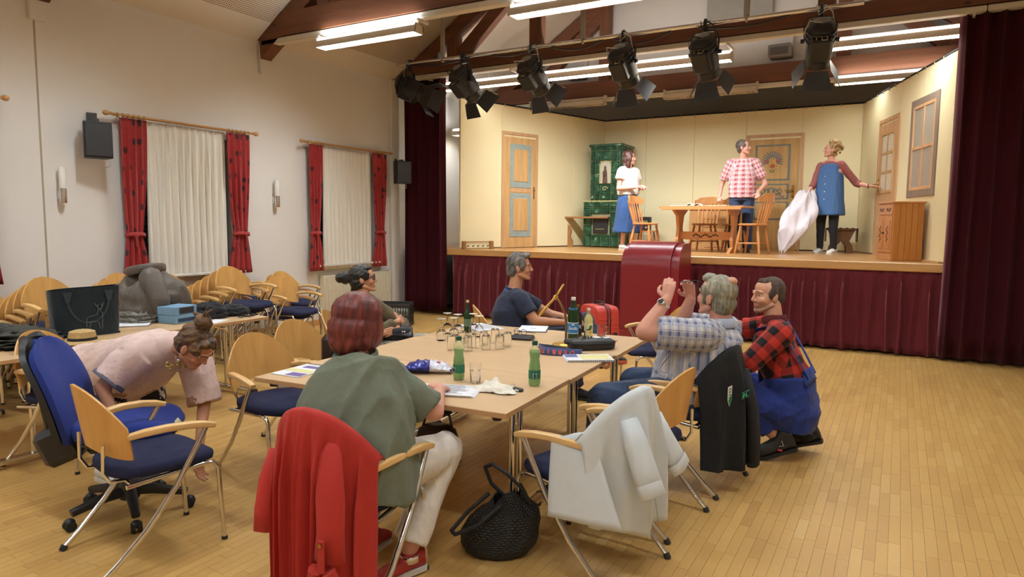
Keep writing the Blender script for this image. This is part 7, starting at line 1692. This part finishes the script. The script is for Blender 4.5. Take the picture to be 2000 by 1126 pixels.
tag(obj('paper_tissue', MB().sheet(tis, 30, 24, .001).xf(Matrix.Translation((-1.82, 3.03, 0)) @ Matrix.Rotation(R(25), 4, 'Z')), plain('tissue', rgb(234, 228, 212), .9, 0, .02), None, True, None), 'crumpled white paper tissue beside the script pages', 'tissue')
t = thing('car_key', 'black car key with ring beside the paper tissue', 'key', (-1.71, 3.08, TZ), R(-15)); obj('key_fob', MB().box((0, 0, .008), (.07, .034, .016), None, .006), M['black_plastic'], t, False); obj('key_ring', MB().tube([(-.05 + .016 * math.cos(q), .012 + .01 * math.sin(q), .012 + .012 * math.sin(q)) for q in (2 * PI * j / 16 for j in range(16))], .0013, 6, True, None, True), M['chrome'], t); obj('fob_sticker', MB().box((.012, -.0175, .008), (.026, .001, .008)), white, t, False)

# ================================================================ BAGS ON THE FLOOR
t = thing('woven_bag', 'slouching black woven raffia bag with cord handles under the table', 'bag', (-1.64, 2.76, 0), R(28))
wv = NT('black_raffia'); sp = wv.node('ShaderNodeSeparateXYZ'); wv.link(wv.coords((1, 1, 1), attr='puv'), sp.inputs[0])
hh = wv.math('MULTIPLY', wv.math('ABSOLUTE', wv.math('SINE', wv.math('ADD', wv.math('MULTIPLY', sp.outputs[0], 150.0), wv.math('MULTIPLY', wv.math('FLOOR', wv.math('MULTIPLY', sp.outputs[1], 62.0)), 1.57)))), wv.math('ABSOLUTE', wv.math('SINE', wv.math('MULTIPLY', sp.outputs[1], 62.0 * PI))))
wv.col(wv.mix(hh, (.004, .004, .004, 1), (.028, .026, .024, 1))); wv.b.inputs['Roughness'].default_value = .5; wv.bump(hh, 1.0, .006)
def wb(u, v):
    q = u * 2 * PI; z = .30 * v; k = [.8, 1.05, 1.12, 1.06, .9, .62, .40][min(6, int(v * 6))] * (1 - (v * 6 % 1)) + [1.05, 1.12, 1.06, .9, .62, .40, .34][min(6, int(v * 6))] * (v * 6 % 1)
    x = .175 * k * math.cos(q); y = .105 * k * math.sin(q) * (1.15 - .2 * v); n = .018 * nz(V(math.cos(q) * 2, math.sin(q) * 2, v * 4)); x += .05 * v; z += .05 * math.cos(q) * v * .6 + .02 * math.sin(3 * q) * v ** 3
    return V(x * (1 + n * 4), y * (1 + n * 5), max(.004, z + n))
o = obj('bag_body', MB().sheet(wb, 48, 30, -.006), wv.m, t, True, None); puv(o, [(i / 48 * .8, j / 30 * .45, 0) for i in range(49) for j in range(31)] * 2)
obj('bag_bottom', MB().ell((.0, 0, .02), (.165, .1, .02)), M['black_cloth'], t)
for s, pts in ((1, [(.16, -.03, .26), (.13, -.06, .34), (.05, -.06, .42), (-.02, -.03, .455), (-.06, .0, .43), (-.03, .02, .34), (.06, .03, .25)]), (-1, [(.02, -.08, .27), (-.08, -.14, .2), (-.19, -.15, .155), (-.21, -.12, .16), (-.14, -.04, .22), (-.04, .02, .29)])):
    m = MB().tube([V(a).lerp(V(b), f) for a, b in zip(pts[:-1], pts[1:]) for f in (0, .25, .5, .75)] + [pts[-1]], .0095, 8); obj('cord_handle', m, plain('cord_black', (.012, .012, .012, 1), .6) if s > 0 else bpy.data.materials['cord_black'], t)
t = thing('leather_handbag', 'dark brown leather handbag on the floor under the near table', 'bag', (-2.62, 3.62, 0), R(20)); lea = plain('dark_brown_leather', rgb(44, 28, 24), .4)
obj('bag_body', MB().loft([[V(.16 * k * math.cos(q), .08 * k * math.sin(q), z) for q in (2 * PI * j / 20 for j in range(20))] for z, k in ((0, .9), (.02, 1.02), (.14, 1.0), (.24, .8), (.27, .5))]), lea, t, True, .8); obj('handle', MB().tube([(-.1, 0, .25), (-.08, .01, .33), (0, .01, .36), (.08, .01, .33), (.1, 0, .25)], .009, 8), lea, t); obj('clasp', MB().box((0, -.075, .2), (.04, .01, .025), None, .004), M['brass'], t)
# bag hung on the half hidden chair
t = thing('shoulder_bag', 'dark brown bag with white-edged pocket on the half hidden chair', 'bag', (-3.62, 3.72, .485), R(10)); obj('bag_body', MB().box((0, 0, .15), (.13, .26, .3), None, .035), lea, t, True); obj('pocket_edge', MB().box((.068, -.1, .16), (.004, .03, .2), None, .001), white, t, False); obj('shoulder_strap', MB().tube([(0, -.1, .28), (-.02, -.06, .36), (-.03, .03, .38), (0, .1, .28)], 1.0, 8, True, (.012, .004)), lea, t)
# suitcase by the prompter's box
t = thing('suitcase', 'red hard-shell suitcase with ribbed sides and black zip behind the table', 'suitcase', (-3.08, 7.55, 0), R(52)); rs = plain('suitcase_red', rgb(196, 62, 50), .42, 0, .03)
def shell(x0, x1): 
    n = 12; pr = []
    def ring(x, k): return [V(x, (.23 - .0) * k * math.copysign(abs(math.cos(q)) ** .35, math.cos(q)), .345 + .31 * k * math.copysign(abs(math.sin(q)) ** .35, math.sin(q))) for q in (2 * PI * j / 32 for j in range(32))]
    return MB().loft([ring(x0, 1), ring(x0 + (x1 - x0) * .7, 1), ring(x0 + (x1 - x0) * .92, .97), ring(x1, .88)])
obj('front_shell', shell(.015, .15), rs, t, True, .6); obj('rear_shell', shell(-.015, -.15), rs, t, True, .6)
zr = lambda x: [V(x, .234 * math.copysign(abs(math.cos(q)) ** .35, math.cos(q)), .345 + .314 * math.copysign(abs(math.sin(q)) ** .35, math.sin(q))) for q in (2 * PI * j / 32 for j in range(32))]
obj('zip_band', MB().tube(zr(0), 1.0, 6, True, (.014, .006), True), plain('zip_red', rgb(150, 52, 44), .6), t)
for x in (-.02, .02): obj('zip', MB().tube(zr(x), .006, 6, True, None, True), M['black_plastic'], t)
for s in (-1, 1):
    for sd in (-1, 1):
        for k in range(8): obj('rib', MB().box((s * .075, sd * .231, .14 + .052 * k), (.11, .008, .014), None, .004), rs, t, False)
    for k in range(8): obj('rib', MB().box((s * .151, 0, .13 + .055 * k), (.008, .34, .016), None, .004), rs, t, False)
obj('lock', MB().box((.09, -.236, .30), (.05, .016, .1), None, .006), M['black_plastic'], t, False); obj('top_handle', MB().tube([(0, -.11, .655), (0, -.09, .69), (0, .09, .69), (0, .11, .655)], 1.0, 8, True, (.014, .007)), M['black_plastic'], t); obj('zip_puller', MB().cyl((.0, -.24, .52), (.0, -.245, .46), .007, 8), M['chrome'], t)
for x in (-.1, .1):
    for y in (-.18, .18): obj('wheel', MB().cyl((x - .012, y, .025), (x + .012, y, .025), .025, 12), M['rubber'], t)
# black stacking crate by the stage curtain
t = thing('plastic_crate', 'black slatted plastic crate standing before the left stage curtain', 'crate', (-6.85, 8.28, 0), R(28)); bp = M['black_plastic']
obj('crate_floor', MB().box((0, 0, .012), (.6, .4, .024)), bp, t, False)
for z, h in ((.03, .06), (.33, .06), (.17, .03)):
    for s in (-1, 1): obj('crate_rail', MB().box((0, s * .195, z), (.6, .014, h), None, .004), bp, t, False); obj('crate_rail', MB().box((s * .295, 0, z), (.014, .4, h), None, .004), bp, t, False)
for s in (-1, 1):
    for k in range(15): obj('slat', MB().box((-.28 + .04 * k, s * .195, .18), (.012, .012, .3)), bp, t, False)
    for k in range(9): obj('slat', MB().box((s * .295, -.17 + .042 * k, .18), (.012, .012, .3)), bp, t, False)
obj('pale_content', MB().box((0, 0, .14), (.5, .3, .22), None, .02), plain('crate_content', rgb(150, 150, 130), .7), t, False)

# ================================================================ THINGS ON THE SIDE TABLES
t = thing('felt_bag', 'dark green felt tote bag with stitched deer standing on the side table', 'bag', (-5.40, 2.88, TZ), R(79)); felt = cloth_mat('dark_felt', (.009, .017, .023, 1), .95, .1, 200, .2, .2)
def fb(u, v):
    q = u * 2 * PI; e = .45; return V(.235 * math.copysign(abs(math.cos(q)) ** e, math.cos(q)) * (.93 + .09 * v), .10 * math.copysign(abs(math.sin(q)) ** e, math.sin(q)) * (1.05 - .2 * v), .36 * v + .012 * v * math.cos(q))
obj('bag_wall', MB().sheet(fb, 56, 10, -.006), felt, t, True, .9); obj('bag_bottom', MB().box((0, 0, .008), (.42, .19, .012)), felt, t, False); g2 = plain('felt_handle', (.03, .045, .052, 1), .8)
for s in (-1, 1): obj('rope_handle', MB().tube([(.14 * math.cos(q), s * .105 - s * .012, .29 + .19 * math.sin(q)) for q in np.linspace(PI, 2 * PI, 20)], .009, 8), g2, t)
for x in (-.14, .14): obj('handle_tab', MB().prism([(-.03, .05), (.03, .05), (.012, -.03), (-.012, -.03)], .006, lambda u, v, w: V(x + u, -.098 - w, .29 + v)), g2, t, False)
dc = plain('deer_stitch', rgb(112, 122, 124), .7)
for pts in ([(.045, .07), (.05, .15), (.03, .165), (.045, .18), (.02, .178), (.012, .14), (-.04, .128), (-.06, .12), (-.062, .05)], [(-.055, .085), (-.02, .09), (.02, .085), (.03, .03), (.045, .03), (.045, .07)], [(-.03, .085), (-.045, .05), (-.035, .03)], [(.03, .18), (.012, .2), (.0, .225)], [(.035, .18), (.05, .2), (.058, .23)], [(.014, .2), (.026, .215)], [(.05, .2), (.04, .218)], [(-.085, .02), (-.092, .045)]):
    obj('stitched_deer', MB().tube([(x + .04, -.101 + .004 * (z > .2), z + .02) for x, z in pts], .0022, 5), dc, t)
# crumpled garments: one helper, lumpy cloth heaps
def heap(name, label, cat, c, rad, mat, rz=0, amp=.05, fr=3.0, seed=0, hole=None, extra=None, res=(48, 26)):
    t = thing(name, label, cat, c, rz)
    def fn(u, v):
        th = v * PI * .62; q = u * 2 * PI; d = V(math.sin(th) * math.cos(q), math.sin(th) * math.sin(q), math.cos(th)); k = 1 + amp * (2.2 * (1 - abs(nz(V(d) * fr + V(seed, 0, 0))) * 2.4) - .9) + amp * .8 * nz(V(d) * fr * 2.4 + V(0, seed, 0))
        return V(d.x * rad[0] * k, d.y * rad[1] * k, max(0.002, (d.z - math.cos(PI * .62)) / (1 - math.cos(PI * .62)) * rad[2] * k))
    obj('cloth', MB().grid(fn, *res), mat, t, True, None)
    return t
jk = cloth_mat('taupe_nylon', rgb(92, 82, 72), .55, .1, 200, .1, .15)
t = heap('grey_jacket', 'bulky taupe jacket slung over a chair beside the side table, collar open', 'jacket', (-5.86, 3.72, .70), (.30, .34, .48), jk, R(30), .05, 1.7, 3)
obj('collar', MB().tube([(-.02 + .13 * math.cos(q), -.05 + .15 * math.sin(q), .465 + .03 * math.cos(q + .5)) for q in (2 * PI * j / 20 for j in range(20))], 1.0, 10, True, (.028, .04), True), jk, t, True, None); obj('collar_lining', MB().ell((-.02, -.05, .455), (.12, .14, .03)), M['black_cloth'], t)
obj('sleeve', MB().limb([(.1, -.2, .4), (.2, -.27, .22), (.18, -.22, .02)], [.1, .085, .06]), jk, t)
heap('knitted_hat', 'black knitted hat lying beside the taupe jacket', 'hat', (-5.42, 3.98, TZ), (.14, .15, .14), M['black_cloth'], 0, .07, 3, 5)
heap('black_shoulder_bag', 'soft black bag lying behind the car keys on the side table', 'bag', (-5.42, 4.2, TZ), (.17, .13, .1), M['black_cloth'], R(60), .06, 3, 8)
heap('dark_olive_coat', 'dark olive coat spread flat at the left end of the side tables', 'coat', (-5.62, 2.36, TZ), (.5, .33, .1), cloth_mat('olive_loden', rgb(52, 50, 42), .9, .12, 200), R(5), .12, 3.2, 12, None, None, (60, 28))
t = thing('straw_hat', 'beige straw hat with black band lying beside the felt bag', 'hat', (-4.98, 2.63, TZ), 0); st_ = plain('straw', rgb(186, 156, 102), .8, 0, .15, 60); obj('brim', MB().lathe([(.09, .03), (.17, .022), (.175, .026), (.09, .036)], (0, 0, 0), 28), st_, t); obj('crown', MB().lathe([(.001, .1), (.05, .105), (.08, .095), (.093, .03), (.09, .028)], (0, 0, 0), 28), st_, t); obj('hat_band', MB().lathe([(.0935, .032), (.0945, .032), (.0885, .055), (.087, .055)], (0, 0, 0), 28), M['black_cloth'], t)
t = thing('carton_box', 'small light blue carton, upper of two at the taupe jacket', 'box', (-5.42, 3.66, TZ + .075), R(12)); bx = plain('carton_blue', rgb(120, 160, 190), .55, 0, .08, 30); obj('carton', MB().box((0, 0, .035), (.2, .24, .07), None, .004), bx, t, False); obj('open_flap', MB().box((.104, .0, .035), (.004, .16, .05), None, .001), M['black_plastic'], t, False)
t = thing('carton_box', 'small light blue carton, lower of two on the side table', 'box', (-5.42, 3.67, TZ), R(8)); obj('carton', MB().box((0, 0, .037), (.21, .25, .073), None, .004), bx, t, False); obj('carton_print', MB().box((.106, 0, .03), (.003, .2, .03)), M['denim'], t, False)
clp = NT('clear_film'); clp.b.inputs['Transmission Weight'].default_value = .6; clp.col(rgb(214, 206, 190)); clp.b.inputs['Roughness'].default_value = .25; clp.b.inputs['Alpha'].default_value = .7
heap('plastic_bag', 'crumpled clear plastic bag left of the blue cartons', 'plastic bag', (-5.72, 3.5, TZ), (.2, .18, .1), clp.m, 0, .16, 3.6, 4)
t = sheetpile('paper_plates', 'flat pale papers lying between the felt bag and blue cartons', 'paper', -5.6, 3.32, R(50), .34, .26, .012, 3, None, TZ, False)
sheetpile('paper_note', 'single white sheet on the side table beside the hair bun of the bending woman', 'paper', -5.2, 3.86, R(20), .16, .22, .002, 1, None, TZ, False)
t = thing('key_bunch', 'black keys and cable lying at the corner of the side table', 'keys', (-5.22, 4.2, TZ)); obj('key_fob', MB().box((0, 0, .01), (.07, .04, .02), None, .007), M['black_plastic'], t, False); obj('key_fob', MB().box((.02, .07, .01), (.05, .035, .02), None, .007), M['black_plastic'], t, False); obj('cable', MB().tube([(.02 + .05 * math.cos(q) * (1 + .2 * math.sin(3 * q)), -.02 + .06 * math.sin(q), .006 + .004 * math.sin(2 * q)) for q in np.linspace(0, 5.5, 22)], .004, 6), M['black_plastic'], t)
t = thing('snack_packet', 'orange and blue snack packet beside the black hat', 'snack bag', (-5.62, 4.24, TZ), R(40)); obj('packet', MB().grid(crum(-.1, .1, 6), 16, 22), plain('foil_orange', rgb(206, 134, 50), .35), t, True, .6); obj('packet_corner', MB().box((-.07, 0, .06), (.05, .08, .012), None, .004), blu, t, False)
t = thing('glass_jar', 'small clear drinking glass behind the felt bag', 'glass', (-5.86, 2.86, TZ)); obj('glass', MB().lathe([(.001, 0), (.034, 0), (.036, .005), (.037, .12), (.035, .12), (.033, .01), (.001, .009)], (0, 0, 0), 16), clear, t, True, .9); obj('rim', MB().lathe([(.036, .117), (.0385, .119), (.036, .121)], (0, 0, 0), 16), clear, t)
t = thing('white_trainer', 'pale trainer shoe on the floor behind the left table chair', 'shoe', (-3.92, 3.55, 0), R(-60))
obj('upper', MB().loft([[V(x, w_ * math.cos(q), .02 + h / 2 + h / 2 * math.sin(q)) for q in (2 * PI * j / 12 for j in range(12))] for x, w_, h in ((-.13, .025, .06), (-.1, .036, .075), (-.02, .038, .08), (.05, .045, .055), (.11, .04, .04), (.14, .015, .02))]), plain('trainer_sage', rgb(150, 150, 128), .7), t, True, None); obj('sole', MB().loft([[V(x, w_, 0), V(x, w_, .025), V(x, -w_, .025), V(x, -w_, 0)] for x, w_ in ((-.14, .025), (-.1, .038), (-.02, .036), (.05, .047), (.11, .042), (.145, .015))]), M['rubber_white'], t, False)
